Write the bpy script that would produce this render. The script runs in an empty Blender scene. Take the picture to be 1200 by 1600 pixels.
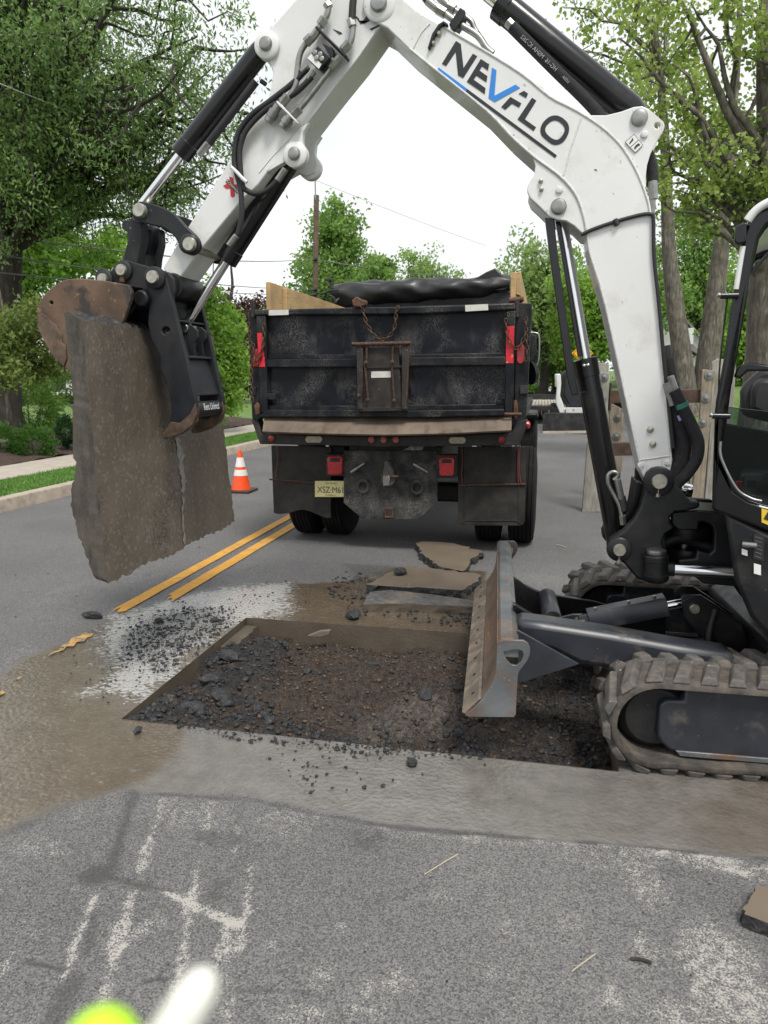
import bpy, bmesh, math, random
import numpy as np
from mathutils import Vector, Matrix
random.seed(7); rng = np.random.default_rng(7)
S = bpy.context.scene
COL = S.collection
R_ = math.radians

# ------------------------------------------------------------------ camera, sky, sun, exposure
CAM_H, FPX, HOR, VPX = 1.6, 1150.0, 588.0, 850.0        # eye height, focal length in photo pixels, horizon row, column the road runs to
PITCH = math.atan((800 - HOR) / FPX)
YAW = math.atan((VPX - 600) / FPX * math.cos(PITCH))
cam_d = bpy.data.cameras.new('camera'); cam = bpy.data.objects.new('camera', cam_d); COL.objects.link(cam)
cam.location = (0, 0, CAM_H)
cam.rotation_euler = (math.pi / 2 - PITCH, 0, YAW)
cam_d.sensor_fit = 'HORIZONTAL'; cam_d.sensor_width = 36.0; cam_d.lens = 36.0 * FPX / 1200
cam_d.clip_start = 0.02; cam_d.clip_end = 2000
cam_d.dof.use_dof = True; cam_d.dof.focus_distance = 4.0; cam_d.dof.aperture_fstop = 9.0
S.camera = cam

SUN_EL, SUN_AZ = R_(58), R_(150)
w = bpy.data.worlds.new('World'); S.world = w; w.use_nodes = True
nt = w.node_tree; nt.nodes.clear()
def wn(t, **k):
    n = nt.nodes.new(t)
    for a, b in k.items(): setattr(n, a, b)
    return n
wo = wn('ShaderNodeOutputWorld'); wb = wn('ShaderNodeBackground')
sky = wn('ShaderNodeTexSky', sky_type='NISHITA', sun_disc=False, sun_elevation=SUN_EL, sun_rotation=SUN_AZ)
tc = wn('ShaderNodeTexCoord'); mp = wn('ShaderNodeMapping'); mp.inputs['Scale'].default_value = (1.0, 1.0, 2.6)
nz = wn('ShaderNodeTexNoise'); nz.inputs['Scale'].default_value = 2.3; nz.inputs['Detail'].default_value = 6
cr = wn('ShaderNodeValToRGB')
cr.color_ramp.elements[0].position = .33; cr.color_ramp.elements[0].color = (4.3, 4.45, 4.7, 1)
cr.color_ramp.elements[1].position = .66; cr.color_ramp.elements[1].color = (5.75, 5.8, 5.85, 1)
mx = wn('ShaderNodeMixRGB'); mx.inputs['Fac'].default_value = .93
nt.links.new(tc.outputs['Generated'], mp.inputs['Vector']); nt.links.new(mp.outputs[0], nz.inputs['Vector'])
nt.links.new(nz.outputs['Fac'], cr.inputs['Fac'])
nt.links.new(sky.outputs[0], mx.inputs[1]); nt.links.new(cr.outputs[0], mx.inputs[2])
nt.links.new(mx.outputs[0], wb.inputs['Color']); wb.inputs['Strength'].default_value = 0.10
nt.links.new(wb.outputs[0], wo.inputs['Surface'])
sd = bpy.data.lights.new('sun', 'SUN'); sd.energy = 1.5; sd.angle = R_(16); sd.color = (1, .96, .9)
so = bpy.data.objects.new('sun', sd); COL.objects.link(so)
so.rotation_euler = (math.pi / 2 - SUN_EL, 0, math.pi - SUN_AZ)
S.view_settings.view_transform = 'Standard'; S.view_settings.look = 'None'
S.view_settings.exposure = 1.08; S.view_settings.gamma = 1

# ------------------------------------------------------------------ surveying helpers: a sight line through the photo meets a plane of known distance
_F = np.array([-math.sin(YAW) * math.cos(PITCH), math.cos(YAW) * math.cos(PITCH), -math.sin(PITCH)])
_R = np.array([math.cos(YAW), math.sin(YAW), 0.0]); _U = np.cross(_R, _F); _C = np.array([0, 0, CAM_H])
def sight(x, y): return _F + _R * (x - 600) / FPX - _U * (y - 800) / FPX
def G(x, y, z=0.0):
    d = sight(x, y); return Vector(_C + d * ((z - CAM_H) / d[2]))
class Fr:                                                # an upright reference plane turned by a about z, through (ox, oy)
    def __init__(s, ox, oy, a):
        s.o = np.array([ox, oy, 0.0]); s.u = np.array([math.cos(a), math.sin(a), 0]); s.n = np.array([-math.sin(a), math.cos(a), 0])
    def at(s, x, y, v):
        d = sight(x, y); t = ((s.o + s.n * v - _C) @ s.n) / (d @ s.n); return Vector(_C + d * t)
    def p(s, uu, v, z): return Vector(s.o + s.u * uu + s.n * v + np.array([0, 0, z]))
FB = Fr(0, 0, 0)                                         # boom and arm, truck: planes square to the road
FU = Fr(0.44, 2.92, R_(3.5))                             # undercarriage
FH = Fr(0.70, 3.15, R_(-12))                             # house and cab
def at(x, y, Y): return FB.at(x, y, Y)

# ------------------------------------------------------------------ materials
M = {}
def nodes(name):
    m = bpy.data.materials.new(name); m.use_nodes = True; t = m.node_tree; b = t.nodes['Principled BSDF']; M[name] = m
    def N(ty, **k):
        n = t.nodes.new(ty)
        for a, v in k.items():
            if a in n.inputs: n.inputs[a].default_value = v
            else: setattr(n, a, v)
        return n
    return m, t, b, N
def ramp(N, t, src, p0, p1, c0=(0,0,0,1), c1=(1,1,1,1)):
    r = N('ShaderNodeValToRGB'); e = r.color_ramp.elements
    e[0].position = p0; e[1].position = p1; e[0].color = c0; e[1].color = c1
    t.links.new(src, r.inputs['Fac']); return r
def c4(c): return (c[0], c[1], c[2], 1)
def mat(name, col, rough=.5, metal=0, var=.25, vs=6, dirt=None, da=(.5, .7), ds=9, dr=.9, stretch=(1, 1, 1), bump=0, bs=60, coat=0, fine=None, fa=(.6, .72), fs=90, spec=.5, gate=None):
    m, t, b, N = nodes(name); L = t.links.new
    g = N('ShaderNodeNewGeometry'); mpn = N('ShaderNodeMapping', Scale=stretch); L(g.outputs['Position'], mpn.inputs['Vector'])
    n1 = N('ShaderNodeTexNoise', Scale=vs, Detail=5.0); L(g.outputs['Position'], n1.inputs['Vector'])
    r1 = ramp(N, t, n1.outputs['Fac'], .3, .7, c4([x * (1 - var) for x in col]), c4([min(1, x * (1 + var)) for x in col]))
    cur = r1.outputs[0]; b.inputs['Roughness'].default_value = rough
    if dirt:
        n2 = N('ShaderNodeTexNoise', Scale=ds, Detail=8.0, Roughness=.65); L(mpn.outputs[0], n2.inputs['Vector'])
        r2 = ramp(N, t, n2.outputs['Fac'], *da)
        mxx = N('ShaderNodeMixRGB'); L(r2.outputs[0], mxx.inputs['Fac']); L(cur, mxx.inputs[1]); mxx.inputs[2].default_value = c4(dirt); cur = mxx.outputs[0]
        mr = N('ShaderNodeMapRange'); mr.inputs['To Min'].default_value = rough; mr.inputs['To Max'].default_value = dr
        L(r2.outputs[0], mr.inputs['Value']); L(mr.outputs[0], b.inputs['Roughness'])
    if fine:
        n3 = N('ShaderNodeTexNoise', Scale=fs, Detail=3.0); L(mpn.outputs[0], n3.inputs['Vector'])
        r3 = ramp(N, t, n3.outputs['Fac'], *fa); ff = r3.outputs[0]
        if gate:
            n6 = N('ShaderNodeTexNoise', Scale=gate, Detail=4.0); L(g.outputs['Position'], n6.inputs['Vector']); r6 = ramp(N, t, n6.outputs['Fac'], .46, .68); mg = N('ShaderNodeMath', operation='MULTIPLY'); L(ff, mg.inputs[0]); L(r6.outputs[0], mg.inputs[1]); ff = mg.outputs[0]
        mxx = N('ShaderNodeMixRGB'); L(ff, mxx.inputs['Fac']); L(cur, mxx.inputs[1]); mxx.inputs[2].default_value = c4(fine); cur = mxx.outputs[0]
    L(cur, b.inputs['Base Color']); b.inputs['Metallic'].default_value = metal; b.inputs['Coat Weight'].default_value = coat
    b.inputs['Specular IOR Level'].default_value = spec
    if bump:
        n4 = N('ShaderNodeTexNoise', Scale=bs, Detail=6.0); L(mpn.outputs[0], n4.inputs['Vector'])
        bp = N('ShaderNodeBump', Strength=bump, Distance=.01); L(n4.outputs['Fac'], bp.inputs['Height']); L(bp.outputs[0], b.inputs['Normal'])
    return m
def leafmat(name, c0, c1):
    m, t, b, N = nodes(name); L = t.links.new
    a = N('ShaderNodeAttribute', attribute_name='tint'); sp = N('ShaderNodeSeparateColor'); L(a.outputs['Color'], sp.inputs[0])
    r = ramp(N, t, sp.outputs[0], 0, 1, c4(c0), c4(c1)); L(r.outputs[0], b.inputs['Base Color']); b.inputs['Roughness'].default_value = .55
    tr = N('ShaderNodeBsdfTranslucent'); hs = N('ShaderNodeHueSaturation', Value=1.25, Saturation=1.05); L(r.outputs[0], hs.inputs['Color']); L(hs.outputs[0], tr.inputs['Color'])
    ms = N('ShaderNodeMixShader'); ms.inputs[0].default_value = .5
    o = t.nodes['Material Output']; L(b.outputs[0], ms.inputs[1]); L(tr.outputs[0], ms.inputs[2]); L(ms.outputs[0], o.inputs['Surface'])
    return m

mat('white_paint', (.68, .68, .67), .36, var=.05, vs=2.5, dirt=(.50, .47, .42), da=(.54, .84), ds=5, dr=.6, coat=.25, bump=.05, bs=25, fine=(.30, .27, .23), fa=(.69, .76), fs=42)
mat('weld', (.62, .62, .61), .5, var=.1, vs=60, bump=.4, bs=220)
mat('black_paint', (.009, .0095, .011), .40, var=.4, vs=9, dirt=(.036, .033, .029), da=(.52, .82), ds=6, dr=.75, bump=.06, bs=30, fine=(.13, .12, .11), fa=(.70, .78), fs=130, spec=.4)
mat('black_gloss', (.007, .007, .008), .24, var=.3, vs=9, dirt=(.022, .021, .02), da=(.55, .85), ds=5, dr=.55, coat=.15, spec=.4)
mat('thumb_paint', (.010, .012, .016), .45, var=.4, vs=8, dirt=(.028, .027, .026), da=(.45, .75), ds=5, dr=.8, stretch=(1, 1, .5), fine=(.16, .15, .14), fa=(.70, .78), fs=70, bump=.08, bs=40, spec=.35)
mat('blue_black', (.023, .026, .033), .36, var=.3, vs=8, dirt=(.12, .10, .08), da=(.56, .78), ds=7, dr=.8, fine=(.2, .18, .15), fa=(.72, .78), fs=90)
mat('rubber', (.014, .014, .015), .6, var=.3, vs=20)
mat('track_rubber', (.055, .049, .043), .78, var=.35, vs=20, dirt=(.135, .112, .088), da=(.44, .70), ds=11, dr=.95, bump=.35, bs=70)
mat('track_lug', (.085, .078, .072), .7, var=.3, vs=30, dirt=(.16, .137, .11), da=(.48, .70), ds=16, dr=.95, bump=.3, bs=90, fine=(.45, .43, .40), fa=(.68, .75), fs=45)
mat('chrome', (.78, .78, .78), .12, 1.0, var=.05)
mat('zinc', (.30, .30, .285), .36, .9, var=.2, vs=30)
mat('pin_steel', (.42, .40, .34), .35, .8, var=.25, vs=40)
mat('blade_steel', (.155, .165, .17), .42, .45, var=.3, vs=7, dirt=(.20, .105, .055), da=(.50, .68), ds=6, dr=.8, stretch=(1, .45, 1.3), fine=(.30, .24, .18), fa=(.64, .74), fs=40, bump=.12, bs=60)
mat('blade_face', (.17, .125, .095), .5, .25, var=.35, vs=6, dirt=(.24, .13, .075), da=(.42, .68), ds=5, dr=.85, stretch=(1, .3, 1.5), fine=(.30, .27, .23), fa=(.62, .72), fs=34, bump=.12, bs=60)
mat('cutting_edge', (.22, .185, .15), .48, .4, var=.3, vs=9, dirt=(.36, .28, .2), da=(.5, .68), ds=12, dr=.8, bump=.15, bs=70)
mat('rust_bucket', (.115, .072, .048), .75, .1, var=.4, vs=7, dirt=(.035, .028, .025), da=(.52, .58), ds=3.1, dr=.6, fine=(.30, .17, .09), fa=(.62, .74), fs=26, bump=.15, bs=60)
mat('rust', (.11, .055, .033), .8, .2, var=.5, vs=25, bump=.3, bs=120)
mat('thumb_tip', (.10, .065, .045), .6, .3, var=.5, vs=18, bump=.2)
mat('nf_black', (.012, .014, .018), .45, var=.2)
mat('nf_blue', (.02, .21, .62), .45, var=.06)
mat('decal_white', (.72, .72, .70), .5, var=.05)
mat('decal_red', (.48, .02, .015), .5, var=.1)
mat('decal_yellow', (.75, .50, .03), .5, var=.05)
mat('label_black', (.02, .02, .022), .5, var=.3)
mat('fabric_sleeve', (.014, .014, .016), .85, var=.4, vs=40, bump=.5, bs=200)
mat('paint_scribble', (.8, .8, .78), .6, var=.05)
mat('truck_black', (.006, .007, .010), .42, var=.5, vs=5, dirt=(.034, .033, .032), da=(.5, .8), ds=5, dr=.8, stretch=(1.2, 1, .6), fine=(.20, .19, .18), fa=(.48, .74), fs=160, gate=4.0, bump=.2, bs=14, spec=.25)
mat('truck_panel', (.0065, .0075, .012), .36, var=.5, vs=4, dirt=(.075, .072, .068), da=(.53, .78), ds=3.0, dr=.9, stretch=(1.3, 1, .55), fine=(.20, .195, .185), fa=(.44, .72), fs=150, gate=3.2, bump=.45, bs=6, spec=.25)
mat('truck_frame', (.011, .011, .012), .6, var=.4, vs=6, dirt=(.05, .045, .039), da=(.45, .7), ds=6, dr=.9, fine=(.13, .12, .11), fa=(.66, .76), fs=120)
mat('hitch_plate', (.011, .011, .012), .7, var=.5, vs=8, dirt=(.07, .066, .06), da=(.42, .72), ds=8, dr=.95, fine=(.22, .21, .19), fa=(.42, .70), fs=170, gate=5.0, bump=.2)
mat('apron', (.145, .113, .084), .75, .1, var=.3, vs=5, dirt=(.085, .055, .04), da=(.5, .72), ds=5, stretch=(2, 1, .5), bump=.1)
mat('chute', (.022, .018, .016), .6, .1, var=.5, vs=10, dirt=(.055, .046, .038), da=(.5, .7), ds=9, fine=(.22, .2, .17), fa=(.68, .74), fs=50)
mat('chain_rust', (.085, .048, .032), .7, .4, var=.6, vs=60)
mat('mudflap', (.011, .0105, .010), .7, var=.35, vs=5, dirt=(.052, .045, .038), da=(.42, .72), ds=5, dr=.9, bump=.12, bs=14)
mat('tyre', (.006, .006, .006), .85, var=.4, vs=20, dirt=(.018, .016, .015), da=(.5, .75), ds=7, spec=.25)
mat('lamp_red', (.42, .012, .015), .25, var=.25, vs=15, coat=.4, dirt=(.10, .03, .025), da=(.5, .75), ds=14)
mat('lamp_red_dusty', (.40, .10, .09), .6, var=.25, vs=30)
mat('lamp_amber', (.38, .34, .24), .5, var=.2, vs=30)
mat('reflector_red', (.62, .015, .03), .35, var=.12, vs=30, fine=(.7, .35, .33), fa=(.66, .72), fs=26)
mat('reflector_white', (.58, .56, .51), .5, var=.1, vs=20, dirt=(.2, .19, .17), da=(.58, .74), ds=16)
mat('wire_red', (.12, .03, .02), .6)
mat('plate_yellow', (.55, .50, .24), .5, var=.1, vs=20)
mat('tarp', (.008, .008, .009), .45, var=.4, vs=4, bump=.35, bs=9, coat=.1)
mat('lumber', (.43, .29, .135), .7, var=.22, vs=4, stretch=(1, 1, 14), dirt=(.30, .19, .09), da=(.52, .68), ds=7, bump=.15, bs=20)
mat('lumber_end', (.36, .22, .09), .8, var=.3, vs=22)
mat('old_timber', (.27, .225, .17), .85, var=.3, vs=5, stretch=(9, 9, .8), dirt=(.15, .115, .08), da=(.45, .7), ds=5, bump=.3, bs=14, fine=(.4, .36, .3), fa=(.6, .72), fs=9)
mat('grey_timber', (.30, .285, .25), .85, var=.25, vs=5, stretch=(9, 9, .8), dirt=(.17, .15, .12), da=(.45, .7), ds=5, bump=.3, bs=14)
mat('deck_plank', (.42, .37, .31), .85, var=.2, vs=9, dirt=(.26, .22, .18), da=(.5, .7), ds=6)
mat('cone_orange', (.85, .085, .012), .45, var=.06, vs=10, dirt=(.3, .07, .03), da=(.66, .85), ds=14)
mat('cone_white', (.74, .73, .70), .45, var=.05, vs=20)
mat('cone_base', (.05, .03, .025), .7)
mat('kerb_stone', (.38, .32, .26), .85, var=.18, vs=6, dirt=(.22, .18, .14), da=(.52, .72), ds=7, bump=.2, bs=50)
mat('walk', (.38, .335, .28), .88, var=.12, vs=5, dirt=(.34, .29, .23), da=(.55, .72), ds=6, bump=.12, bs=60)
mat('mulch', (.045, .027, .02), .95, var=.5, vs=28, fine=(.14, .09, .06), fa=(.58, .68), fs=70, bump=.9, bs=60)
mat('soil', (.10, .075, .05), .95, var=.3, vs=4, bump=.5, bs=30)
mat('lawn', (.105, .185, .035), .9, var=.25, vs=2.2, dirt=(.19, .22, .055), da=(.5, .7), ds=1.1, bump=.7, bs=70, fine=(.06, .12, .02), fa=(.5, .65), fs=40)
mat('grass_blade', (.095, .21, .03), .7, var=.3, vs=8)
mat('slab_face', (.110, .088, .066), .6, var=.22, vs=2.2, dirt=(.140, .113, .086), da=(.36, .70), ds=3.5, stretch=(1, 1.3, .45), dr=.36, bump=.0)
mat('slab_mud', (.165, .133, .098), .42, var=.12, vs=5, bump=.1, bs=20)
mat('asphalt_broken', (.022, .022, .024), .85, var=.5, vs=40, dirt=(.085, .08, .072), da=(.5, .7), ds=30, bump=.9, bs=90)
mat('slab_side', (.082, .070, .056), .55, var=.2, vs=5, dirt=(.035, .031, .027), da=(.46, .7), ds=7, stretch=(3, 1, .8), bump=.4, bs=70)
mat('line_worn', (.50, .29, .07), .75, var=.2, vs=9, dirt=(.20, .155, .11), da=(.42, .56), ds=22)
mat('wear_plate', (.15, .10, .068), .7, .1, var=.35, vs=12, dirt=(.08, .055, .04), da=(.45, .6), ds=8, bump=.2, bs=50)
mat('cut_face', (.095, .076, .056), .55, var=.2, vs=6, dirt=(.085, .066, .05), da=(.5, .72), ds=9, bump=.3, bs=70)
mat('lump', (.026, .026, .028), .7, var=.5, vs=30, bump=.8, bs=110, fine=(.11, .105, .10), fa=(.6, .7), fs=90)
mat('pebble', (.085, .058, .042), .85, var=.9, vs=40, bump=.4, bs=80)
mat('line_yellow', (.56, .28, .035), .7, var=.12, vs=9, dirt=(.24, .18, .12), da=(.56, .72), ds=14, fine=(.3, .2, .08), fa=(.62, .7), fs=120)
mat('bark_grey', (.135, .118, .095), .95, var=.35, vs=5, stretch=(1, 1, .22), dirt=(.06, .052, .04), da=(.45, .62), ds=16, bump=1.0, bs=20, fine=(.2, .19, .16), fa=(.6, .7), fs=12)
mat('bark_dark', (.05, .042, .034), .95, var=.4, vs=5, stretch=(1, 1, .25), dirt=(.025, .021, .018), da=(.45, .62), ds=12, bump=1.0, bs=16)
mat('pole_wood', (.13, .085, .062), .9, var=.3, vs=4, stretch=(6, 6, .4), dirt=(.07, .05, .04), da=(.45, .7), ds=4)
mat('wire', (.13, .13, .135), .6)
mat('wire_pale', (.45, .45, .46), .6)
mat('house_white', (.70, .70, .70), .6, var=.05)
mat('house_dark', (.16, .16, .17), .7, var=.2)
mat('roof_grey', (.20, .19, .19), .9, var=.25, vs=3, bump=.3, bs=12)
mat('window_dark', (.03, .035, .04), .15)
mat('loader_white', (.66, .66, .64), .4, var=.06)
mat('sign_orange', (.90, .42, .01), .5, var=.05)
mat('lime', (.50, .86, .03), .4, var=.05)
mat('offwhite', (.78, .77, .70), .4, var=.06)
mat('seat_black', (.018, .018, .02), .5, var=.3, vs=15, coat=.1)
mat('red_part', (.40, .02, .02), .4)
mat('tarp_pale', (.10, .10, .105), .4, bump=.3, bs=12)
mat('rust_dark', (.075, .045, .034), .7, .3, var=.4, vs=12, dirt=(.16, .09, .06), da=(.55, .7), ds=8)
mat('led_top', (.085, .083, .08), .9, var=.4, vs=30, dirt=(.17, .135, .10), da=(.5, .65), ds=8, bump=.7, bs=90)
mat('print_grey', (.30, .30, .29), .7)
mat('band_purple', (.42, .30, .62), .6)
mat('band_green', (.03, .16, .12), .6)
mat('drip', (.22, .205, .185), .6, var=.25, vs=40, bump=.3)
mat('straw', (.45, .38, .26), .9, var=.2)
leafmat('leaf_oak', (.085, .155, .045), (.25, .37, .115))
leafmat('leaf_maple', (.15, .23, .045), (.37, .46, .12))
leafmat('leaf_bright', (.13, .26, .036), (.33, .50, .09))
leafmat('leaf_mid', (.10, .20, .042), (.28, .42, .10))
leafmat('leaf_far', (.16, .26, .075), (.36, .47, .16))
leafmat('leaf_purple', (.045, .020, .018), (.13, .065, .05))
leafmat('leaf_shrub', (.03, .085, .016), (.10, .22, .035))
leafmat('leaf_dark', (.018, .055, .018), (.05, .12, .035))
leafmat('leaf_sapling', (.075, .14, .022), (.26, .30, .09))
def glass(name, col, rough=.02, mixf=.75):
    m, t, b, N = nodes(name); L = t.links.new
    tr = N('ShaderNodeBsdfTransparent'); tr.inputs[0].default_value = c4(col); gl = N('ShaderNodeBsdfGlossy', Roughness=rough); gl.inputs[0].default_value = (.8, .85, .85, 1)
    fr = N('ShaderNodeFresnel', IOR=1.45); ms = N('ShaderNodeMixShader'); L(fr.outputs[0], ms.inputs[0]); L(tr.outputs[0], ms.inputs[1]); L(gl.outputs[0], ms.inputs[2])
    L(ms.outputs[0], t.nodes['Material Output'].inputs['Surface']); return m
# rough underside of lifted asphalt: pits of several sizes, stones showing, streaks of wet mud
m = M['slab_face']; t = m.node_tree; b = t.nodes['Principled BSDF']; L = t.links.new
def NN(ty, **k):
    n = t.nodes.new(ty)
    for a, v in k.items():
        if a in n.inputs: n.inputs[a].default_value = v
        else: setattr(n, a, v)
    return n
g = NN('ShaderNodeNewGeometry'); cur = b.inputs['Base Color'].links[0].from_socket
big = NN('ShaderNodeTexNoise', Scale=2.6, Detail=4.0); L(g.outputs['Position'], big.inputs['Vector'])
vz = NN('ShaderNodeTexVoronoi', Scale=70.0); L(g.outputs['Position'], vz.inputs['Vector']); sv = NN('ShaderNodeSeparateColor'); L(vz.outputs['Color'], sv.inputs[0])
n5 = NN('ShaderNodeTexNoise', Scale=90.0, Detail=6.0, Roughness=.7); L(g.outputs['Position'], n5.inputs['Vector'])
ad = NN('ShaderNodeMath', operation='ADD'); L(n5.outputs['Fac'], ad.inputs[0]); mu = NN('ShaderNodeMath', operation='MULTIPLY'); L(big.outputs['Fac'], mu.inputs[0]); mu.inputs[1].default_value = .55; L(mu.outputs[0], ad.inputs[1])
r_p = ramp(NN, t, ad.outputs[0], .89, .97); mxx = NN('ShaderNodeMixRGB'); L(r_p.outputs[0], mxx.inputs['Fac']); L(cur, mxx.inputs[1]); mxx.inputs[2].default_value = (.020, .018, .017, 1)
r_s = ramp(NN, t, sv.outputs[0], .86, .92); mu2 = NN('ShaderNodeMath', operation='MULTIPLY'); L(r_s.outputs[0], mu2.inputs[0]); mu2.inputs[1].default_value = .55; mx2 = NN('ShaderNodeMixRGB'); L(mu2.outputs[0], mx2.inputs['Fac']); L(mxx.outputs[0], mx2.inputs[1]); mx2.inputs[2].default_value = (.20, .18, .155, 1)
L(mx2.outputs[0], b.inputs['Base Color'])
bpp = NN('ShaderNodeBump', Strength=.6, Distance=.006); L(ad.outputs[0], bpp.inputs['Height']); bpp.invert = True; L(bpp.outputs[0], b.inputs['Normal'])
glass('glass_tint', (.28, .36, .34)); glass('glass_clear', (.8, .86, .84))

# ------------------------------------------------------------------ object helpers
def tag(o, label, cat, group=None):
    o['label'] = label; o['category'] = cat
    if group: o['group'] = group
    return o
def thing(name, label, cat, loc=(0, 0, 0), group=None):
    o = bpy.data.objects.new(name, None); o.location = loc; COL.objects.link(o); o.empty_display_size = .2; o['_l'] = 1; del o['_l']
    return tag(o, label, cat, group)
def world_loc(p):
    l = Vector((0, 0, 0))
    while p: l = l + p.location; p = p.parent
    return l
def link(o, parent):
    COL.objects.link(o)
    if parent:
        o.parent = parent; o.location = -world_loc(parent)
    return o
def mk(name, vs, fs, m, parent=None, smooth=None, bevel=0, seg=2, solid=0):
    me = bpy.data.meshes.new(name); me.from_pydata([tuple(v) for v in vs], [], fs); me.update()
    return fin(name, me, m, parent, smooth, bevel, seg, solid)
def fin(name, me, m, parent=None, smooth=None, bevel=0, seg=2, solid=0):
    if isinstance(m, (list, tuple)):
        for k in m: me.materials.append(M[k])
    else: me.materials.append(M[m])
    if smooth is not None:
        me.shade_smooth(); me.set_sharp_from_angle(angle=R_(smooth))
    o = bpy.data.objects.new(name, me); link(o, parent)
    if bevel:
        b = o.modifiers.new('bevel', 'BEVEL'); b.width = bevel; b.segments = seg; b.limit_method = 'ANGLE'; b.angle_limit = R_(38); b.harden_normals = False
    return o
def struct(o): o['kind'] = 'structure'; return o
def stuff(o): o['kind'] = 'stuff'; return o
def cat_rom(pts, n=6, closed=False):
    P = [np.array(p, float) for p in pts]; out = []; k = len(P)
    rngi = range(k if closed else k - 1)
    for i in rngi:
        if closed: a, b, c, d = P[(i - 1) % k], P[i], P[(i + 1) % k], P[(i + 2) % k]
        else: a, b, c, d = P[max(i - 1, 0)], P[i], P[i + 1], P[min(i + 2, k - 1)]
        for j in range(n):
            t = j / n
            out.append(.5 * ((2 * b) + (-a + c) * t + (2 * a - 5 * b + 4 * c - d) * t * t + (-a + 3 * b - 3 * c + d) * t ** 3))
    if not closed: out.append(P[-1])
    return out
def prism(name, pts, vec, m, parent=None, bevel=.004, holes=(), smooth=35, seg=2):
    """outline pts (3-D, planar) pushed along vec; holes are outlines too"""
    bm = bmesh.new(); vec = Vector(vec)
    loops = [list(pts)] + [list(h) for h in holes]
    if holes:
        es = []
        for lp in loops:
            vv = [bm.verts.new(p) for p in lp]
            es += [bm.edges.new((vv[i], vv[(i + 1) % len(vv)])) for i in range(len(vv))]
        bmesh.ops.triangle_fill(bm, use_beauty=True, use_dissolve=True, edges=es)
    else:
        bm.faces.new([bm.verts.new(p) for p in loops[0]])
    r = bmesh.ops.extrude_face_region(bm, geom=bm.faces[:])
    bmesh.ops.translate(bm, vec=vec, verts=[g for g in r['geom'] if isinstance(g, bmesh.types.BMVert)])
    bmesh.ops.recalc_face_normals(bm, faces=bm.faces[:])
    me = bpy.data.meshes.new(name); bm.to_mesh(me); bm.free()
    return fin(name, me, m, parent, smooth, bevel, seg)
def plate(name, px, fr, v, t, m, parent=None, bevel=.004, holes=(), curve=0, smooth=35, sv=None):
    """outline sighted onto frame fr at depth v, made t thick away from the viewer"""
    sv = v if sv is None else sv; mv = Vector(fr.n) * (v - sv)
    P = [fr.at(x, y, sv) + mv for x, y in px]
    if curve: P = [Vector(q) for q in cat_rom(P, curve, True)]
    H = [[fr.at(x, y, sv) + mv for x, y in h] for h in holes]
    return prism(name, P, fr.n * t, m, parent, bevel, H, smooth)
def ring_px(cx, cy, r, n=20): return [(cx + r * math.cos(2 * math.pi * i / n), cy + r * math.sin(2 * math.pi * i / n)) for i in range(n)]
def frame_of(d):
    d = Vector(d).normalized(); a = Vector((0, 0, 1)) if abs(d.z) < .9 else Vector((1, 0, 0))
    x = d.cross(a).normalized(); return x, d.cross(x).normalized(), d
def lathe_geo(p0, p1, prof, n=20):
    """prof: list of (s along 0..1, radius)"""
    p0, p1 = Vector(p0), Vector(p1); x, y, d = frame_of(p1 - p0); vs, fs = [], []
    for s, r in prof:
        c = p0 + (p1 - p0) * s
        for i in range(n):
            a = 2 * math.pi * i / n; vs.append(c + (x * math.cos(a) + y * math.sin(a)) * r)
    for k in range(len(prof) - 1):
        for i in range(n):
            j = (i + 1) % n; fs.append((k * n + i, k * n + j, (k + 1) * n + j, (k + 1) * n + i))
    fs.append(tuple(range(n))[::-1]); fs.append(tuple(range((len(prof) - 1) * n, len(prof) * n)))
    return vs, fs
def lathe(name, p0, p1, prof, m, parent=None, n=20, smooth=40): return mk(name, *lathe_geo(p0, p1, prof, n), m, parent, smooth)
def rod(name, p0, p1, r, m, parent=None, n=18, ch=.12):
    L = max((Vector(p1) - Vector(p0)).length, 1e-6); e = min(r * ch / L, .2)
    return lathe(name, p0, p1, [(0, r * .88), (e, r), (1 - e, r), (1, r * .88)], m, parent, n)
def tube_geo(pts, r, n=10):
    P = [Vector(p) for p in pts]; k = len(P); rr = r if hasattr(r, '__len__') else [r] * k; vs, fs = [], []
    x = None
    for i in range(k):
        d = (P[min(i + 1, k - 1)] - P[max(i - 1, 0)]).normalized()
        if x is None: x = frame_of(d)[0]
        x = (x - d * x.dot(d)); x = x.normalized() if x.length > 1e-6 else frame_of(d)[0]; y = d.cross(x)
        for j in range(n):
            a = 2 * math.pi * j / n; vs.append(P[i] + (x * math.cos(a) + y * math.sin(a)) * rr[i])
    for i in range(k - 1):
        for j in range(n):
            q = (j + 1) % n; fs.append((i * n + j, i * n + q, (i + 1) * n + q, (i + 1) * n + j))
    fs.append(tuple(range(n))[::-1]); fs.append(tuple(range((k - 1) * n, k * n)))
    return vs, fs
def join_geo(parts):
    V, Fc = [], []
    for vs, fs in parts:
        o = len(V); V += list(vs); Fc += [tuple(i + o for i in f) for f in fs]
    return V, Fc
def hose(name, pts, r, m, parent=None, n=10, sm=6): return mk(name, *tube_geo(cat_rom(pts, sm), r, n), m, parent, 50)
def box_geo(c, sx, sy, sz, ux=(1, 0, 0), uy=(0, 1, 0), uz=(0, 0, 1)):
    c = Vector(c); ux, uy, uz = Vector(ux) * sx / 2, Vector(uy) * sy / 2, Vector(uz) * sz / 2
    vs = [c + ux * a + uy * b + uz * d for d in (-1, 1) for b in (-1, 1) for a in (-1, 1)]
    return vs, [(0, 2, 3, 1), (4, 5, 7, 6), (0, 1, 5, 4), (2, 6, 7, 3), (0, 4, 6, 2), (1, 3, 7, 5)]
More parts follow.
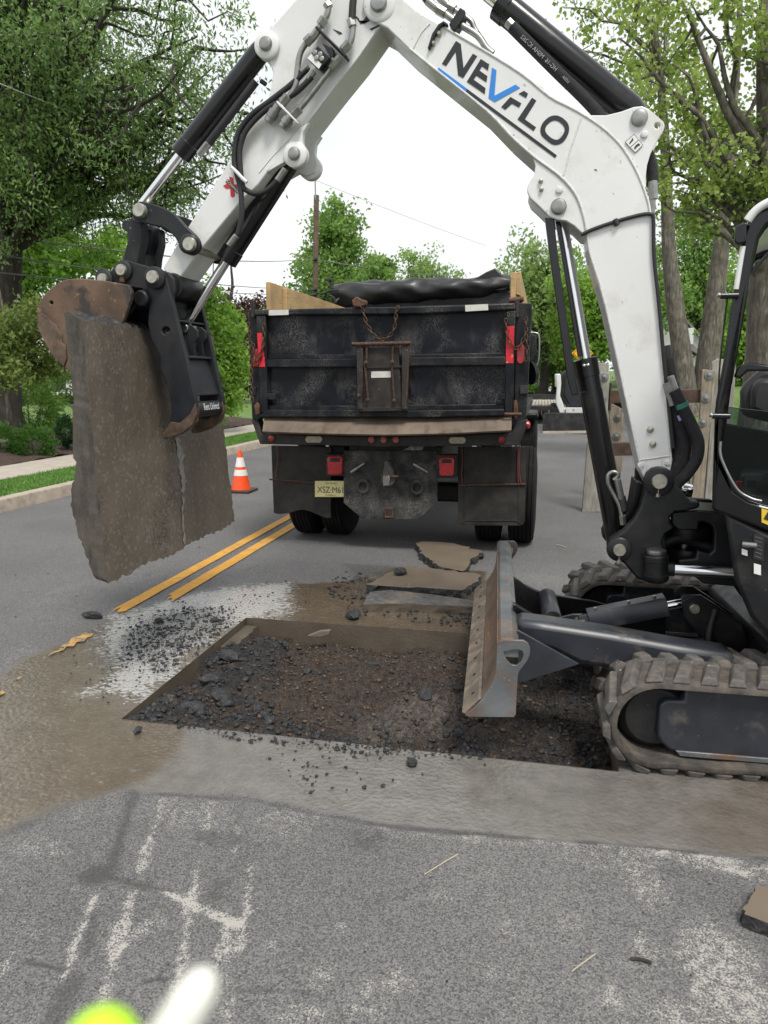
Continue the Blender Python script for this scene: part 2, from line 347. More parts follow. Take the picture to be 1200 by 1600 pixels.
def box(name, c, s, m, parent=None, bevel=.006, ux=(1, 0, 0), uy=(0, 1, 0), uz=(0, 0, 1)): return mk(name, *box_geo(c, *s, ux, uy, uz), m, parent, 35, bevel)
def boxr(name, x0, x1, y0, y1, z0, z1, m, parent=None, bevel=.006): return box(name, ((x0 + x1) / 2, (y0 + y1) / 2, (z0 + z1) / 2), (x1 - x0, y1 - y0, z1 - z0), m, parent, bevel)
def writing(name, s, o, xd, yd, h, m, parent=None, wscale=1.0, align='CENTER', thick=0):
    cu = bpy.data.curves.new('t', 'FONT'); cu.body = s; cu.align_x = align; cu.align_y = 'CENTER'; cu.size = 1.0
    to = bpy.data.objects.new('t', cu); COL.objects.link(to); bpy.context.view_layer.update()
    me0 = to.evaluated_get(bpy.context.evaluated_depsgraph_get()).to_mesh()
    vs = [v.co.copy() for v in me0.vertices]; fs = [tuple(p.vertices) for p in me0.polygons]
    bpy.data.objects.remove(to); bpy.data.curves.remove(cu)
    o, xd, yd = Vector(o), Vector(xd).normalized(), Vector(yd).normalized(); k = h / .70
    return mk(name, [o + xd * v.x * k * wscale + yd * v.y * k for v in vs], fs, m, parent)
def icorock(r, seed, sub=1, sq=(1, 1, .7), rough=.25):
    rs = np.random.default_rng(seed); bm = bmesh.new(); bmesh.ops.create_icosphere(bm, subdivisions=sub, radius=1)
    for v in bm.verts:
        k = 1 + rs.uniform(-rough, rough); v.co = Vector((v.co.x * sq[0] * r * k, v.co.y * sq[1] * r * k, v.co.z * sq[2] * r * k))
    vs = [v.co.copy() for v in bm.verts]; fs = [tuple(v.index for v in f.verts) for f in bm.faces]; bm.free(); return vs, fs
def vnoise(nx, ny, cell, seed):
    rs = np.random.default_rng(seed); gx, gy = int(nx / cell) + 3, int(ny / cell) + 3; g = rs.random((gx, gy))
    x = np.arange(nx) / cell; y = np.arange(ny) / cell; xi, yi = x.astype(int), y.astype(int); fx, fy = x - xi, y - yi
    fx, fy = fx * fx * (3 - 2 * fx), fy * fy * (3 - 2 * fy); X0, Y0 = np.ix_(xi, yi); X1, Y1 = np.ix_(xi + 1, yi + 1)
    fx, fy = fx[:, None], fy[None, :]
    return g[X0, Y0] * (1 - fx) * (1 - fy) + g[X1, Y0] * fx * (1 - fy) + g[X0, Y1] * (1 - fx) * fy + g[X1, Y1] * fx * fy
def fbm(nx, ny, cell, seed, oct=4):
    o = np.zeros((nx, ny)); a, s = 1.0, 0
    for k in range(oct):
        o += a * vnoise(nx, ny, max(cell / 2 ** k, 1.01), seed + k); s += a; a *= .55
    return o / s
# ------------------------------------------------------------------ road, pit, kerbs, lawns
HX0, HX1, HY0, HY1 = -1.9, 0.3625, 2.925, 4.45                # the cut-out in the road
PX0, PX1, PY0, PY1, DG = -3.6, 1.3, 1.2, 6.0, .0125           # finely modelled patch of road
def sdist(poly, X, Y):
    """signed distance to a polygon, positive inside"""
    n = len(poly); ins = np.zeros(X.shape, bool); dm = np.full(X.shape, 1e9)
    for i in range(n):
        (x0, y0), (x1, y1) = poly[i], poly[(i + 1) % n]
        dx, dy = x1 - x0, y1 - y0; t = np.clip(((X - x0) * dx + (Y - y0) * dy) / (dx * dx + dy * dy + 1e-12), 0, 1)
        dm = np.minimum(dm, np.hypot(X - x0 - t * dx, Y - y0 - t * dy))
        c = ((y0 > Y) != (y1 > Y)) & (X < (x1 - x0) * (Y - y0) / (y1 - y0 + 1e-12) + x0); ins ^= c
    return np.where(ins, dm, -dm)
def pdist(line, X, Y):
    dm = np.full(X.shape, 1e9)
    for (x0, y0), (x1, y1) in zip(line[:-1], line[1:]):
        dx, dy = x1 - x0, y1 - y0; t = np.clip(((X - x0) * dx + (Y - y0) * dy) / (dx * dx + dy * dy + 1e-12), 0, 1)
        dm = np.minimum(dm, np.hypot(X - x0 - t * dx, Y - y0 - t * dy))
    return dm
def gp(px): return [tuple(G(x, y))[:2] for x, y in px]
def ss(a, b, x): t = np.clip((x - a) / (b - a), 0, 1); return t * t * (3 - 2 * t)

m, t, b, N = nodes('asphalt'); L = t.links.new
g = N('ShaderNodeNewGeometry'); P = g.outputs['Position']
A1 = N('ShaderNodeAttribute', attribute_name='mask'); s1 = N('ShaderNodeSeparateColor'); L(A1.outputs['Color'], s1.inputs[0])
A2 = N('ShaderNodeAttribute', attribute_name='maskb'); s2 = N('ShaderNodeSeparateColor'); L(A2.outputs['Color'], s2.inputs[0])
vo = N('ShaderNodeTexVoronoi', Scale=235.0); L(P, vo.inputs['Vector']); sv = N('ShaderNodeSeparateColor'); L(vo.outputs['Color'], sv.inputs[0])
big = N('ShaderNodeTexNoise', Scale=.8, Detail=5.0); L(P, big.inputs['Vector'])
rb = ramp(N, t, big.outputs['Fac'], .3, .7, (.104, .104, .106, 1), (.148, .146, .144, 1))
rs_ = ramp(N, t, sv.outputs[0], .0, 1.0, (.42, .42, .44, 1), (1.6, 1.57, 1.51, 1))
mul = N('ShaderNodeMixRGB', blend_type='MULTIPLY'); mul.inputs['Fac'].default_value = 1; L(rb.outputs[0], mul.inputs[1]); L(rs_.outputs[0], mul.inputs[2])
def mixto(cur, fac, col):
    x = N('ShaderNodeMixRGB'); L(fac, x.inputs['Fac']); L(cur, x.inputs[1])
    if isinstance(col, tuple): x.inputs[2].default_value = col
    else: L(col, x.inputs[2])
    return x.outputs[0]
def mth(op, a, b_):
    x = N('ShaderNodeMath', operation=op)
    for i, q in enumerate((a, b_)):
        if isinstance(q, (int, float)): x.inputs[i].default_value = q
        else: L(q, x.inputs[i])
    return x.outputs[0]
fn = N('ShaderNodeTexNoise', Scale=165.0, Detail=5.0, Roughness=.7); L(P, fn.inputs['Vector'])
mid = N('ShaderNodeTexNoise', Scale=9.0, Detail=6.0, Roughness=.65); L(P, mid.inputs['Vector'])
# pale cement dust caught between and on the stones
md2 = N('ShaderNodeTexNoise', Scale=32.0, Detail=5.0, Roughness=.7); L(P, md2.inputs['Vector'])
den = mth('ADD', s1.outputs[2], mth('MULTIPLY', mth('SUBTRACT', md2.outputs['Fac'], .52), mth('MULTIPLY', ramp(N, t, s1.outputs[2], .05, .5).outputs[0], 1.6)))
dthr = mth('SUBTRACT', .70, mth('MULTIPLY', den, .34))
dfac = ramp(N, t, mth('SUBTRACT', fn.outputs['Fac'], dthr), 0.0, .05).outputs[0]
col = mixto(mul.outputs[0], dfac, (.38, .36, .325, 1))
# dark grooves, worn joints
col = mixto(col, mth('MULTIPLY', s2.outputs[1], .95), (.048, .046, .044, 1))
# smooth slurry film on the near side of the pit
stc = ramp(N, t, mid.outputs['Fac'], .3, .7, (.120, .112, .100, 1), (.190, .178, .160, 1)).outputs[0]
col = mixto(col, s2.outputs[0], stc)
# brown mud
mdc = ramp(N, t, mid.outputs['Fac'], .3, .72, (.092, .069, .047, 1), (.140, .109, .078, 1)).outputs[0]
col = mixto(col, s1.outputs[0], mdc)
# sky glare on the wet film, painted into the base colour as a pale tone
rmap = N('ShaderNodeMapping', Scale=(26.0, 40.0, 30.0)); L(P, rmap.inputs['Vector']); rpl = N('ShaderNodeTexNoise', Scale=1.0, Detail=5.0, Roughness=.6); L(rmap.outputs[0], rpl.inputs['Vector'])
wet_glare = ramp(N, t, mth('ADD', s1.outputs[1], mth('MULTIPLY', mth('SUBTRACT', rpl.outputs['Fac'], .5), 2.6)), .42, .66).outputs[0]
wet_glare = mth('MULTIPLY', wet_glare, ramp(N, t, s1.outputs[1], .01, .2).outputs[0])
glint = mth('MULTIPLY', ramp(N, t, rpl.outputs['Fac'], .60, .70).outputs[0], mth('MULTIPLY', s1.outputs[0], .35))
col = mixto(col, glint, (.36, .34, .31, 1))  # pale ripple flecks: sky glints painted into the mud colour
col = mixto(col, mth('MULTIPLY', wet_glare, .9), (.40, .392, .375, 1))
crumb = ramp(N, t, mth('ADD', s2.outputs[2], mth('MULTIPLY', mth('SUBTRACT', fn.outputs['Fac'], .5), 2.6)), .50, .6).outputs[0]
crumb = mth('MULTIPLY', crumb, ramp(N, t, s2.outputs[2], .02, .2).outputs[0])
col = mixto(col, crumb, (.030, .029, .029, 1))
L(col, b.inputs['Base Color'])
film = mth('MAXIMUM', s1.outputs[0], mth('MAXIMUM', s1.outputs[1], s2.outputs[0]))
ro = N('ShaderNodeMapRange'); L(film, ro.inputs['Value']); ro.inputs['To Min'].default_value = .9; ro.inputs['To Max'].default_value = .24
wetn = ramp(N, t, mid.outputs['Fac'], .42, .62).outputs[0]
ro2 = mth('SUBTRACT', ro.outputs[0], mth('MULTIPLY', mth('MULTIPLY', s1.outputs[0], wetn), .20))
ro3 = mth('SUBTRACT', ro2, mth('MULTIPLY', wet_glare, .12))
L(mth('MULTIPLY', film, .7), b.inputs['Coat Weight']); b.inputs['Coat Roughness'].default_value = .16
ro4 = mth('MAXIMUM', ro3, mth('MULTIPLY', crumb, .85)); L(ro4, b.inputs['Roughness'])
hgt = mth('MULTIPLY', sv.outputs[0], mth('SUBTRACT', 1.0, mth('MULTIPLY', film, .93)))
rip = N('ShaderNodeTexNoise', Scale=46.0, Detail=4.0); L(P, rip.inputs['Vector'])
hgt = mth('ADD', hgt, mth('MULTIPLY', mth('MULTIPLY', rip.outputs['Fac'], film), mth('ADD', 1.5, mth('MULTIPLY', s1.outputs[1], 4.0))))
bp = N('ShaderNodeBump', Strength=.55, Distance=.006); L(hgt, bp.inputs['Height']); L(bp.outputs[0], b.inputs['Normal']); L(bp.outputs[0], b.inputs['Coat Normal'])

def set_col(me, name, arr):
    a = me.attributes.new(name, 'FLOAT_COLOR', 'POINT'); a.data.foreach_set('color', np.ascontiguousarray(arr, np.float32).ravel())
nx, ny = int(round((PX1 - PX0) / DG)) + 1, int(round((PY1 - PY0) / DG)) + 1
gx = PX0 + np.arange(nx) * DG; gy = PY0 + np.arange(ny) * DG; X, Y = np.meshgrid(gx, gy, indexing='ij')
n1, n2, n3, n4 = fbm(nx, ny, 26, 1) - .5, fbm(nx, ny, 9, 11) - .5, fbm(nx, ny, 60, 21) - .5, fbm(nx, ny, 4, 31, 3) - .5
mudp = gp([(-260, 1120), (0, 1060), (60, 1025), (130, 988), (200, 955), (290, 932), (430, 912), (560, 905), (640, 880), (760, 880), (790, 1000), (735, 1010), (600, 1060), (300, 1135), (295, 1170), (255, 1200), (215, 1222), (140, 1240), (60, 1275), (0, 1302), (-260, 1400)])
mud = ss(-.05, .05, sdist(mudp, X, Y) + n1 * .22 + n2 * .07)
stp = gp([(250, 1140), (600, 1160), (965, 1190), (1300, 1215), (1400, 1380), (1200, 1338), (1000, 1318), (800, 1303), (620, 1288), (500, 1268), (400, 1248), (330, 1240), (230, 1236), (180, 1226)])
strip = ss(-.012, .012, sdist(stp, X, Y) + n1 * .06 + n2 * .04 + n4 * .02)
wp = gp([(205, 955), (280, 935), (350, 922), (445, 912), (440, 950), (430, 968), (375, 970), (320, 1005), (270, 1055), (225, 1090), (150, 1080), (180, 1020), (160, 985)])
wet = ss(-.20, .16, sdist(wp, X, Y) + n1 * .30 + n2 * .15)  # wet film; the mask also places the sky glare painted into the colour
crp = gp([(225, 960), (330, 950), (370, 975), (320, 1010), (260, 1050), (200, 1040), (180, 1000)])
crumbs = ss(-.14, .10, sdist(crp, X, Y) + n1 * .3) * .55
for q in ([(560, 920), (735, 940), (735, 960), (560, 950)], [(520, 880), (600, 860), (650, 900), (560, 920)], [(690, 945), (760, 940), (760, 985), (690, 975)], [(235, 1125), (500, 1155), (800, 1180), (560, 1175), (400, 1160)]):
    crumbs = np.maximum(crumbs, ss(-.10, .12, sdist(gp(q), X, Y) + n1 * .35) * .5)
dust = np.zeros_like(X)
def ell(cx, cy, rx, ry):
    p0, p1, p2 = G(cx, cy), G(cx + rx, cy), G(cx, cy - ry); return np.hypot((X - p0.x) / (abs(p1.x - p0.x) + 1e-3), (Y - p0.y) / (abs(p2.y - p0.y) + 1e-3))
for ln, wd, k in (([(255, 1247), (245, 1280), (228, 1330), (218, 1365)], .019, .62), ([(150, 1400), (120, 1470), (100, 1530)], .014, .75), ([(208, 1395), (185, 1460), (172, 1520), (160, 1570)], .020, .64), ([(330, 1255), (313, 1330), (300, 1400), (290, 1470), (280, 1520), (268, 1600)], .018, .68),
                  ([(372, 1290), (367, 1340)], .014, .7), ([(355, 1440), (350, 1510), (357, 1600)], .018, .66), ([(392, 1350), (387, 1410), (377, 1480)], .008, .7), ([(250, 1392), (300, 1412), (370, 1445)], .017, .80), ([(125, 1250), (117, 1285)], .010, .65), ([(20, 1485), (0, 1524)], .010, .6),
                  ([(175, 1480), (215, 1460), (245, 1440)], .03, .5), ([(395, 1252), (500, 1275), (620, 1296), (820, 1312), (1010, 1325)], .05, .46), ([(1025, 1325), (1100, 1345), (1200, 1365)], .05, .72), ([(668, 1366), (715, 1335)], .02, .4), ([(255, 1250), (372, 1255)], .03, .5), ([(640, 1530), (648, 1550)], .012, .75)):
    dust = np.maximum(dust, k * ss(wd * 1.8, wd * .35, pdist(gp(ln), X, Y) + n2 * .045 + n4 * .018) * np.clip(.94 + n1 * 1.2 + n4 * .9, .4, 1.2))
for (cx, cy, rx, ry, k) in ((532, 1450, 25, 22, .50), (506, 1522, 26, 36, .50), (430, 1475, 24, 26, .5), (280, 1275, 110, 40, .46), (445, 1290, 60, 30, .42), (1000, 1335, 60, 30, .5), (1010, 1385, 40, 40, .52), (1090, 1330, 90, 30, .5), (1120, 1500, 70, 60, .62), (1150, 1560, 80, 60, .66), (1010, 1480, 30, 30, .55), (960, 1560, 30, 30, .56), (1060, 1590, 90, 40, .56), (890, 1440, 40, 25, .46), (800, 1450, 50, 22, .44), (690, 1400, 26, 16, .45), (620, 1530, 30, 30, .5), (770, 1520, 50, 40, .40), (480, 1590, 60, 40, .5), (570, 1570, 50, 50, .46), (60, 1330, 90, 30, .44), (140, 1380, 40, 30, .42), (30, 1450, 60, 60, .36), (900, 1340, 80, 20, .42)):
    dust = np.maximum(dust, k * ss(1.35, .35, ell(cx, cy, rx, ry) + n1 * 1.3 + n2 * .5))
dust = np.maximum(dust, .24 + n3 * .55 + n1 * .30) * (1 - strip) * (1 - mud)
far_ = (Y > 4.6) & (X < 1.3)
dust = np.where(far_, np.maximum(.16, ss(.06, .24, n3 + n1 * .5) * .36), dust)
dark = np.zeros_like(X)
for ln, wd, k in (([(215, 1230), (200, 1270), (175, 1350), (163, 1372)], .022, .72), ([(163, 1370), (210, 1380), (255, 1391)], .014, .7), ([(148, 1430), (135, 1490)], .013, .55), ([(118, 1530), (98, 1565), (80, 1600)], .028, .6), ([(377, 1255), (372, 1285)], .013, .6),
                  ([(235, 1238), (300, 1244), (400, 1250), (500, 1273), (620, 1291), (820, 1307), (1000, 1320), (1200, 1341)], .011, .75), ([(222, 1534), (250, 1529), (270, 1528)], .0045, .95), ([(370, 1545), (420, 1547), (485, 1551)], .0045, .95), ([(40, 1500), (100, 1515)], .004, .8), ([(0, 1305), (60, 1276), (110, 1252), (160, 1225), (215, 1222)], .03, .5)):
    dark = np.maximum(dark, k * ss(wd * 1.7, wd * .3, pdist(gp(ln), X, Y) + n2 * .03 + n4 * .012) * np.clip(.85 + n1 * 1.2 + n4 * .8, .3, 1))
dark = np.maximum(dark, .72 * ss(1.2, .6, ell(155, 1366, 32, 22) + n2 * 1.0))
for cx, cy, rx, ry in ((345, 1310, 48, 14), (347, 1385, 22, 42), (560, 1315, 48, 22)):
    dark = np.maximum(dark, .55 * ss(1.25, .5, ell(cx, cy, rx, ry) + n2 * 1.2) * ss(-.1, .1, n4 + .25 * np.sin(X * 210) * np.sin(Y * 190)))
dust *= (1 - dark)
dark *= (1 - mud)
mud = np.maximum(mud, strip * ss(.0, .25, n3 + n1 * .5 + .35 * ss(.3, 1.3, X) - .16) * .5)
Z = n2 * .004 + n4 * .003 * (1 - np.maximum(mud, strip)) - np.maximum(mud, strip) * .001 + crumbs * np.clip(n4, 0, 1) * .02 - .004 * dark
edge = np.minimum.reduce([X - PX0, PX1 - X, Y - PY0, PY1 - Y]); Z *= np.clip(edge / .08, 0, 1)
V = np.stack([X, Y, Z], -1).reshape(-1, 3)
ix, iy = np.meshgrid(np.arange(nx - 1), np.arange(ny - 1), indexing='ij')
cx, cy = gx[ix] + DG / 2, gy[iy] + DG / 2
keep = ~((cx > HX0) & (cx < HX1) & (cy > HY0) & (cy < HY1))
q = np.stack([ix * ny + iy, (ix + 1) * ny + iy, (ix + 1) * ny + iy + 1, ix * ny + iy + 1], -1)[keep]
def np_mesh(name, V, q):
    me = bpy.data.meshes.new(name); k = q.shape[1]; me.vertices.add(len(V)); me.vertices.foreach_set('co', np.ascontiguousarray(V, np.float32).ravel())
    me.loops.add(q.size); me.loops.foreach_set('vertex_index', np.ascontiguousarray(q, np.int32).ravel())
    me.polygons.add(len(q)); me.polygons.foreach_set('loop_start', np.arange(len(q), dtype=np.int32) * k)
    me.update(calc_edges=True); return me
me = np_mesh('road', V, q)
one = np.ones(X.size); f_ = lambda a: a.ravel()
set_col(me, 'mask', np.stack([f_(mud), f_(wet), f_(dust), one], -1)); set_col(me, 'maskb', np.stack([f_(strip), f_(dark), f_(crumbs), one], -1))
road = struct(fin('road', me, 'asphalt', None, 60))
RX0, RX1 = -6.25, 3.0
vs, fs = [], []
def flat(x0, x1, y0, y1, z=0.0, z1=None):
    o = len(vs); z1 = z if z1 is None else z1; vs.extend([(x0, y0, z), (x1, y0, z), (x1, y1, z1), (x0, y1, z1)]); fs.append((o, o + 1, o + 2, o + 3))
flat(RX0, PX0, -40, 60); flat(PX1, RX1, -40, 60); flat(PX0, PX1, -40, PY0); flat(PX0, PX1, PY1, 60); flat(RX0, RX1, 60, 260, 0, 3.0)
o = struct(mk('road', vs, fs, 'asphalt'))
# pit: walls and rough bottom
def wall(x0, y0, x1, y1, seed, thick=.05):
    n = 60; V_, F_ = [], []; rs = np.random.default_rng(seed); dx, dy = x1 - x0, y1 - y0; ln = math.hypot(dx, dy); nxn, nyn = -dy / ln, dx / ln
    for i in range(n + 1):
        for k, z in enumerate((.0015, -.05, -.11, -.22)):
            off = (0 if k == 0 else rs.uniform(-.003, .006)); V_.append((x0 + dx * i / n + nxn * off, y0 + dy * i / n + nyn * off, z))
    for i in range(n):
        for k in range(3): a = i * 4 + k; F_.append((a, a + 1, a + 5, a + 4))
    return struct(mk('pit_wall', V_, F_, 'cut_face', None, 60))
wall(HX0, HY0, HX0, HY1, 1); wall(HX0, HY1, HX1, HY1, 2); wall(HX1, HY1, HX1, HY0, 3); wall(HX1, HY0, HX0, HY0, 4)
m, t, b, N = nodes('pit_soil'); L = t.links.new
g = N('ShaderNodeNewGeometry'); P = g.outputs['Position']
a = N('ShaderNodeAttribute', attribute_name='mask'); sp = N('ShaderNodeSeparateColor'); L(a.outputs['Color'], sp.inputs[0])
nb = N('ShaderNodeTexNoise', Scale=30.0, Detail=7.0, Roughness=.7); L(P, nb.inputs['Vector'])
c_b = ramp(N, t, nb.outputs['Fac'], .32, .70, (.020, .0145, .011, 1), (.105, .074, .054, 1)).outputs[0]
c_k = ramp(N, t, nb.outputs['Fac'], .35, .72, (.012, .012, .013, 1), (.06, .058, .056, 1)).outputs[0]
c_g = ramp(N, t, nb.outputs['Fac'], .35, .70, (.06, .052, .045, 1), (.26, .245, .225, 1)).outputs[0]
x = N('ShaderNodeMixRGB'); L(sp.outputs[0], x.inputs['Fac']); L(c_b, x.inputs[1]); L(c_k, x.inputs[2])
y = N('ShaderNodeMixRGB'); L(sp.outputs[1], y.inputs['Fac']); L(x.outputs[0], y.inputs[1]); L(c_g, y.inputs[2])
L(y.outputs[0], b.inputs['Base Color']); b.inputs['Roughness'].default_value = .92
vb = N('ShaderNodeTexVoronoi', Scale=70.0); L(P, vb.inputs['Vector'])
bp = N('ShaderNodeBump', Strength=1.0, Distance=.02); L(vb.outputs['Distance'], bp.inputs['Height'])
bp2 = N('ShaderNodeBump', Strength=.8, Distance=.02); L(nb.outputs['Fac'], bp2.inputs['Height']); L(bp.outputs[0], bp2.inputs['Normal']); L(bp2.outputs[0], b.inputs['Normal'])
D2 = .012; nx, ny = int((HX1 - HX0) / D2) + 2, int((HY1 - HY0) / D2) + 2
gx = np.linspace(HX0 - .01, HX1 + .01, nx); gy = np.linspace(HY0 - .01, HY1 + .01, ny); X, Y = np.meshgrid(gx, gy, indexing='ij')
a1, a2, a3 = fbm(nx, ny, 28, 41) - .5, fbm(nx, ny, 8, 51) - .5, fbm(nx, ny, 3.2, 61, 2) - .5
pz = lambda px: gp(px)
heap = ss(-.16, .12, sdist(gp([(215, 1128), (300, 1040), (370, 1000), (430, 985), (420, 1030), (380, 1075), (420, 1120), (560, 1140), (730, 1160), (730, 1175), (400, 1150)]), X, Y) + a1 * .3)
grey = ss(-.12, .1, sdist(gp([(560, 1070), (720, 1060), (735, 1110), (560, 1130)]), X, Y) + a1 * .5) * .4
nearb = ss(.30, .0, Y - HY0)
left = ss(.35, .02, X - HX0)
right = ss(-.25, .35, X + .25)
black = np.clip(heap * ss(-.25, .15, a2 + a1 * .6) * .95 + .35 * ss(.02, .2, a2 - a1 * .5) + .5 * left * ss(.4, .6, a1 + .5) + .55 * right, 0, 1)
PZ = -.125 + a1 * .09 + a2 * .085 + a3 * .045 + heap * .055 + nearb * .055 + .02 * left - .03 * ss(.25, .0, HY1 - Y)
PZ = np.minimum(PZ, -.012 + a2 * .02)
ix, iy = np.meshgrid(np.arange(nx - 1), np.arange(ny - 1), indexing='ij')
q = np.stack([ix * ny + iy, (ix + 1) * ny + iy, (ix + 1) * ny + iy + 1, ix * ny + iy + 1], -1).reshape(-1, 4)
me = np_mesh('pit_floor', np.stack([X, Y, PZ], -1).reshape(-1, 3), q)
set_col(me, 'mask', np.stack([black.ravel(), grey.ravel(), 0 * grey.ravel(), np.ones(X.size)], -1))
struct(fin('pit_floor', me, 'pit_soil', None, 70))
def pit_z(x, y):
    i = min(max(int((x - gx[0]) / (gx[1] - gx[0])), 0), nx - 1); j = min(max(int((y - gy[0]) / (gy[1] - gy[0])), 0), ny - 1); return PZ[i, j]
for yy0, yy1, ww in ((2.95, 3.32, .075), (4.02, 4.43, .085)):
    rs = np.random.default_rng(int(yy0 * 100)); n = 14; top = [(HX0 + .004, yy0 + (yy1 - yy0) * i / n, -.045) for i in range(n + 1)] + [(HX0 + ww + rs.uniform(-.012, .01), yy0 + (yy1 - yy0) * i / n, -.048) for i in range(n, -1, -1)]
    k = len(top); struct(mk('pit_ledge', top + [(x, y, -.22) for x, y, z in top], [tuple(range(k))[::-1]] + [(i, (i + 1) % k, (i + 1) % k + k, i + k) for i in range(k)], 'cut_face', None, 30))
# crumbs and pebbles too small to count
def scatter_rocks(name, pos, size, m, seed, flat_=.75):
    rs = np.random.default_rng(seed); sh_ = [icorock(1, seed * 10 + q_, 1, (1, .8 + .1 * q_, flat_ - .08 * q_), .45) for q_ in range(5)]; f0 = np.array(sh_[0][1]); v0s = np.array([[tuple(v) for v in s_[0]] for s_ in sh_]); k = v0s.shape[1]
    n = len(pos); ang = rs.uniform(0, 6.28, n); ca, sa = np.cos(ang), np.sin(ang); st = rs.uniform(.7, 1.3, (n, 3))
    v0 = v0s[rs.integers(0, 5, n)]; b_ = v0 * st[:, None, :] * np.asarray(size)[:, None, None]
    Vv = np.stack([b_[..., 0] * ca[:, None] - b_[..., 1] * sa[:, None], b_[..., 0] * sa[:, None] + b_[..., 1] * ca[:, None], b_[..., 2]], -1) + np.asarray(pos)[:, None, :]
    me = np_mesh(name, Vv.reshape(-1, 3), (f0[None] + (np.arange(n) * k)[:, None, None]).reshape(-1, 3))
    return stuff(fin(name, me, m))
rs = np.random.default_rng(5); pos, pos2, siz, siz2 = [], [], [], []
for i in range(12500):
    x, y = rs.uniform(HX0 + .02, HX1 - .02), rs.uniform(HY0 + .02, HY1 - .02); r = .0022 + .012 * rs.random() ** 5
    i_, j_ = int((x - gx[0]) / (gx[1] - gx[0])), int((y - gy[0]) / (gy[1] - gy[0])); bl = black[i_, j_] * .75 + .25
    if rs.random() < .45 and bl < .6: continue
    (pos if rs.random() > bl else pos2).append((x, y, PZ[i_, j_] + r * .35)); (siz if len(pos) + len(pos2) and pos and pos[-1][:2] == (x, y) else siz2).append(r * 1.0)
rs = np.random.default_rng(77)
for _i in range(60):
    _p = G(*((rs.uniform(225, 430), rs.uniform(995, 1130)) if _i < 48 else (rs.uniform(430, 730), rs.uniform(1105, 1165))), -.07); x, y = min(max(_p.x, HX0 + .06), HX1 - .1), min(max(_p.y, HY0 + .05), HY1 - .06); r = rs.uniform(.010, .030)
    pos2.append((x, y, pit_z(x, y) + r * .25)); siz2.append(r * .8)
scatter_rocks('pit_gravel', pos, siz, 'pebble', 3)['label'] = 'brown pebbly soil strewn over the bottom of the pit'
scatter_rocks('pit_crumbs', pos2, [s * 1.25 for s in siz2], 'lump', 4)['label'] = 'black asphalt crumbs heaped along the pit edge'
pos, siz = [], []
def spray(poly, n, smin, smax, seed, z=0.003):
    rs = np.random.default_rng(seed); P_ = gp(poly); xs, ys = [p[0] for p in P_], [p[1] for p in P_]; k = 0
    while k < n:
        x, y = rs.uniform(min(xs), max(xs)), rs.uniform(min(ys), max(ys))
        if sdist(P_, np.array([x]), np.array([y]))[0] > 0 and not (HX0 < x < HX1 and HY0 < y < HY1):
            r = smin + (smax - smin) * rs.random() ** 3; pos.append((x, y, z + r * .3)); siz.append(r); k += 1
spray([(190, 990), (240, 955), (350, 945), (372, 968), (300, 1030), (240, 1060), (190, 1040)], 700, .0015, .012, 1)
for _k, (_x, _y) in enumerate(((245, 985), (290, 985), (320, 975), (265, 1010), (300, 1005), (230, 1005), (340, 962), (280, 960), (250, 1030))): spray([(_x - 28, _y + 8), (_x - 12, _y - 11), (_x + 22, _y - 12), (_x + 30, _y + 4), (_x + 6, _y + 14)], 70, .0015, .011, 40 + _k)
spray([(150, 1080), (215, 965), (300, 940), (430, 925), (372, 968), (300, 1040), (230, 1100)], 650, .0012, .008, 60)
spray([(90, 1010), (180, 960), (440, 905), (520, 930), (360, 1000), (200, 1120), (120, 1100)], 260, .002, .009, 2)
spray([(230, 1126), (960, 1190), (760, 1190), (560, 1180), (380, 1160)], 240, .002, .012, 3)
spray([(380, 1160), (800, 1185), (640, 1230), (460, 1240)], 60, .002, .009, 4)
spray([(540, 890), (735, 950), (735, 980), (560, 965), (500, 920)], 340, .003, .015, 5)
spray([(690, 945), (750, 945), (750, 985), (690, 980)], 160, .003, .016, 6)
spray([(470, 1195), (500, 1195), (490, 1240), (455, 1245)], 26, .002, .008, 7)
spray([(0, 900), (430, 820), (430, 900), (0, 1040)], 60, .002, .008, 8)
spray([(0, 1350), (1200, 1350), (1200, 1600), (0, 1600)], 140, .0008, .0032, 9)
o = scatter_rocks('asphalt_crumbs', pos, siz, 'lump', 6); o['label'] = 'loose black asphalt crumbs scattered on the road around the pit'

# yellow double line, ragged where the mud begins
def yline(x0, x1, ya, yb, seed, rag0=True):
    rs = np.random.default_rng(seed); n = max(2, int((yb - ya) / .25)); L_, R2 = [], []
    for i in range(n + 1):
        y = ya + (yb - ya) * i / n; j = rs.uniform(-.006, .006) if yb - ya < 6 else rs.uniform(-.003, .003); L_.append((x0 + j, y, .0075)); R2.append((x1 + j, y, .0075))
    if rag0:
        st = [(x0 + (x1 - x0) * k / 7, ya + rs.uniform(-.07, .09), .0075) for k in range(8)]; L_, R2 = L_[1:], R2[1:]
    else: st = []
    pts = L_[::-1] + st + R2; return struct(mk('lane_line', pts, [tuple(range(len(pts)))], 'line_yellow'))
yline(-2.87, -2.765, 4.42, 60, 1); yline(-2.665, -2.555, 4.72, 60, 2)
for i, pp in enumerate(([(75, 1025), (80, 1019), (92, 1016), (97, 1008), (108, 1003), (112, 996), (124, 994), (133, 988), (140, 990), (147, 989), (144, 994), (136, 996), (132, 1002), (120, 1003), (115, 1010), (104, 1010), (99, 1016), (88, 1019)], [(-10, 1084), (4, 1078), (8, 1082), (-10, 1092)], [(18, 1062), (36, 1056), (30, 1061)])):
    struct(mk('lane_line', [G(x, y, .0065) for x, y in pp], [tuple(range(len(pp)))], 'line_worn'))

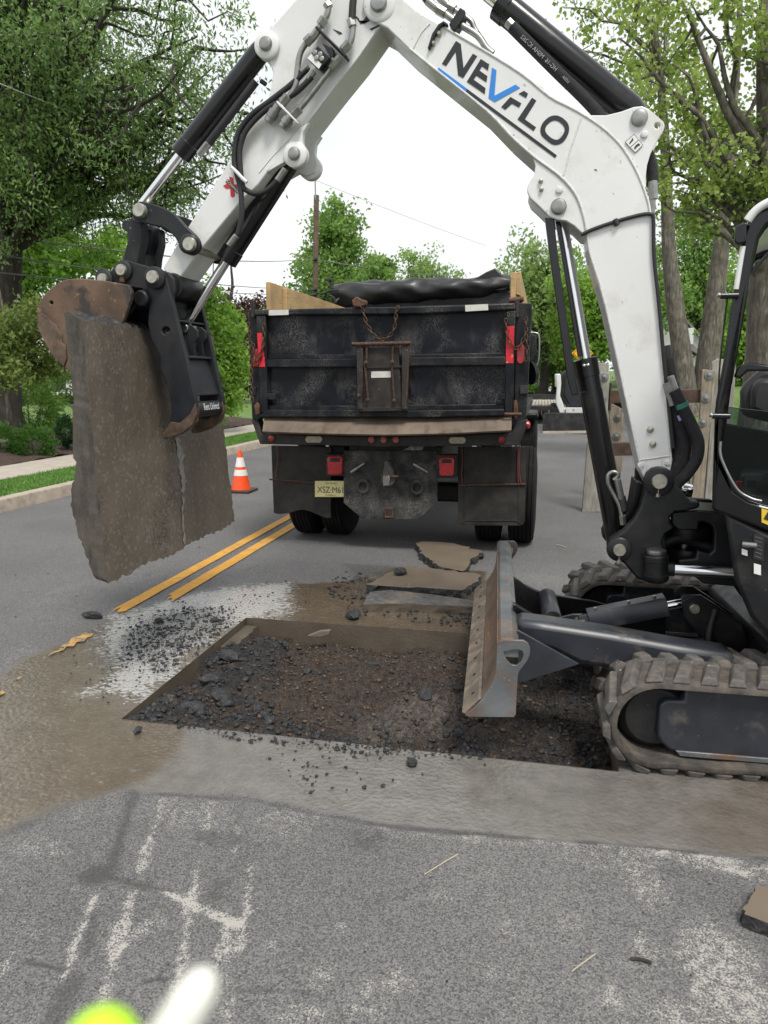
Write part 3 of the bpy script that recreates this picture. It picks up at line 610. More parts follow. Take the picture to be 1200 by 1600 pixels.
# left side: kerb, verge, footpath, planting bed, lawn
kerb = bpy.data.objects.new('kerb', None); COL.objects.link(kerb); struct(kerb)
kme = None
for side, xk in ((-1, RX0), (1, RX1)):
    for i in range(22):
        y0 = -6 + i * 3.0
        w_ = -.17 if side < 0 else .17
        prof = [(xk + .002 * side, -.1), (xk - .02 * -side, .135), (xk + .03 * side, .155), (xk + w_, .16), (xk + w_, -.1)]
        vs_ = [(x, y, z) for y in (y0 + .006, y0 + 2.994) for x, z in prof]; n = 5
        fs_ = [tuple(range(5)), tuple(range(9, 4, -1))] + [(k, (k + 1) % 5, (k + 1) % 5 + 5, k + 5) for k in range(5)]
        mk('kerb_stone', vs_, fs_, 'kerb_stone', kerb, 30, .008)
def sheet(name, x0, x1, y0, y1, zf, m, dx=.6, kind='structure'):
    nx_, ny_ = max(2, int(abs(x1 - x0) / dx) + 1), max(2, int(abs(y1 - y0) / dx) + 1)
    gx_, gy_ = np.linspace(x0, x1, nx_), np.linspace(y0, y1, ny_); X_, Y_ = np.meshgrid(gx_, gy_, indexing='ij'); Z_ = zf(X_, Y_) + 0 * X_
    i_, j_ = np.meshgrid(np.arange(nx_ - 1), np.arange(ny_ - 1), indexing='ij')
    q_ = np.stack([i_ * ny_ + j_, (i_ + 1) * ny_ + j_, (i_ + 1) * ny_ + j_ + 1, i_ * ny_ + j_ + 1], -1).reshape(-1, 4)
    o_ = fin(name, np_mesh(name, np.stack([X_, Y_, Z_], -1).reshape(-1, 3), q_), m, None, 60); o_['kind'] = kind; return o_
def lz_left(X_, Y_): return .15 + .012 * np.maximum(-8.6 - X_, 0) + .008 * np.maximum(Y_ - 20, 0)
def lz_right(X_, Y_): return .15 + .55 * ss(3.2, 9, X_) + .022 * np.maximum(Y_ - 8, 0)
sheet('verge', -7.45, RX0 - .168, -6, 60, lambda a, b_: .145, 'lawn', .5)
sheet('lawn', -70, -8.60, -6, 62, lz_left, 'lawn', 1.5)
sheet('lawn', RX1 + .168, 60, -6, 62, lz_right, 'lawn', 1.5)
def bed_z(X_, Y_):
    e = np.minimum(np.minimum(-8.62 - X_, X_ + 11.4), 2); return lz_left(X_, Y_) + .02 + .10 * np.clip(e / 1.0, 0, 1) + .03 * np.sin(X_ * 9 + Y_ * 4) * np.sin(Y_ * 7)
sheet('planting_bed', -11.4, -8.62, 6.0, 15.0, bed_z, 'mulch', .12)
sheet('planting_bed', -11.0, -8.62, 15.8, 22.5, bed_z, 'mulch', .2)
o = struct(mk('far_ground', [(-400, -100, -.6), (400, -100, -.6), (400, 600, -.6), (-400, 600, -.6)], [(0, 1, 2, 3)], 'lawn'))
o = struct(mk('far_lawn', [(-200, 61, .35), (RX0, 61, .02), (RX0, 260, 3.2), (-200, 260, 4)], [(0, 1, 2, 3)], 'lawn'))
o = struct(mk('far_lawn', [(RX1, 61, 1.0), (200, 61, 1.5), (200, 260, 5), (RX1, 260, 3.2)], [(0, 1, 2, 3)], 'lawn'))
walk = bpy.data.objects.new('footpath', None); COL.objects.link(walk); struct(walk)
for i in range(36):
    y0 = -4 + i * 1.5; box('paving_slab', (-8.025, y0 + .75, .11 + .003 * (i % 3)), (1.13, 1.485, .1), 'walk', walk, .008)
# grass blades on the verge and bed edge
def blades(name, n, x0, x1, y0, y1, zf, h, seed, label):
    rs = np.random.default_rng(seed); x = rs.uniform(x0, x1, n); y = rs.uniform(y0, y1, n); z = zf(x, y); a = rs.uniform(0, 6.28, n); hh = h * rs.uniform(.5, 1.2, n)
    dx, dy = np.cos(a) * .006, np.sin(a) * .006; lx, ly = rs.normal(0, .35, n) * hh, rs.normal(0, .35, n) * hh
    Vv = np.stack([np.stack([x - dx, y - dy, z], -1), np.stack([x + dx, y + dy, z], -1), np.stack([x + lx, y + ly, z + hh], -1)], 1).reshape(-1, 3)
    o_ = stuff(fin(name, np_mesh(name, Vv, np.arange(3 * n).reshape(-1, 3)), 'grass_blade')); o_['label'] = label; return o_
blades('grass', 26000, -7.44, RX0 - .17, 6.5, 19, lambda a, b_: .145 + 0 * a, .05, 1, 'short green grass strip between the kerb and the footpath')
blades('grass', 14000, 3.2, 7, 9, 26, lz_right, .06, 2, 'green lawn grass on the bank at the right')

# ------------------------------------------------------------------ trees and shrubs
def leaves_mesh(name, C_, size, m, parent, seed, aspect=.55, droop=.2, patch=None):
    rs = np.random.default_rng(seed); n = len(C_); u = rs.normal(size=(n, 3)); u[:, 2] -= droop; u /= np.linalg.norm(u, axis=1)[:, None]
    w_ = rs.normal(size=(n, 3)); w_ -= u * (w_ * u).sum(1)[:, None]; w_ /= np.linalg.norm(w_, axis=1)[:, None]
    s = size * rs.uniform(.6, 1.25, n)[:, None]; A, B = u * s * .5, w_ * s * .5 * aspect
    Vv = np.stack([C_ - A, C_ - A * .1 + B, C_ + A, C_ - A * .1 - B], 1).reshape(-1, 3)
    me = np_mesh(name, Vv, np.arange(4 * n).reshape(-1, 4))
    tn = np.clip(rs.normal(.45, .22, n) + (0 if patch is None else patch), 0, 1); tn = np.repeat(tn, 4)
    set_col(me, 'tint', np.stack([tn, tn, tn, np.ones_like(tn)], -1))
    return fin(name, me, m, parent)
def grow(path, r0, r1, n=7): 
    k = len(path); return tube_geo(path, [r0 + (r1 - r0) * (i / (k - 1)) ** .8 for i in range(k)], n)
def wob(p0, p1, n, amp, rs, sag=0):
    p0, p1 = np.array(p0, float), np.array(p1, float); d = np.linalg.norm(p1 - p0); out = [p0]; off = np.zeros(3)
    for i in range(1, n + 1):
        off = off + rs.normal(0, amp * d / n, 3); t_ = i / n; q_ = p0 + (p1 - p0) * t_ + off * (1 if i < n else .6); q_[2] += sag * d * math.sin(t_ * math.pi); out.append(q_)
    return out
def tree(name, label, base, H, r0, cc, cr_, n_limb, n_leaf, lsize, lm, bm_, seed, group=None, lean=(0, 0), limb_from=.3, cl=.09, aspect=.55, droop=.2, sub=6, inner=.35, top=.9, trunk_pts=None, cone=0, limbs=None, nside=8):
    """cc / cr_: crown centre and radii in world metres"""
    rs = np.random.default_rng(seed); base = np.array(base, float); root = thing(name, label, 'tree', tuple(base), group); geo = []
    tp = [np.array(p, float) for p in trunk_pts] if trunk_pts else wob(base, base + np.array([lean[0], lean[1], H * top]), 8, .10, rs)
    tp = [np.array(p) for p in cat_rom(tp, 3)]; k = len(tp)
    tr_r = lambda s: r0 * (1.0 - .86 * s) + r0 * .5 * math.exp(-s * 26)
    geo.append(tube_geo([Vector(p) for p in tp], [tr_r(i / (k - 1)) for i in range(k)], 14))
    cc, cr_ = np.array(cc, float), np.array(cr_, float); cs, wt = [], []
    tgt = []
    for i in range(n_limb):
        d = rs.normal(size=3); d /= np.linalg.norm(d); d[2] = d[2] * .9 + .05; rad = (inner + (1 - inner) * rs.random() ** .5) * .88
        p = cc + d * cr_ * rad
        if cone: f_c = np.clip(1 - cone * (p[2] - (cc[2] - cr_[2])) / (2 * cr_[2]), .12, 1); p[:2] = cc[:2] + (p[:2] - cc[:2]) * f_c * 1.25
        tgt.append(p)
    if limbs: tgt = [np.array(l_) for l_ in limbs] + tgt
    for li, p in enumerate(tgt):
        zs = base[2] + (p[2] - base[2]) * rs.uniform(.45, .8); s = np.clip((zs - base[2]) / max(tp[-1][2] - base[2], .1), limb_from, .97)
        i0 = int(s * (k - 1)); st = tp[i0]; ln = np.linalg.norm(p - st)
        r_l = min(tr_r(i0 / (k - 1)) * .55, .02 + ln * .022)
        pa = wob(st, p, 7, .22, rs, .06); pa = cat_rom(pa, 2); geo.append(grow([Vector(x_) for x_ in pa], r_l, .012, nside))
        for sidx in range(sub):
            j = rs.integers(len(pa) // 3, len(pa)); q0 = pa[j]; dv = rs.normal(size=3) * np.array([1, 1, .7]); dv /= np.linalg.norm(dv); q1 = q0 + dv * cr_ * rs.uniform(.16, .38)
            pb = wob(q0, q1, 4, .25, rs); geo.append(grow([Vector(x_) for x_ in pb], max(r_l * .3, .008), .005, 5)); cs += [pb[2], pb[3], pb[4]]; wt += [.6, .9, 1.2]
        cs.append(np.array(p)); wt.append(1.4)
    vs_, fs_ = join_geo(geo); mk('trunk', vs_, fs_, bm_, root, 60)
    cs = np.array(cs); wt = np.array(wt) * rs.uniform(.3, 1.6, len(wt)); wt /= wt.sum()
    idx = rs.choice(len(cs), n_leaf, p=wt); spread = rs.uniform(.5, 1.25, len(cs))[idx][:, None]
    off = rs.normal(size=(n_leaf, 3)); off *= (np.minimum(np.linalg.norm(off, axis=1), 1.9) / np.linalg.norm(off, axis=1))[:, None]; off = off * cr_.mean() * cl * spread * np.array([1, 1, .75])
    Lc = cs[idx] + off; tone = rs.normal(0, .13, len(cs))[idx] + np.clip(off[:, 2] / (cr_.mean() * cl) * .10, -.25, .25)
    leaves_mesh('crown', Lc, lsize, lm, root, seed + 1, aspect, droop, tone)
    return root
def tl(x, y, Y): return np.array(at(x, y, Y))
def shrub(name, label, c, r, n, ls, lm, seed, group=None, aspect=.6, cat='shrub', shell=.6):
    rs = np.random.default_rng(seed); root = thing(name, label, cat, (c[0], c[1], c[2] - r[2]), group); d = rs.normal(size=(n, 3)); d /= np.linalg.norm(d, axis=1)[:, None]
    lob = 1 + .16 * np.sin(d[:, 0] * 5 + seed) * np.cos(d[:, 1] * 6 + seed * 2) + .1 * np.sin(d[:, 2] * 9)
    P_ = np.array(c) + d * np.array(r) * (lob * (shell + (1 - shell) * rs.random(n)) * rs.uniform(.93, 1.07, n))[:, None]
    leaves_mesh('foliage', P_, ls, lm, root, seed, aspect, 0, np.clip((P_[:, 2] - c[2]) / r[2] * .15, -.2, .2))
    st = [tube_geo([Vector((c[0], c[1], c[2] - r[2])), Vector((c[0] + r[0] * .5 * math.cos(a_), c[1] + r[1] * .5 * math.sin(a_), c[2] + r[2] * .2))], [.02, .008], 6) for a_ in (0, 1.3, 2.6, 3.9, 5.2)]
    mk('stem', *join_geo(st), 'bark_dark', root); return root
# --- left side
tree('oak_tree', 'tall dark green oak overhanging the road at upper left', tl(4, 700, 15), 15, .42, (-10.6, 14.6, 8.8), (5.2, 4.6, 4.2), 34, 82000, .112, 'leaf_oak', 'bark_dark', 11, limb_from=.42, cl=.068, aspect=.36, droop=.9, sub=8, inner=.25,
     trunk_pts=[tl(3, 705, 15), tl(6, 600, 15), tl(10, 480, 15), tl(15, 350, 15), tl(14, 260, 15), tl(-5, 160, 15), tl(-20, 40, 15), tl(-20, -100, 15)],
     limbs=[tl(150, 15, 13.6), tl(330, 60, 14.0), tl(345, 170, 14.5), tl(250, 20, 13.5), tl(300, 230, 15), tl(200, 220, 15), tl(130, 130, 13), tl(60, 60, 12.5), tl(240, 120, 14), tl(160, 40, 13.5), tl(310, 130, 15), tl(80, 250, 15), tl(20, 200, 13.5), tl(345, 110, 15.5), tl(400, 190, 16.5), tl(385, 235, 16.5), tl(280, 270, 15.5), tl(230, 290, 15.5), tl(120, 300, 15.5), tl(170, 260, 14.5), tl(60, 320, 15), tl(280, 60, 13), tl(200, 100, 13), tl(100, 30, 12.5), tl(40, 130, 12.8)])
tree('broadleaf_tree', 'bright green tree behind the bucket under the big oak', (-23, 27, .4), 10, .25, tuple(tl(95, 375, 27)), (3.2, 3.2, 2.1), 16, 15000, .24, 'leaf_bright', 'bark_dark', 21, cl=.13)
tree('garden_tree', 'small young tree with yellowish tips in the mulch bed', tuple(tl(22, 716, 12.2))[:2] + (.25,), 4.4, .05, tuple(tl(34, 535, 12.2)), (1.1, 1.0, 1.1), 18, 8500, .10, 'leaf_sapling', 'bark_grey', 31, cl=.16, aspect=.5, limb_from=.4, sub=5)
tree('purple_tree', 'dark purple leaved tree left of the dump truck', tuple(tl(370, 620, 34))[:2] + (.4,), 8, .2, tuple(tl(366, 535, 34)), (1.9, 1.9, 3.2), 18, 13000, .22, 'leaf_purple', 'bark_dark', 41, cl=.16)
tree('ornamental_tree', 'bright lime green tree just behind the hanging slab', tuple(tl(345, 678, 18))[:2] + (.2,), 5, .06, tuple(tl(338, 545, 18)), (.95, .95, 1.85), 22, 15000, .125, 'leaf_bright', 'bark_dark', 51, cl=.17, limb_from=.12)
shrub('round_shrub', 'round clipped green shrub at the left picture edge', tuple(tl(3, 692, 11.6)), (.38, .38, .33), 2600, .055, 'leaf_shrub', 61, 'clipped shrubs in the mulch bed')
shrub('round_shrub', 'round clipped green shrub right of the young tree', tuple(tl(53, 696, 11.8)), (.42, .42, .34), 3200, .055, 'leaf_shrub', 62, 'clipped shrubs in the mulch bed')
shrub('conifer_shrub', 'small dark conifer shrub next to the hanging slab', tuple(tl(103, 675, 12.6)), (.22, .22, .33), 2200, .05, 'leaf_dark', 63)
shrub('loose_shrub', 'loose olive green shrub on the lawn behind the young tree', tuple(tl(45, 640, 16)), (.9, .7, .85), 5200, .09, 'leaf_mid', 64)
shrub('hedge', 'dark hedge far behind the mulch bed', (-22, 30, 1.1), (3.5, 1.0, 1.0), 6000, .16, 'leaf_mid', 65, None, .6, 'hedge')
# --- beyond the truck
tree('cone_tree', 'tall pointed green tree rising behind the dump truck', tuple(tl(530, 560, 58))[:2] + (.4,), 15.5, .3, tuple(tl(528, 425, 58)), (5.2, 5.0, 6.4), 46, 21000, .36, 'leaf_mid', 'bark_dark', 71, cl=.11, cone=.86, limb_from=.1, inner=.5)
tree('broadleaf_tree', 'green tree leaning out right of the pointed tree', tuple(tl(600, 560, 52))[:2] + (.4,), 9, .2, tuple(tl(585, 445, 54)), (2.4, 2.4, 2.9), 18, 9000, .33, 'leaf_mid', 'bark_dark', 72, cl=.14)
tree('broadleaf_tree', 'pale thin treetops above the black tarp', tuple(tl(665, 560, 75))[:2] + (.5,), 13, .25, tuple(tl(662, 436, 75)), (4.6, 4, 3.0), 16, 6500, .36, 'leaf_far', 'bark_dark', 73, cl=.14)
tree('broadleaf_tree', 'light green spreading tree right of the truck', tuple(tl(850, 570, 42))[:2] + (.5,), 11, .25, tuple(tl(822, 470, 42)), (3.6, 3.2, 4.0), 34, 16000, .26, 'leaf_far', 'bark_dark', 74, cl=.13, limb_from=.2)
tree('broadleaf_tree', 'green tree seen between the boom and its cylinder', tuple(tl(925, 570, 38))[:2] + (.6,), 10, .22, tuple(tl(925, 480, 38)), (2.6, 2.6, 3.3), 26, 14000, .22, 'leaf_bright', 'bark_dark', 75, cl=.14, limb_from=.15)
tree('broadleaf_tree', 'dense mid green tree behind the truck mirror', tuple(tl(868, 590, 46))[:2] + (.6,), 7, .2, tuple(tl(866, 545, 46)), (2.6, 2.4, 2.1), 18, 12000, .22, 'leaf_mid', 'bark_dark', 76, cl=.15, limb_from=.12)
tree('broadleaf_tree', 'far green tree filling the gap left of the truck', tuple(tl(410, 600, 60))[:2] + (.6,), 9, .25, tuple(tl(400, 540, 62)), (4, 3, 4), 18, 9000, .34, 'leaf_mid', 'bark_dark', 77, cl=.15, limb_from=.1)
tree('broadleaf_tree', 'far green tree behind the white house at left', (-36, 44, .6), 12, .3, (-36, 44, 6), (5, 4, 4.5), 20, 9000, .36, 'leaf_mid', 'bark_dark', 78, cl=.14, limb_from=.1)
tree('broadleaf_tree', 'far green tree behind the lawn at the left edge', (-30, 34, .5), 9, .25, (-30, 34, 4.6), (4, 4, 3.6), 20, 9000, .3, 'leaf_mid', 'bark_dark', 79, cl=.15, limb_from=.1)
# --- right side: two big trunks from one base, a third behind the cab, sparse maple leaves
B0 = tl(1083, 620, 22)
tree('oak_tree', 'grey trunk leaning left just right of the boom', B0 + np.array([-.1, 0, -.5]), 17, .30, tuple(tl(985, 40, 22)), (2.4, 2.4, 2.2), 5, 2600, .13, 'leaf_maple', 'bark_grey', 81, cl=.13, aspect=.8, sub=5,
     trunk_pts=[B0 + np.array([-.1, 0, -.6]), tl(1066, 560, 22), tl(1054, 470, 22), tl(1046, 400, 22), tl(1042, 320, 22), tl(1038, 200, 22), tl(1026, 70, 22), tl(1018, 20, 22)], limbs=[tl(975, -30, 22), tl(1045, -40, 22), tl(870, 68, 21.5), tl(885, 20, 21.5), tl(1000, 150, 21.5)], limb_from=.84)
tree('oak_tree', 'grey trunk leaning right between boom and cab', B0 + np.array([.35, .3, -.5]), 17, .34, tuple(tl(1130, 60, 22.5)), (2.4, 2.4, 3.0), 8, 3400, .13, 'leaf_maple', 'bark_grey', 82, cl=.12, aspect=.8, sub=5,
     trunk_pts=[B0 + np.array([.3, .3, -.6]), tl(1106, 560, 22.3), tl(1117, 470, 22.3), tl(1125, 400, 22.3), tl(1133, 330, 22.3), tl(1142, 200, 22.3), tl(1152, 90, 22.3), tl(1158, -30, 22.3)], limb_from=.6)
B1 = tl(1204, 640, 14.5)
tree('maple_tree', 'large maple trunk behind the cab with leafy crooked branches', (B1[0], B1[1], .4), 14, .46, tuple(tl(1120, 110, 14)), (2.2, 2.0, 2.5), 6, 7000, .092, 'leaf_maple', 'bark_grey', 83, cl=.075, aspect=.85, sub=6,
     trunk_pts=[np.array([B1[0], B1[1], .3]), tl(1203, 560, 14.5), tl(1202, 470, 14.5), tl(1204, 380, 14.5), tl(1203, 290, 14.5), tl(1200, 200, 14.5), tl(1194, 90, 14.5), tl(1196, -40, 14.5)],
     limbs=[tl(1030, 320, 13.6), tl(1045, 255, 13.8), tl(1055, 215, 13.8), tl(1065, 120, 13.8), tl(1120, 20, 14), tl(1090, 190, 13.6), tl(1025, 190, 14), tl(1070, 60, 14), tl(1170, 30, 13.8), tl(1085, 260, 13.4), tl(1130, 230, 13.2), tl(1020, 285, 13.6)], limb_from=.3)
tree('broadleaf_tree', 'green tree behind the trunks on the right lawn', tuple(tl(1085, 570, 60))[:2] + (1.2,), 15, .3, tuple(tl(1085, 420, 60)), (4.2, 4, 6.0), 28, 15000, .30, 'leaf_mid', 'bark_dark', 84, cl=.13, limb_from=.1)
tree('spruce_tree', 'dark spruce behind the white house on the right', tuple(tl(1100, 570, 66))[:2] + (1.3,), 11, .25, tuple(tl(1100, 505, 66)), (5.0, 3, 4.0), 30, 13000, .30, 'leaf_dark', 'bark_dark', 85, cl=.13, limb_from=.05, inner=.2)
tree('broadleaf_tree', 'green tree behind the cab at the right edge', tuple(tl(1170, 590, 34))[:2] + (1.0,), 9, .22, tuple(tl(1180, 510, 34)), (2.6, 2.6, 3.6), 20, 13000, .22, 'leaf_bright', 'bark_dark', 86, cl=.14, limb_from=.1)
tree('broadleaf_tree', 'green tree directly behind the white boom', tuple(tl(990, 580, 44))[:2] + (.9,), 10, .25, tuple(tl(990, 470, 44)), (3.2, 3, 4.4), 22, 14000, .26, 'leaf_mid', 'bark_dark', 87, cl=.14, limb_from=.1)
shrub('hedge', 'green hedge in front of the white house on the right', tuple(tl(1050, 606, 34)), (1.6, .6, .5), 3600, .13, 'leaf_mid', 88, None, .6, 'hedge')
shrub('round_shrub', 'green shrub between the two leaning trunks', tuple(tl(1098, 598, 27)), (.55, .5, .6), 2600, .1, 'leaf_bright', 89)
shrub('round_shrub', 'yellow green shrub beside the far porch', tuple(tl(838, 592, 50)), (1.0, .8, 1.0), 2200, .16, 'leaf_bright', 90)
# ------------------------------------------------------------------ the excavator
EX = thing('excavator', 'white and black compact excavator with raised boom lifting a road slab', 'excavator', (1.6, 3.9, 0))
def zc(ox, oy, s): return lambda pts: [(ox + x / s, oy + y / s) for x, y in pts]      # coordinates read off an enlargement
z1, z2, z3, z4, z5 = zc(360, 0, 4), zc(180, 200, 3.75), zc(40, 420, 3.529), zc(600, 0, 4), zc(800, 140, 4.615)
z6, z7, zb, zt, z8 = zc(900, 480, 4), zc(900, 700, 4), zc(720, 830, 5), zc(920, 980, 4.286), zc(1040, 300, 3.075)
BV0, BT = 3.67, .26                                      # boom: near face and width
AV0, AT = 3.69, .22                                      # arm
# ---- tracks
def make_track(v0, near):
    cu, cz, Rr, Lr, wv = .065, .215, .192, 2.02, .40
    path = []
    nA = 18
    for i in range(nA + 1): a = math.pi / 2 + math.pi * i / nA; path.append((cu + Rr * math.cos(a), cz + Rr * math.sin(a), a))
    for i in range(1, 24): path.append((cu + Lr * i / 24, cz - Rr + .004 * math.sin(i * 1.7), -math.pi / 2))
    for i in range(nA + 1): a = -math.pi / 2 + math.pi * i / nA; path.append((cu + Lr + Rr * math.cos(a), cz + Rr * math.sin(a), a))
    for i in range(1, 24): path.append((cu + Lr - Lr * i / 24, cz + Rr - .012 * math.sin(math.pi * i / 24), math.pi / 2))
    vs, fs = [], []; k = len(path)
    for (u, z, a) in path:
        ca, sa = math.cos(a), math.sin(a)
        for rr, vv in ((0, .012), (0, wv - .012), (-.012, wv), (-.03, wv), (-.034, wv * .5), (-.03, 0), (-.012, 0)): vs.append(FU.p(u + ca * rr, v0 + vv, z + sa * rr))
    for i in range(k):
        j = (i + 1) % k
        for q in range(7): r = (q + 1) % 7; fs.append((i * 7 + q, i * 7 + r, j * 7 + r, j * 7 + q))
    tr = mk('track', vs, fs, 'track_rubber', EX, 50)
    # tread lugs, two staggered rows
    seglen = [0]
    for i in range(k): j = (i + 1) % k; seglen.append(seglen[-1] + math.hypot(path[j][0] - path[i][0], path[j][1] - path[i][1]))
    tot = seglen[-1]; n = 50; meshes = []
    for row in (0, 1):
        sk = .03 if row == 0 else -.03
        base = [(-.036 - sk, 0), (.036 - sk, 0), (.040 + sk, .20), (-.034 + sk, .20)]
        topp = [(-.022 - sk, .012), (.024 - sk, .012), (.028 + sk, .185), (-.020 + sk, .185)]
        if row: base = [(x, y + .20) for x, y in base]; topp = [(x, y + .20) for x, y in topp]
        v_ = [(x, y, -.004) for x, y in base] + [(x, y, .027) for x, y in topp]
        f_ = [(0, 3, 2, 1), (4, 5, 6, 7)] + [(i, (i + 1) % 4, (i + 1) % 4 + 4, i + 4) for i in range(4)]
        me = bpy.data.meshes.new('lug'); me.from_pydata(v_, [], f_); me.update(); me.materials.append(M['track_lug']); meshes.append(me)
    for row in (0, 1):
        for i in range(n):
            s = (i + .5 * row) / n * tot; j = max(q for q in range(k) if seglen[q] <= s); t_ = (s - seglen[j]) / max(seglen[j + 1] - seglen[j], 1e-6)
            a_, b_ = path[j], path[(j + 1) % k]; u, z = a_[0] + (b_[0] - a_[0]) * t_, a_[1] + (b_[1] - a_[1]) * t_
            du, dz = b_[0] - a_[0], b_[1] - a_[1]; l_ = math.hypot(du, dz); du, dz = du / l_, dz / l_
            xd = Vector(FU.u) * du + Vector((0, 0, dz)); yd = Vector(FU.n); zd = Vector(FU.u) * dz * 1 + Vector((0, 0, -du)); zd = zd if zd.dot(Vector(FU.u) * (u - (cu if u < cu + Lr / 2 else cu + Lr)) + Vector((0, 0, z - cz))) > 0 else -zd
            xd = yd.cross(zd)
            o = bpy.data.objects.new('lug', meshes[row]); o.parent = tr; COL.objects.link(o)
            mw = Matrix((xd, yd, zd)).transposed(); o.rotation_euler = mw.to_euler(); o.location = FU.p(u, v0, z)
            bv = o.modifiers.new('bevel', 'BEVEL'); bv.width = .006; bv.segments = 2
    # running gear
    for nm, uc, r in (('idler_wheel', cu + .005, .150), ('sprocket', cu + Lr, .150)):
        lathe(nm, FU.p(uc, v0 + .09, cz), FU.p(uc, v0 + .31, cz), [(0, r * .35), (0, r * .8), (.15, r), (.4, r), (.42, r * .75), (.58, r * .75), (.6, r), (.85, r), (1, r * .8)], 'black_paint', EX, 28)
    for i in range(5):
        uc = cu + .42 + i * .31; lathe('roller', FU.p(uc, v0 + .07, .085), FU.p(uc, v0 + .33, .085), [(0, .03), (0, .048), (.2, .052), (.3, .035), (.7, .035), (.8, .052), (1, .048)], 'rust', EX, 18)
    prof = [(.075, .115), (.09, .085), (.13, .052), (.20, .040), (1.85, .045), (1.92, .10), (1.92, .25), (1.85, .335), (.17, .335), (.17, .275), (.10, .275), (.075, .25)]
    fr_ = prism('track_frame', [FU.p(a, v0 + .06, b + .03) for a, b in prof], FU.n * .27, 'blue_black', EX, .012)
    prism('frame_lip', [FU.p(a, v0 + .052, b + .03) for a, b in ((.17, .035), (.62, .030), (.62, .052), (.15, .058))], FU.n * .012, 'blade_steel', fr_, .003)
    for uc, zz in ((.81, .068), (1.35, .068)): lathe('roller_bolt', FU.p(uc, v0 + .04, zz + .03), FU.p(uc, v0 + .07, zz + .03), [(0, .018), (.3, .022), (1, .022)], 'pin_steel', fr_, 6)
    prism('lift_eye', [FU.p(a, v0 + .045, b) for a, b in ((.90, .355), (.925, .36), (.94, .33), (.945, .26), (.93, .225), (.905, .235), (.90, .29))], FU.n * .02, 'black_paint', fr_, .004)
    if near:
        lab = mk('label', [FU.p(a, v0 + .0575, b) for a, b in ((.985, .205), (1.05, .205), (1.05, .262), (.985, .262))], [(0, 1, 2, 3)], 'decal_white', fr_)
        writing('label_writing', 'S', FU.p(1.01, v0 + .0565, .222), FU.u, (0, 0, 1), .028, 'label_black', fr_); mk('label_line', [FU.p(a, v0 + .0565, b) for a, b in ((.99, .246), (1.045, .246), (1.045, .250), (.99, .250))], [(0, 1, 2, 3)], 'label_black', fr_)
    else: pass
make_track(0.0, True); make_track(1.50, False)
# ---- undercarriage middle: cross frame, slew ring
prism('car_body', [FU.p(u, .45, z) for u, z in ((.62, .17), (1.55, .17), (1.65, .40), (1.45, .52), (.80, .52), (.62, .40))], FU.n * 1.0, 'black_paint', EX, .02)
lathe('slew_ring', FU.p(1.10, .95, .50), FU.p(1.10, .95, .62), [(0, .36), (.3, .40), (.6, .40), (1, .38)], 'black_paint', EX, 36)
for s_, v_ in ((0, .40), (1, 1.20)): prism('cross_leg', [FU.p(u, v_, z) for u, z in ((.75, .12), (.98, .12), (1.0, .36), (.75, .42))], FU.n * .32, 'black_paint', EX, .015)
hose('hydraulic_hose', [FU.p(.45, .70, .50), FU.p(.42, .66, .36), FU.p(.47, .64, .24), FU.p(.62, .60, .27), FU.p(.8, .62, .30)], .016, 'rubber', EX)
hose('hydraulic_hose', [FU.p(.40, .85, .46), FU.p(.46, .82, .30), FU.p(.58, .8, .26), FU.p(.72, .78, .32)], .013, 'rubber', EX)
# ---- dozer blade
BVN, BVF = .02, 1.86
bl_curve = zb([(285, 870), (283, 930), (279, 1000), (268, 1100), (240, 1190), (190, 1275), (110, 1365), (30, 1422)])
C0 = [FU.at(x, y, BVN) for x, y in bl_curve]
C0 = [Vector(q) for q in cat_rom(C0, 3)]
uvec = Vector(FU.u); nvec = Vector(FU.n)
back = [p + uvec * .018 for p in C0]
blade = prism('blade', C0 + back[::-1], FU.n * (BVF - BVN), 'blade_face', EX, .002, (), 40)
dh = zb([(332, 932), (385, 922), (440, 915), (480, 924), (490, 955), (472, 1008), (432, 1040), (392, 1032), (352, 992)])
for v_ in (BVN - .014, BVF):
    sp_ = [FU.at(x, y, BVN) for x, y in zb([(288, 868), (300, 850), (330, 840), (490, 845), (522, 865), (540, 900), (540, 950), (520, 1000), (455, 1085), (446, 1120), (440, 1190), (430, 1420), (415, 1443), (60, 1440), (32, 1424), (110, 1367), (190, 1277), (240, 1192), (268, 1102), (279, 1002)])]
    hh = [FU.at(x, y, BVN) for x, y in dh]; off = nvec * (v_ - BVN)
    prism('side_plate', [p + off for p in sp_], FU.n * .014, 'blade_steel', blade, .002, [[p + off for p in hh]])
pt = FU.at(*zb([(292, 846)])[0], BVN); uw = .085
prism('top_tube', [pt + uvec * a + Vector((0, 0, b)) for a, b in ((.002, -.006), (.012, .006), (.058, .006), (uw, -.018), (uw, -.075), (.004, -.075))], FU.n * (BVF - BVN), 'blade_steel', blade, .003)
ce = [C0[-1] + Vector((0, 0, -.004)), C0[-1] + uvec * -.012 + Vector((0, 0, .004)), C0[-6] + uvec * -.014, C0[-6] + uvec * -.002]
prism('cutting_edge', ce, FU.n * (BVF - BVN), 'cutting_edge', blade, .002)
for i in range(9):
    pb = C0[-5] * .5 + C0[-3] * .5 + nvec * (.10 + i * .205); d_ = (C0[-6] - C0[-1]).normalized().cross(nvec)
    if d_.dot(uvec) > 0: d_ = -d_
    rod('edge_bolt', pb + d_ * .004, pb + d_ * .018, .008, 'label_black', blade, 8)
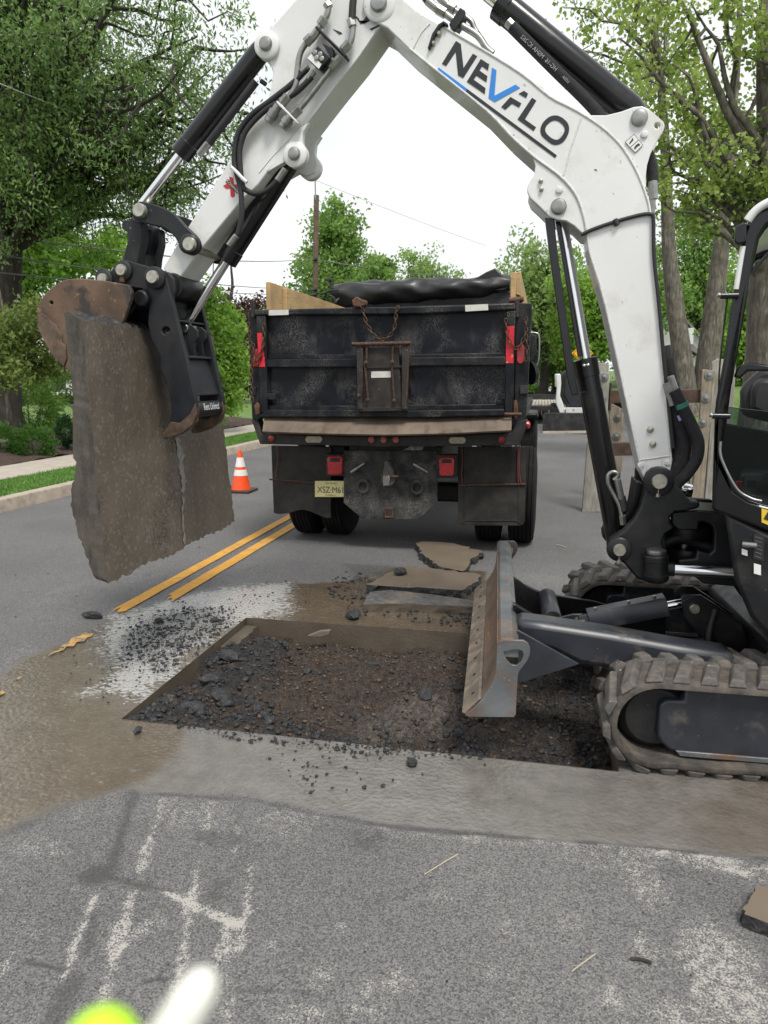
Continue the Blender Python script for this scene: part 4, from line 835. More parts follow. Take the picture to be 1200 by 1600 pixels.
for f_ in (.30, .52): prism('stiffener', [C0[int(len(C0) * f_)] + uvec * .018, C0[int(len(C0) * f_)] + uvec * .03, C0[int(len(C0) * f_) + 1] + uvec * .03, C0[int(len(C0) * f_) + 1] + uvec * .018], FU.n * (BVF - BVN), 'blade_steel', blade, .001)
# arms that carry the blade
def arm_plate(v, t, top_px, bot_px, m, vv): return plate('blade_arm', top_px + bot_px[::-1], FU, vv, t, m, EX, .008)
VA, VB = .42, 1.34
nt_ = zb([(405, 560), (440, 580), (520, 632), (640, 692), (760, 732), (900, 755), (1000, 772)]) + [(960, 991), (1037, 1007), (1110, 1018)]
nb_ = zb([(405, 700), (470, 720)]) + [(850, 1000), (920, 1030), (1000, 1052), (1110, 1070)]
plate('blade_arm', nt_ + nb_[::-1], FU, VA, .03, 'black_gloss', EX, .006)
ft_ = zb([(398, 350), (450, 385), (500, 420), (570, 455), (640, 480), (720, 498), (800, 512), (920, 530), (1040, 546)]) + [(960, 948), (1040, 962)]
fb_ = zb([(398, 640), (560, 690)]) + [(860, 985), (960, 1000), (1040, 1010)]
plate('blade_arm', ft_ + fb_[::-1], FU, VB, .03, 'black_gloss', EX, .006)
plate('blade_beam', [(806, 969), (850, 974), (960, 991), (1060, 1009), (1150, 1022), (1150, 1068), (1060, 1062), (948, 1047), (905, 1040), (860, 1018), (808, 1004)], FU, .26, .15, 'blue_black', EX, .03)
g_ = [FU.at(x, y, .14) for x, y in zb([(440, 770), (925, 1040), (440, 1195)])]
prism('gusset', g_, FU.n * .016, 'blue_black', EX, .003)
lathe('cross_tube', FU.at(863, 968, .90), FU.at(863, 968, .90) + nvec * .42, [(0, .044), (.02, .05), (.98, .05), (1, .044)], 'blue_black', EX, 26)
pA, pB = FU.at(905, 974, .80), FU.at(1076, 940, .80)
bcyl = rod('blade_cylinder', pA, pA + (pB - pA) * .70, .042, 'black_gloss', EX, 22)
rod('cylinder_rod', pA + (pB - pA) * .70, pB, .022, 'chrome', bcyl)
xx, yy, dd = frame_of(pB - pA); upv = Vector((0, 0, 1)); upv = (upv - dd * upv.dot(dd)).normalized(); lat = dd.cross(upv)
a0, a1 = pA + (pB - pA) * .09, pA + (pB - pA) * .80
gp_ = [(-.055, -.03), (-.055, .03), (-.04, .052), (.04, .052), (.055, .03), (.055, -.03), (.051, -.03), (.051, .029), (.038, .047), (-.038, .047), (-.051, .029), (-.051, -.03)]
prism('cylinder_guard', [a0 + lat * a * 1.05 + upv * b * 1.1 for a, b in gp_], a1 - a0, 'blue_black', bcyl, .003)
for s_ in (.12, .55, .88): rod('guard_bolt', a0 + (a1 - a0) * s_ + upv * .056, a0 + (a1 - a0) * s_ + upv * .066, .009, 'pin_steel', bcyl, 6)
for s_ in (-.055, .045):
    prism('clevis', [pA + lat * s_ + dd * a + upv * b for a, b in ((-.16, -.03), (-.16, .035), (-.02, .04), (.03, .03), (.045, 0), (.03, -.03), (-.02, -.04))], lat * .014, 'blue_black', bcyl, .004)
rod('clevis_pin', pA - lat * .075, pA + lat * .075, .022, 'pin_steel', bcyl, 18)
for s_ in (-.10, .06): plate('cylinder_lug', [(1058, 930), (1070, 922), (1088, 922), (1110, 936), (1150, 965), (1165, 1010), (1110, 1010), (1080, 975), (1062, 955)], FU, .80 + s_, .035, 'black_paint', EX, .006, sv=.80)
rod('lug_pin', pB - nvec * .125, pB + nvec * .12, .024, 'pin_steel', EX, 18)
# ---- swing bracket that carries the boom foot
VS0, VS1 = BV0 - .10, BV0 + BT + .06
sw = z7([(432, 200), (448, 160), (480, 132), (520, 124), (555, 135), (580, 175), (610, 215), (715, 330), (772, 336), (775, 375), (690, 395), (620, 402), (590, 428), (590, 468), (618, 500), (560, 540), (540, 585), (552, 622), (560, 700), (560, 838), (440, 838), (380, 815), (300, 722), (262, 700), (228, 690), (200, 650), (196, 610), (215, 572), (300, 520), (362, 448), (402, 375), (428, 270)])
sb = plate('swing_bracket', sw, FB, VS0, .075, 'black_paint', EX, .010)
plate('swing_bracket', sw, FB, VS1 - .075, .075, 'black_paint', EX, .010, sv=VS0)
plate('swing_web', z7([(440, 400), (570, 400), (560, 830), (440, 830), (400, 620)]), FB, VS0 + .07, VS1 - VS0 - .14, 'black_paint', EX, .01)
bf, cf = z7([(521, 210)])[0], z7([(272, 637)])[0]
for (cx, cy), r_ in ((bf, .068), (cf, .058)):
    q0 = FB.at(cx, cy, VS0 - .022); lathe('boss', q0, q0 + Vector((0, .03, 0)), [(0, r_ * .82), (.25, r_), (1, r_)], 'black_paint', sb, 28)
    lathe('pin', q0 - Vector((0, .014, 0)), q0 + Vector((0, VS1 - VS0 + .06, 0)), [(0, r_ * .46), (.01, r_ * .52), (1, r_ * .52)], 'pin_steel', sb, 24)
for (x, y), l_ in ((z7([(513, 280)])[0], .04), (z7([(268, 702)])[0], .03)):
    q0 = FB.at(x, y, VS0 - .012); rod('grease_bolt', q0 + Vector((0, 0, .02)), q0 - Vector((0, 0, l_ * .5)), .011, 'pin_steel', sb, 8)
# vertical pivot, swing cylinder
q0 = FB.at(*z7([(500, 830)])[0], VS0 - .03); q1 = FB.at(*z7([(500, 665)])[0], VS0 - .03)
lathe('pivot_barrel', q0, q1, [(0, .05), (.1, .058), (.25, .058), (.27, .054), (.75, .054), (.77, .058), (.95, .058), (1, .052)], 'black_paint', sb, 30)
lathe('pivot_cap', q1, q1 + Vector((0, 0, .028)), [(0, .042), (.4, .046), (.8, .044), (1, .03)], 'zinc', sb, 26)
q0, q1 = FB.at(*z7([(560, 755)])[0], VS0), FB.at(*z7([(1095, 785)])[0], VS0 - .04)
lathe('swing_cylinder', q0, q0 + (q1 - q0) * .11, [(0, .034), (.9, .034), (1, .03)], 'black_paint', EX, 20)
rod('swing_rod', q0 + (q1 - q0) * .1, q1, .030, 'chrome', EX, 26)
# ---- house: nose frame, platform, cab
nose = z7([(600, 405), (775, 388), (948, 402), (1010, 430), (1200, 520), (1240, 545), (1240, 1120), (1150, 1060), (1085, 960), (1030, 870), (800, 850), (640, 730), (640, 700), (750, 692), (760, 640), (835, 665), (862, 640), (866, 520), (850, 480), (800, 462), (770, 465), (765, 515), (640, 515), (600, 480)])
plate('nose_frame', nose, FB, VS0 + .02, .05, 'black_paint', EX, .008)
plate('nose_frame', nose, FB, VS1 - .07, .05, 'black_paint', EX, .008, sv=VS0)
plate('nose_top', z7([(600, 405), (775, 388), (948, 402), (1200, 520), (1200, 540), (940, 425), (775, 412), (620, 430)]), FB, VS0 + .07, VS1 - VS0 - .14, 'black_paint', EX, .004)
q0 = FB.at(*z7([(675, 620)])[0], BV0 + .13); lathe('kingpin', q0, q0 + Vector((0, 0, .22)), [(0, .03), (1, .03)], 'zinc', EX, 18)
q0 = FB.at(*z7([(690, 470)])[0], BV0 + .13)
lathe('kingpin_boss', q0 - Vector((0, 0, .06)), q0, [(0, .11), (.8, .12), (1, .115)], 'black_paint', EX, 28)
q0 = FB.at(*z7([(690, 690)])[0], BV0 + .13); lathe('kingpin_boss', q0 - Vector((0, 0, .02)), q0 + Vector((0, 0, .06)), [(0, .115), (.2, .12), (1, .11)], 'black_paint', EX, 28)
for k_ in range(3): hose('hydraulic_hose', [FB.at(*z7([(560, 590 + 8 * k_)])[0], BV0 + .05 + .06 * k_), FB.at(*z7([(650, 560 + 10 * k_)])[0], BV0 + .05 + .06 * k_), FB.at(*z7([(760, 600)])[0], BV0 + .07 + .06 * k_), FB.at(*z7([(900, 640)])[0], BV0 + .07 + .06 * k_), FB.at(*z7([(1100, 700)])[0], BV0 + .1 + .06 * k_)], .026, 'rubber', EX)
plat = plate('platform', [(1132, 800), (1200, 832), (1330, 886), (1620, 980), (1620, 1210), (1330, 1075), (1215, 1010), (1172, 965), (1148, 908)], FH, .012, .92, 'black_paint', EX, .02)
# second deck behind the boom line: engine side covers, out towards the right
prism('hood', [FH.p(u, 1.05, z) for u, z in ((.30, .98), (.26, 1.20), (.36, 1.30), (1.5, 1.42), (1.95, 1.35), (2.0, .72), (.32, .72))], FH.n * .75, 'white_paint', EX, .03)
prism('counterweight', [FH.p(u, .06, z) for u, z in ((1.55, .60), (1.95, .62), (2.05, .80), (2.05, 1.35), (1.92, 1.50), (1.55, 1.50))], FH.n * 1.75, 'white_paint', EX, .06)
q0 = FB.at(1080, 770, 4.1); lathe('work_lamp', q0, q0 + Vector((-.07, -.01, .01)), [(0, .02), (.1, .045), (.8, .05), (1, .042)], 'chrome', EX, 18)
for px_, m_ in (([(1178, 833), (1194, 838), (1193, 877), (1177, 872)], 'label_black'), ([(1178, 880), (1189, 883), (1189, 899), (1178, 896)], 'decal_white'), ([(1159, 857), (1168, 860), (1168, 869), (1159, 866)], 'decal_white')):
    mk('label', [FH.at(x, y, .004) for x, y in px_], [(0, 1, 2, 3)], m_, plat)
for i in range(6): mk('label_line', [FH.at(x, y + i * 6, .002) for x, y in ((1180, 838), (1191 - i % 3, 841.5), (1191 - i % 3, 842.4), (1180, 838.9))], [(0, 1, 2, 3)], 'zinc', plat)
q0 = FH.at(1160, 850, 0); rod('grab_lock', q0, q0 + Vector((.05, -.02, .0)), .012, 'zinc', plat, 12)
# cab
cab_out = [(1112, 797), (1113, 760), (1117, 640), (1132, 560), (1149, 440), (1161, 365), (1170, 343), (1186, 328), (1210, 318), (1300, 288), (1560, 180), (1590, 400), (1620, 975), (1330, 884), (1200, 831)]
cab_hole = [(1187, 372), (1172, 437), (1157, 528), (1144, 600), (1130, 640), (1124, 668), (1123, 716), (1148, 767), (1170, 782), (1188, 788), (1260, 806), (1480, 880), (1500, 480), (1470, 262), (1300, 320), (1225, 342), (1200, 352)]
cabf = plate('cab_frame', cab_out, FH, .0, .07, 'black_gloss', EX, .014, [cab_hole])
cab_far = [FH.at(x, y, 0) + Vector(FH.n) * .93 for x, y in cab_out]; cfh = [FH.at(x, y, 0) + Vector(FH.n) * .93 for x, y in cab_hole]
prism('cab_frame', cab_far, FH.n * .05, 'black_gloss', EX, .012, [cfh])
pr_ = [FH.at(x, y, .0) for x, y in [(1160, 362), (1170, 341), (1186, 326), (1210, 316), (1300, 286), (1560, 178), (1563, 200), (1305, 306), (1214, 332), (1192, 342), (1176, 352)]]
prism('cab_roof', [p + Vector(FH.n) * .03 for p in pr_], FH.n * .93, 'white_paint', EX, .01)
rb_ = [FH.at(x, y, 0) for x, y in [(1112, 797), (1113, 775), (1600, 900), (1620, 975)]]
prism('cab_floor', [p + Vector(FH.n) * .06 for p in rb_], FH.n * .87, 'black_paint', EX, .004)
plate('cab_rear_wall', [(1590, 420), (1620, 975), (1600, 970), (1570, 420)], FH, .06, .88, 'black_paint', EX, .004)
# white strip put in as the front pillar's highlight, hinges, front lamp box, wiper arm
hose('pillar_highlight', [FH.at(x, y, -.004) for x, y in ((1150, 452), (1156, 415), (1161, 385))], .010, 'white_paint', cabf, 8)
hose('roof_trim', [FH.at(x, y, -.002) for x, y in ((1168, 345), (1182, 328), (1204, 315), (1250, 299))], .016, 'white_paint', cabf, 8)
plate('lamp_box', [(1149, 353), (1167, 346), (1166, 378), (1153, 382), (1147, 378)], FH, -.03, .08, 'black_gloss', cabf, .006)
hose('window_edge', [FH.at(x, y, .03) for x, y in ((1137, 462), (1130, 520), (1124, 580), (1122, 640), (1121, 680))], .0035, 'rubber', cabf, 6)
for x, y in ((1145, 462), (1132, 650)): q0 = FH.at(x, y, -.02); rod('hinge', q0 - Vector((.045, 0, 0)), q0 + Vector((.02, 0, 0)), .012, 'black_gloss', cabf, 10); rod('hinge_knob', q0 - Vector((.055, 0, -.005)), q0 - Vector((.04, 0, 0)), .009, 'zinc', cabf, 10)
hose('gas_strut', [FH.at(x, y, .02) for x, y in ((1174, 428), (1186, 412), (1204, 392))], .007, 'rubber', cabf, 8)
hose('door_seal', [FH.at(x, y, -.003) for x, y in ((1126, 690), (1127, 716), (1150, 762), (1172, 778), (1190, 783))], .006, 'zinc', cabf, 8)
gl = mk('door_glass', [FH.at(x, y, .035) for x, y in ((1137, 636), (1124, 668), (1123, 716), (1148, 767), (1170, 782), (1188, 788), (1260, 806), (1480, 880), (1492, 700), (1300, 652))], [tuple(range(10))], 'glass_tint', EX)
hose('glass_top_edge', [FH.at(x, y, .034) for x, y in ((1137, 636), (1200, 643), (1300, 652))], .0018, 'rubber', gl, 6, 2)
plate('arm_console', [(1158, 650), (1157, 612), (1165, 598), (1176, 588), (1186, 577), (1205, 574), (1230, 580), (1300, 590), (1300, 670), (1200, 660)], FH, .22, .16, 'seat_black', EX, .025)
plate('arm_console', [(1172, 640), (1174, 604), (1188, 590), (1215, 592), (1260, 640), (1215, 660)], FH, .14, .10, 'seat_black', EX, .02)
plate('side_panel', [(1126, 660), (1290, 690), (1420, 740), (1420, 900), (1190, 800), (1150, 770), (1128, 716)], FH, .86, .03, 'black_paint', EX, .01)
plate('window_rail', [(1146, 590), (1152, 574), (1170, 566), (1200, 570), (1400, 590), (1400, 602), (1200, 580), (1168, 580), (1158, 590)], FH, .015, .05, 'black_gloss', EX, .008)
# seat, consoles, levers
ci = Vector(FH.u); cn = Vector(FH.n)
def cb(nm, u0, u1, v0, v1, z0, z1, m_='seat_black', bv=.03): return box(nm, FH.p((u0 + u1) / 2, (v0 + v1) / 2, (z0 + z1) / 2), (u1 - u0, v1 - v0, z1 - z0), m_, EX, bv, FH.u, FH.n)
cb('seat_cushion', .38, .90, .28, .74, 1.10, 1.24); cb('seat_back', .85, 1.0, .28, .74, 1.2, 1.75); cb('seat_base', .45, .88, .32, .70, .85, 1.10)
cb('control_console', .30, .70, .10, .25, 1.12, 1.34); cb('control_console', .30, .70, .78, .91, 1.12, 1.34); cb('lower_panel', .10, .60, .60, .90, .88, 1.15)
rod('control_lever', FH.p(.36, .18, 1.32), FH.p(.33, .18, 1.47), .014, 'rubber', EX); lathe('lever_grip', FH.p(.33, .18, 1.45), FH.p(.31, .18, 1.60), [(0, .02), (.2, .03), (.7, .034), (1, .015)], 'seat_black', EX, 14)
for u_, z_ in ((.22, 1.12), (.20, .98)): q0 = FH.p(u_, .52, z_); lathe('dial', q0, q0 - cn * .03, [(0, .055), (.8, .055), (1, .045)], 'seat_black', EX, 20)
hose('pedal_lever', [FH.p(.13, .30, .82), FH.p(.20, .30, .92), FH.p(.26, .30, 1.02)], .012, 'zinc', EX)
box('safety_lever', FH.p(.09, .40, 1.08), (.03, .02, .12), 'red_part', EX, .006)
mk('warning_label', [FH.at(x, y, -.004) for x, y in ((1190, 794), (1216, 803), (1216, 827), (1190, 816))], [(0, 1, 2, 3)], 'decal_yellow', plat)
mk('warning_triangle', [FH.at(x, y, -.006) for x, y in ((1193, 811), (1200, 799), (1205, 815))], [(0, 1, 2)], 'label_black', plat)
# ---- boom
boom_px = [(575, 28), (566, 8), (570, -18), (592, -30), (620, -12), (648, 13), (665, 24)] + z4([(380, 165), (480, 222), (620, 305), (760, 395), (860, 455), (1000, 535)]) + z5([(270, 42), (400, 110), (500, 165), (560, 205), (640, 255), (710, 310), (770, 375), (830, 455), (880, 540), (925, 640), (960, 730), (985, 830), (1000, 930)]) + z6([(515, 0), (560, 500), (602, 970), (585, 1045)]) + [(1018, 770), (1002, 738)] + z6([(398, 985), (385, 930), (180, 0)]) + z5([(560, 1200), (535, 1040), (505, 890), (460, 775), (395, 685), (310, 605), (165, 500), (0, 352)]) + z4([(640, 698), (300, 425), (160, 312), (20, 175)])
boom = plate('boom', boom_px, FB, BV0, BT, 'white_paint', EX, .006)
def seam(px, par, v, r=.006): hose('weld_seam', [FB.at(x, y, v) for x, y in px], r, 'weld', par, 8, 3)
seam(z4([(380, 172), (620, 312), (860, 462)]) + z5([(270, 50), (400, 118), (500, 173), (640, 265), (770, 385), (880, 550), (960, 740), (1000, 930)]) + z6([(508, 0), (553, 500), (594, 960)]), boom, BV0)
seam(z6([(405, 990), (390, 930), (188, 0)]) + z5([(568, 1200), (543, 1040), (512, 890), (468, 770), (402, 678), (315, 597), (170, 492), (0, 342)]) + z4([(640, 690), (300, 418), (160, 304)]), boom, BV0)
seam(z5([(500, 205), (470, 290), (420, 440), (390, 560), (370, 620)]), boom, BV0, .004)
seam(z6([(390, 955), (480, 945), (590, 928)]), boom, BV0, .004)
seam(z4([(285, 150), (230, 210), (185, 300)]), boom, BV0, .004)
ear_t = z5([(480, 158), (560, 182), (680, 182), (790, 155), (880, 122), (940, 116), (985, 135), (1090, 225), (1104, 255), (1095, 290), (1035, 390), (1000, 460), (975, 540), (965, 620), (968, 700), (950, 720), (905, 610), (830, 455), (740, 340), (620, 240)])
ear_b = z5([(155, 495), (168, 545), (160, 615), (112, 690), (108, 730), (130, 780), (200, 845), (270, 915), (330, 938), (390, 945), (450, 982), (515, 1045), (545, 1050), (510, 890), (460, 770), (390, 680), (300, 598)])
for v_ in (BV0 + .003, BV0 + BT - .043):
    plate('ear_plate', ear_t, FB, v_, .04, 'white_paint', boom, .004, [ring_px(800 + 1048 / 4.615, 140 + 257 / 4.615, 4.6, 14)], sv=BV0)
    plate('ear_plate', ear_b, FB, v_, .04, 'white_paint', boom, .004, sv=BV0)
def head(nm, x, y, v, r, par, m_='zinc', l=.02, n=20):
    q = FB.at(x, y, v); return lathe(nm, q + Vector((0, .004, 0)), q - Vector((0, l, 0)), [(0, r), (.5, r), (.85, r * .85), (1, r * .5)], m_, par, n)
for x, y, r in ((999, 184, .036), (873, 323, .036)): head('pin', x, y, BV0, r, boom); q = FB.at(x, y, BV0 - .001); rod('pin_shaft', q + Vector((0, .01, 0)), q + Vector((0, BT + .02, 0)), r * .9, 'zinc', boom)
for x, y, r in ((845, 283, .011), (846, 296, .011), (1016, 671, .016), (1020, 694, .016)): head('bolt', x, y, BV0, r, boom, 'pin_steel', .014, 6 if x < 900 else 12)
for x, y in ((874, 297), (1007, 210), (1001, 727), (1044, 723)): head('plug', x, y, BV0, .016, boom, 'weld', .008)
head('bolt', 600 + 345 / 4, 215 / 4, BV0, .012, boom, 'pin_steel'); head('bolt', 600 + 310 / 4, 275 / 4, BV0, .010, boom, 'pin_steel')
mk('patch_plate', [FB.at(x, y, BV0 - .003) for x, y in z6([(445, 965), (530, 958), (535, 1010), (445, 1030)])], [(0, 1, 2, 3)], 'decal_white', boom)
# lettering
def letter(pts, m_, hole=None, nm='lettering', v=BV0, t=.0025, par=None, zf=z4):
    return plate(nm, zf(pts), FB, v - t, t * .8, m_, par or boom, 0, [zf(hole)] if hole else (), 0, None)
letter([(450, 255), (480, 275), (497, 425), (555, 335), (582, 350), (495, 487), (463, 470), (448, 322), (388, 412), (362, 398)], 'nf_black')
letter([(605, 368), (657, 402), (650, 440), (613, 413), (596, 440), (646, 475), (640, 513), (577, 471), (560, 497), (634, 550), (630, 588), (518, 510)], 'nf_black')
letter([(675, 422), (703, 438), (690, 598), (822, 528), (850, 548), (692, 637), (653, 612)], 'nf_blue')
letter([(875, 567), (900, 585), (888, 612), (842, 585)], 'nf_black'); letter([(790, 605), (858, 645), (845, 672), (800, 647), (758, 685), (733, 668)], 'nf_black')
letter([(925, 610), (952, 628), (880, 745), (950, 795), (935, 818), (835, 745)], 'nf_black')
oc = [(1040, 727), (1075, 721), (1110, 733), (1145, 764), (1157, 800), (1150, 840), (1122, 884), (1087, 903), (1050, 900), (1012, 872), (985, 845), (977, 810), (988, 775), (1010, 748)]
ic = [(1042, 760), (1070, 752), (1098, 763), (1123, 788), (1129, 815), (1112, 850), (1087, 872), (1057, 868), (1027, 846), (1008, 818), (1014, 787)]
letter([tuple(q) for q in cat_rom(oc, 4, True)], 'nf_black', [tuple(q) for q in cat_rom(ic, 4, True)])
letter([(342, 422), (520, 555), (510, 572), (332, 438)], 'nf_blue'); letter([(521, 556), (1080, 970), (1070, 987), (511, 573)], 'nf_black')
letter([(880, 320), (945, 400), (890, 455), (815, 378)], 'label_black', None, 'label', zf=z5)
letter([(880, 325), (910, 362), (852, 415), (820, 378)], 'decal_white', None, 'label', BV0 - .002, zf=z5); letter([(913, 366), (941, 400), (890, 451), (856, 419)], 'decal_white', None, 'label', BV0 - .002, zf=z5)
letter([(868, 345), (876, 362), (850, 392), (846, 384), (862, 362)], 'label_black', None, 'label_picture', BV0 - .004, zf=z5); letter([(912, 385), (925, 398), (900, 412), (890, 430), (880, 420), (892, 402)], 'label_black', None, 'label_picture', BV0 - .004, zf=z5)
letter([(595, 572), (615, 578), (612, 584), (596, 578)], 'label_black', None, 'scuff', zf=z5)
# bracket and pipes on top of the boom
plate('pipe_bracket', z4([(272, 300), (300, 210), (340, 150), (372, 130), (400, 148), (395, 160), (370, 148), (352, 165), (320, 220), (285, 305)]), FB, BV0 - .02, .03, 'black_paint', boom, .002)
plate('pipe_clamp', z4([(405, 150), (475, 45), (508, 65), (500, 105), (440, 200)]), FB, BV0 - .01, .08, 'black_paint', boom, .004)
def pp(px, v): return [FB.at(x, y, v) for x, y in px]
hose('pipe', pp(z4([(380, 85), (470, 150), (560, 205), (600, 240), (640, 300), (680, 335)]), BV0 + .02), .015, 'zinc', boom)
hose('pipe', pp(z4([(440, 60), (500, 100), (545, 135), (565, 180), (600, 235)]), BV0 + .08), .013, 'zinc', boom)
hose('pipe_hose', pp(z4([(230, -60), (275, 10), (330, 55)]), BV0 + .02), .017, 'rubber', boom); rod('pipe_nut', *pp(z4([(330, 55), (385, 88)]), BV0 + .02), .022, 'zinc', boom, 6)
rod('pipe_sleeve', *pp(z4([(270, 5), (335, 58)]), BV0 + .02), .019, 'zinc', boom, 12)
hose('pipe_hose', pp(z4([(330, -60), (370, 10), (400, 40)]), BV0 + .08), .017, 'rubber', boom); rod('pipe_nut', *pp(z4([(395, 35), (445, 62)]), BV0 + .08), .022, 'zinc', boom, 6)
rod('pipe_sleeve', *pp(z4([(345, -20), (400, 38)]), BV0 + .08), .019, 'zinc', boom, 12)
# cable across and hoses behind the boom
hose('cable', pp([(908, 367), (925, 359), (950, 350), (980, 341), (1005, 335), (1017, 335), (1021, 342), (1022, 400), (1030, 480), (1039, 580), (1046, 640), (1052, 700)], BV0 - .012), .0085, 'rubber', boom)
rod('cable_tie', *pp([(960, 343), (965, 352)], BV0 - .012), .013, 'rubber', boom)
hose('hose_bundle', pp([(1011, 238), (1017, 255), (1020, 275), (1019, 290)], BV0 + .08), .026, 'fabric_sleeve', boom)
rod('hose_fitting', *pp([(1020, 283), (1021, 312)], BV0 + .06), .020, 'zinc', boom, 8); hose('pipe', pp([(1020, 310), (1019, 330), (1014, 345)], BV0 + .06), .013, 'zinc', boom)
hose('hydraulic_hose', pp([(1047, 600), (1052, 640), (1062, 668), (1067, 690), (1063, 720), (1048, 752), (1040, 790)], BV0 + .03), .040, 'fabric_sleeve', EX, 12)
hose('hydraulic_hose', pp([(1053, 610), (1068, 640), (1082, 668), (1091, 692), (1088, 718), (1072, 742), (1056, 760), (1046, 800)], BV0 - .02), .028, 'fabric_sleeve', EX, 12)
hose('hydraulic_hose', pp([(1046, 560), (1053, 610), (1056, 670), (1056, 715), (1046, 760)], BV0 + .14), .022, 'rubber', EX)
hose('hydraulic_hose', pp([(1040, 540), (1048, 600), (1058, 690), (1050, 740), (1046, 790)], BV0 + .20), .022, 'rubber', EX)
for a_, b_ in (((1042, 598), (1051, 634)), ((1050, 602), (1062, 630)), ((1046, 588), (1056, 616))): rod('hose_fitting', *pp([a_, b_], BV0 - .01), .020, 'zinc', EX, 8)
hose('hose_band', pp([(1059, 648), (1062, 656)], BV0 + .03), .042, 'band_purple', EX, 14); hose('hose_band', pp([(1064, 630), (1067, 637)], BV0 - .02), .030, 'band_green', EX, 14)
# ---- boom cylinder
cA, cB = FB.at(873, 323, BV0 + .13), FB.at(*cf, BV0 + .13)
cT = FB.at(914, 560, BV0 + .13)
ax = (cB - cT).normalized()
bcyl2 = lathe('boom_cylinder', cT, cB, [(0, .052), (.005, .058), (.09, .058), (.092, .054), (.16, .054), (.162, .056), (.97, .056), (1, .05)], 'black_gloss', EX, 30)
rod('cylinder_rod', cA, cT + ax * .02, .029, 'chrome', bcyl2, 26)
for x, y in ((913, 571), (919, 570)): head('bolt', x, y, BV0 + .074, .009, bcyl2, 'chrome', .012)
plate('rod_guard', [(851, 340), (866, 342), (872, 400), (886, 500), (899, 590), (904, 616), (893, 618), (886, 590), (872, 490), (858, 395)], FB, BV0 + .02, .05, 'black_gloss', bcyl2, .004)
plate('rod_guard', [(868, 344), (875, 346), (892, 450), (909, 556), (903, 558), (886, 450)], FB, BV0 + .07, .03, 'black_gloss', bcyl2, .003)
hose('pipe', pp(z7([(235, 200), (262, 175), (255, 155), (225, 150), (200, 175), (205, 230), (240, 300), (270, 360), (288, 430)]), BV0 - .015), .010, 'zinc', bcyl2)
rod('hose_fitting', *pp(z7([(258, 195), (285, 320)]), BV0 - .015), .016, 'zinc', bcyl2, 8); rod('hose_fitting', *pp(z7([(283, 300), (298, 395)]), BV0 - .01), .020, 'label_black', bcyl2, 12); rod('hose_fitting', *pp(z7([(288, 420), (295, 480)]), BV0 - .01), .016, 'zinc', bcyl2, 6)
plate('hose_guard', z7([(340, 380), (370, 200), (425, 230), (400, 380), (310, 480), (300, 430)]), FB, BV0 + .02, .16, 'black_gloss', EX, .004)
# ---- arm cylinder along the top of the boom
aA, aB = FB.at(781, 6, BV0 + .13), FB.at(998, 184, BV0 + .13); adir = (aA - aB).normalized()
acyl = lathe('arm_cylinder', aB, aA, [(0, .05), (.06, .066), (.93, .066), (.935, .070), (1, .070)], 'black_gloss', EX, 30)
rod('cylinder_rod', aA, aA + adir * .5, .032, 'chrome', acyl, 24)
hose('hydraulic_hose', pp([(800, 42), (830, 72), (870, 112), (905, 146), (930, 172), (945, 190)], BV0 + .04), .026, 'fabric_sleeve', acyl)
rod('hose_fitting', *pp([(793, 34), (808, 49)], BV0 + .04), .022, 'zinc', acyl, 8)
hx = (FB.at(880, 120, BV0) - FB.at(820, 62, BV0)).normalized(); hy = Vector((0, -1, 0)).cross(hx)
writing('hose_print', 'HG-16  MSHA IC-262', FB.at(842, 83, BV0 + .012), -hx, hy, .018, 'print_grey', acyl, .95)
writing('hose_print', 'LISSA', FB.at(884, 124, BV0 + .012), -hx, hy, .012, 'print_grey', acyl)
# ---- arm (stick)
arm_px = z1([(405, 0), (215, 215), (188, 245), (175, 290), (190, 345), (240, 380), (266, 450), (260, 510), (230, 640)]) + z2([(690, 160), (420, 590), (280, 820), (300, 850), (345, 890), (360, 905), (490, 725), (740, 425), (840, 330)]) + z1([(240, 1065), (360, 925), (485, 765), (640, 562), (800, 362), (925, 182)]) + [(603, 28), (612, 5), (606, -40), (570, -80), (520, -60)]
arm = plate('arm', arm_px, FB, AV0, AT, 'white_paint', EX, .006)
seam(z1([(230, 1068), (485, 758), (640, 555), (800, 355), (915, 182)]), arm, AV0, .004)
seam(z1([(470, 770), (400, 840), (270, 970), (180, 1080)]), arm, AV0, .0035)
for (x, y), r in ((z1([(222, 275)])[0], .062), ((592, 5), .075), (z1([(400, 962)])[0], .060)):
    for dv in ((-.03,) if x > 580 else (-.03, AT - .02)): q = FB.at(x, y, AV0 - .03) + Vector((0, .03 + dv, 0)); lathe('boss', q, q + Vector((0, .05, 0)), [(0, r * .85), (.15, r), (.98, r), (1, r * .85)], 'white_paint', arm, 30)
    head('pin', x, y, AV0 - .03, r * .52, arm, 'zinc', .022)
for px_ in ([(770, 90), (800, 110), (815, 150), (850, 100), (870, 130), (835, 150), (800, 128)], [(870, 180), (935, 150), (930, 165), (880, 190)], [(640, 180), (690, 200), (700, 210), (680, 215)]): letter(px_, 'label_black', None, 'scuff', AV0, .002, arm, z1)
lobe = z1([(230, 1075), (340, 1012), (400, 1032), (450, 1005), (468, 950), (448, 880), (455, 820), (490, 765), (430, 800), (300, 960)])
for v_ in (AV0 - .012, AV0 + AT - .03): plate('cylinder_lobe', lobe, FB, v_, .04, 'white_paint', arm, .004, sv=AV0 - .012)
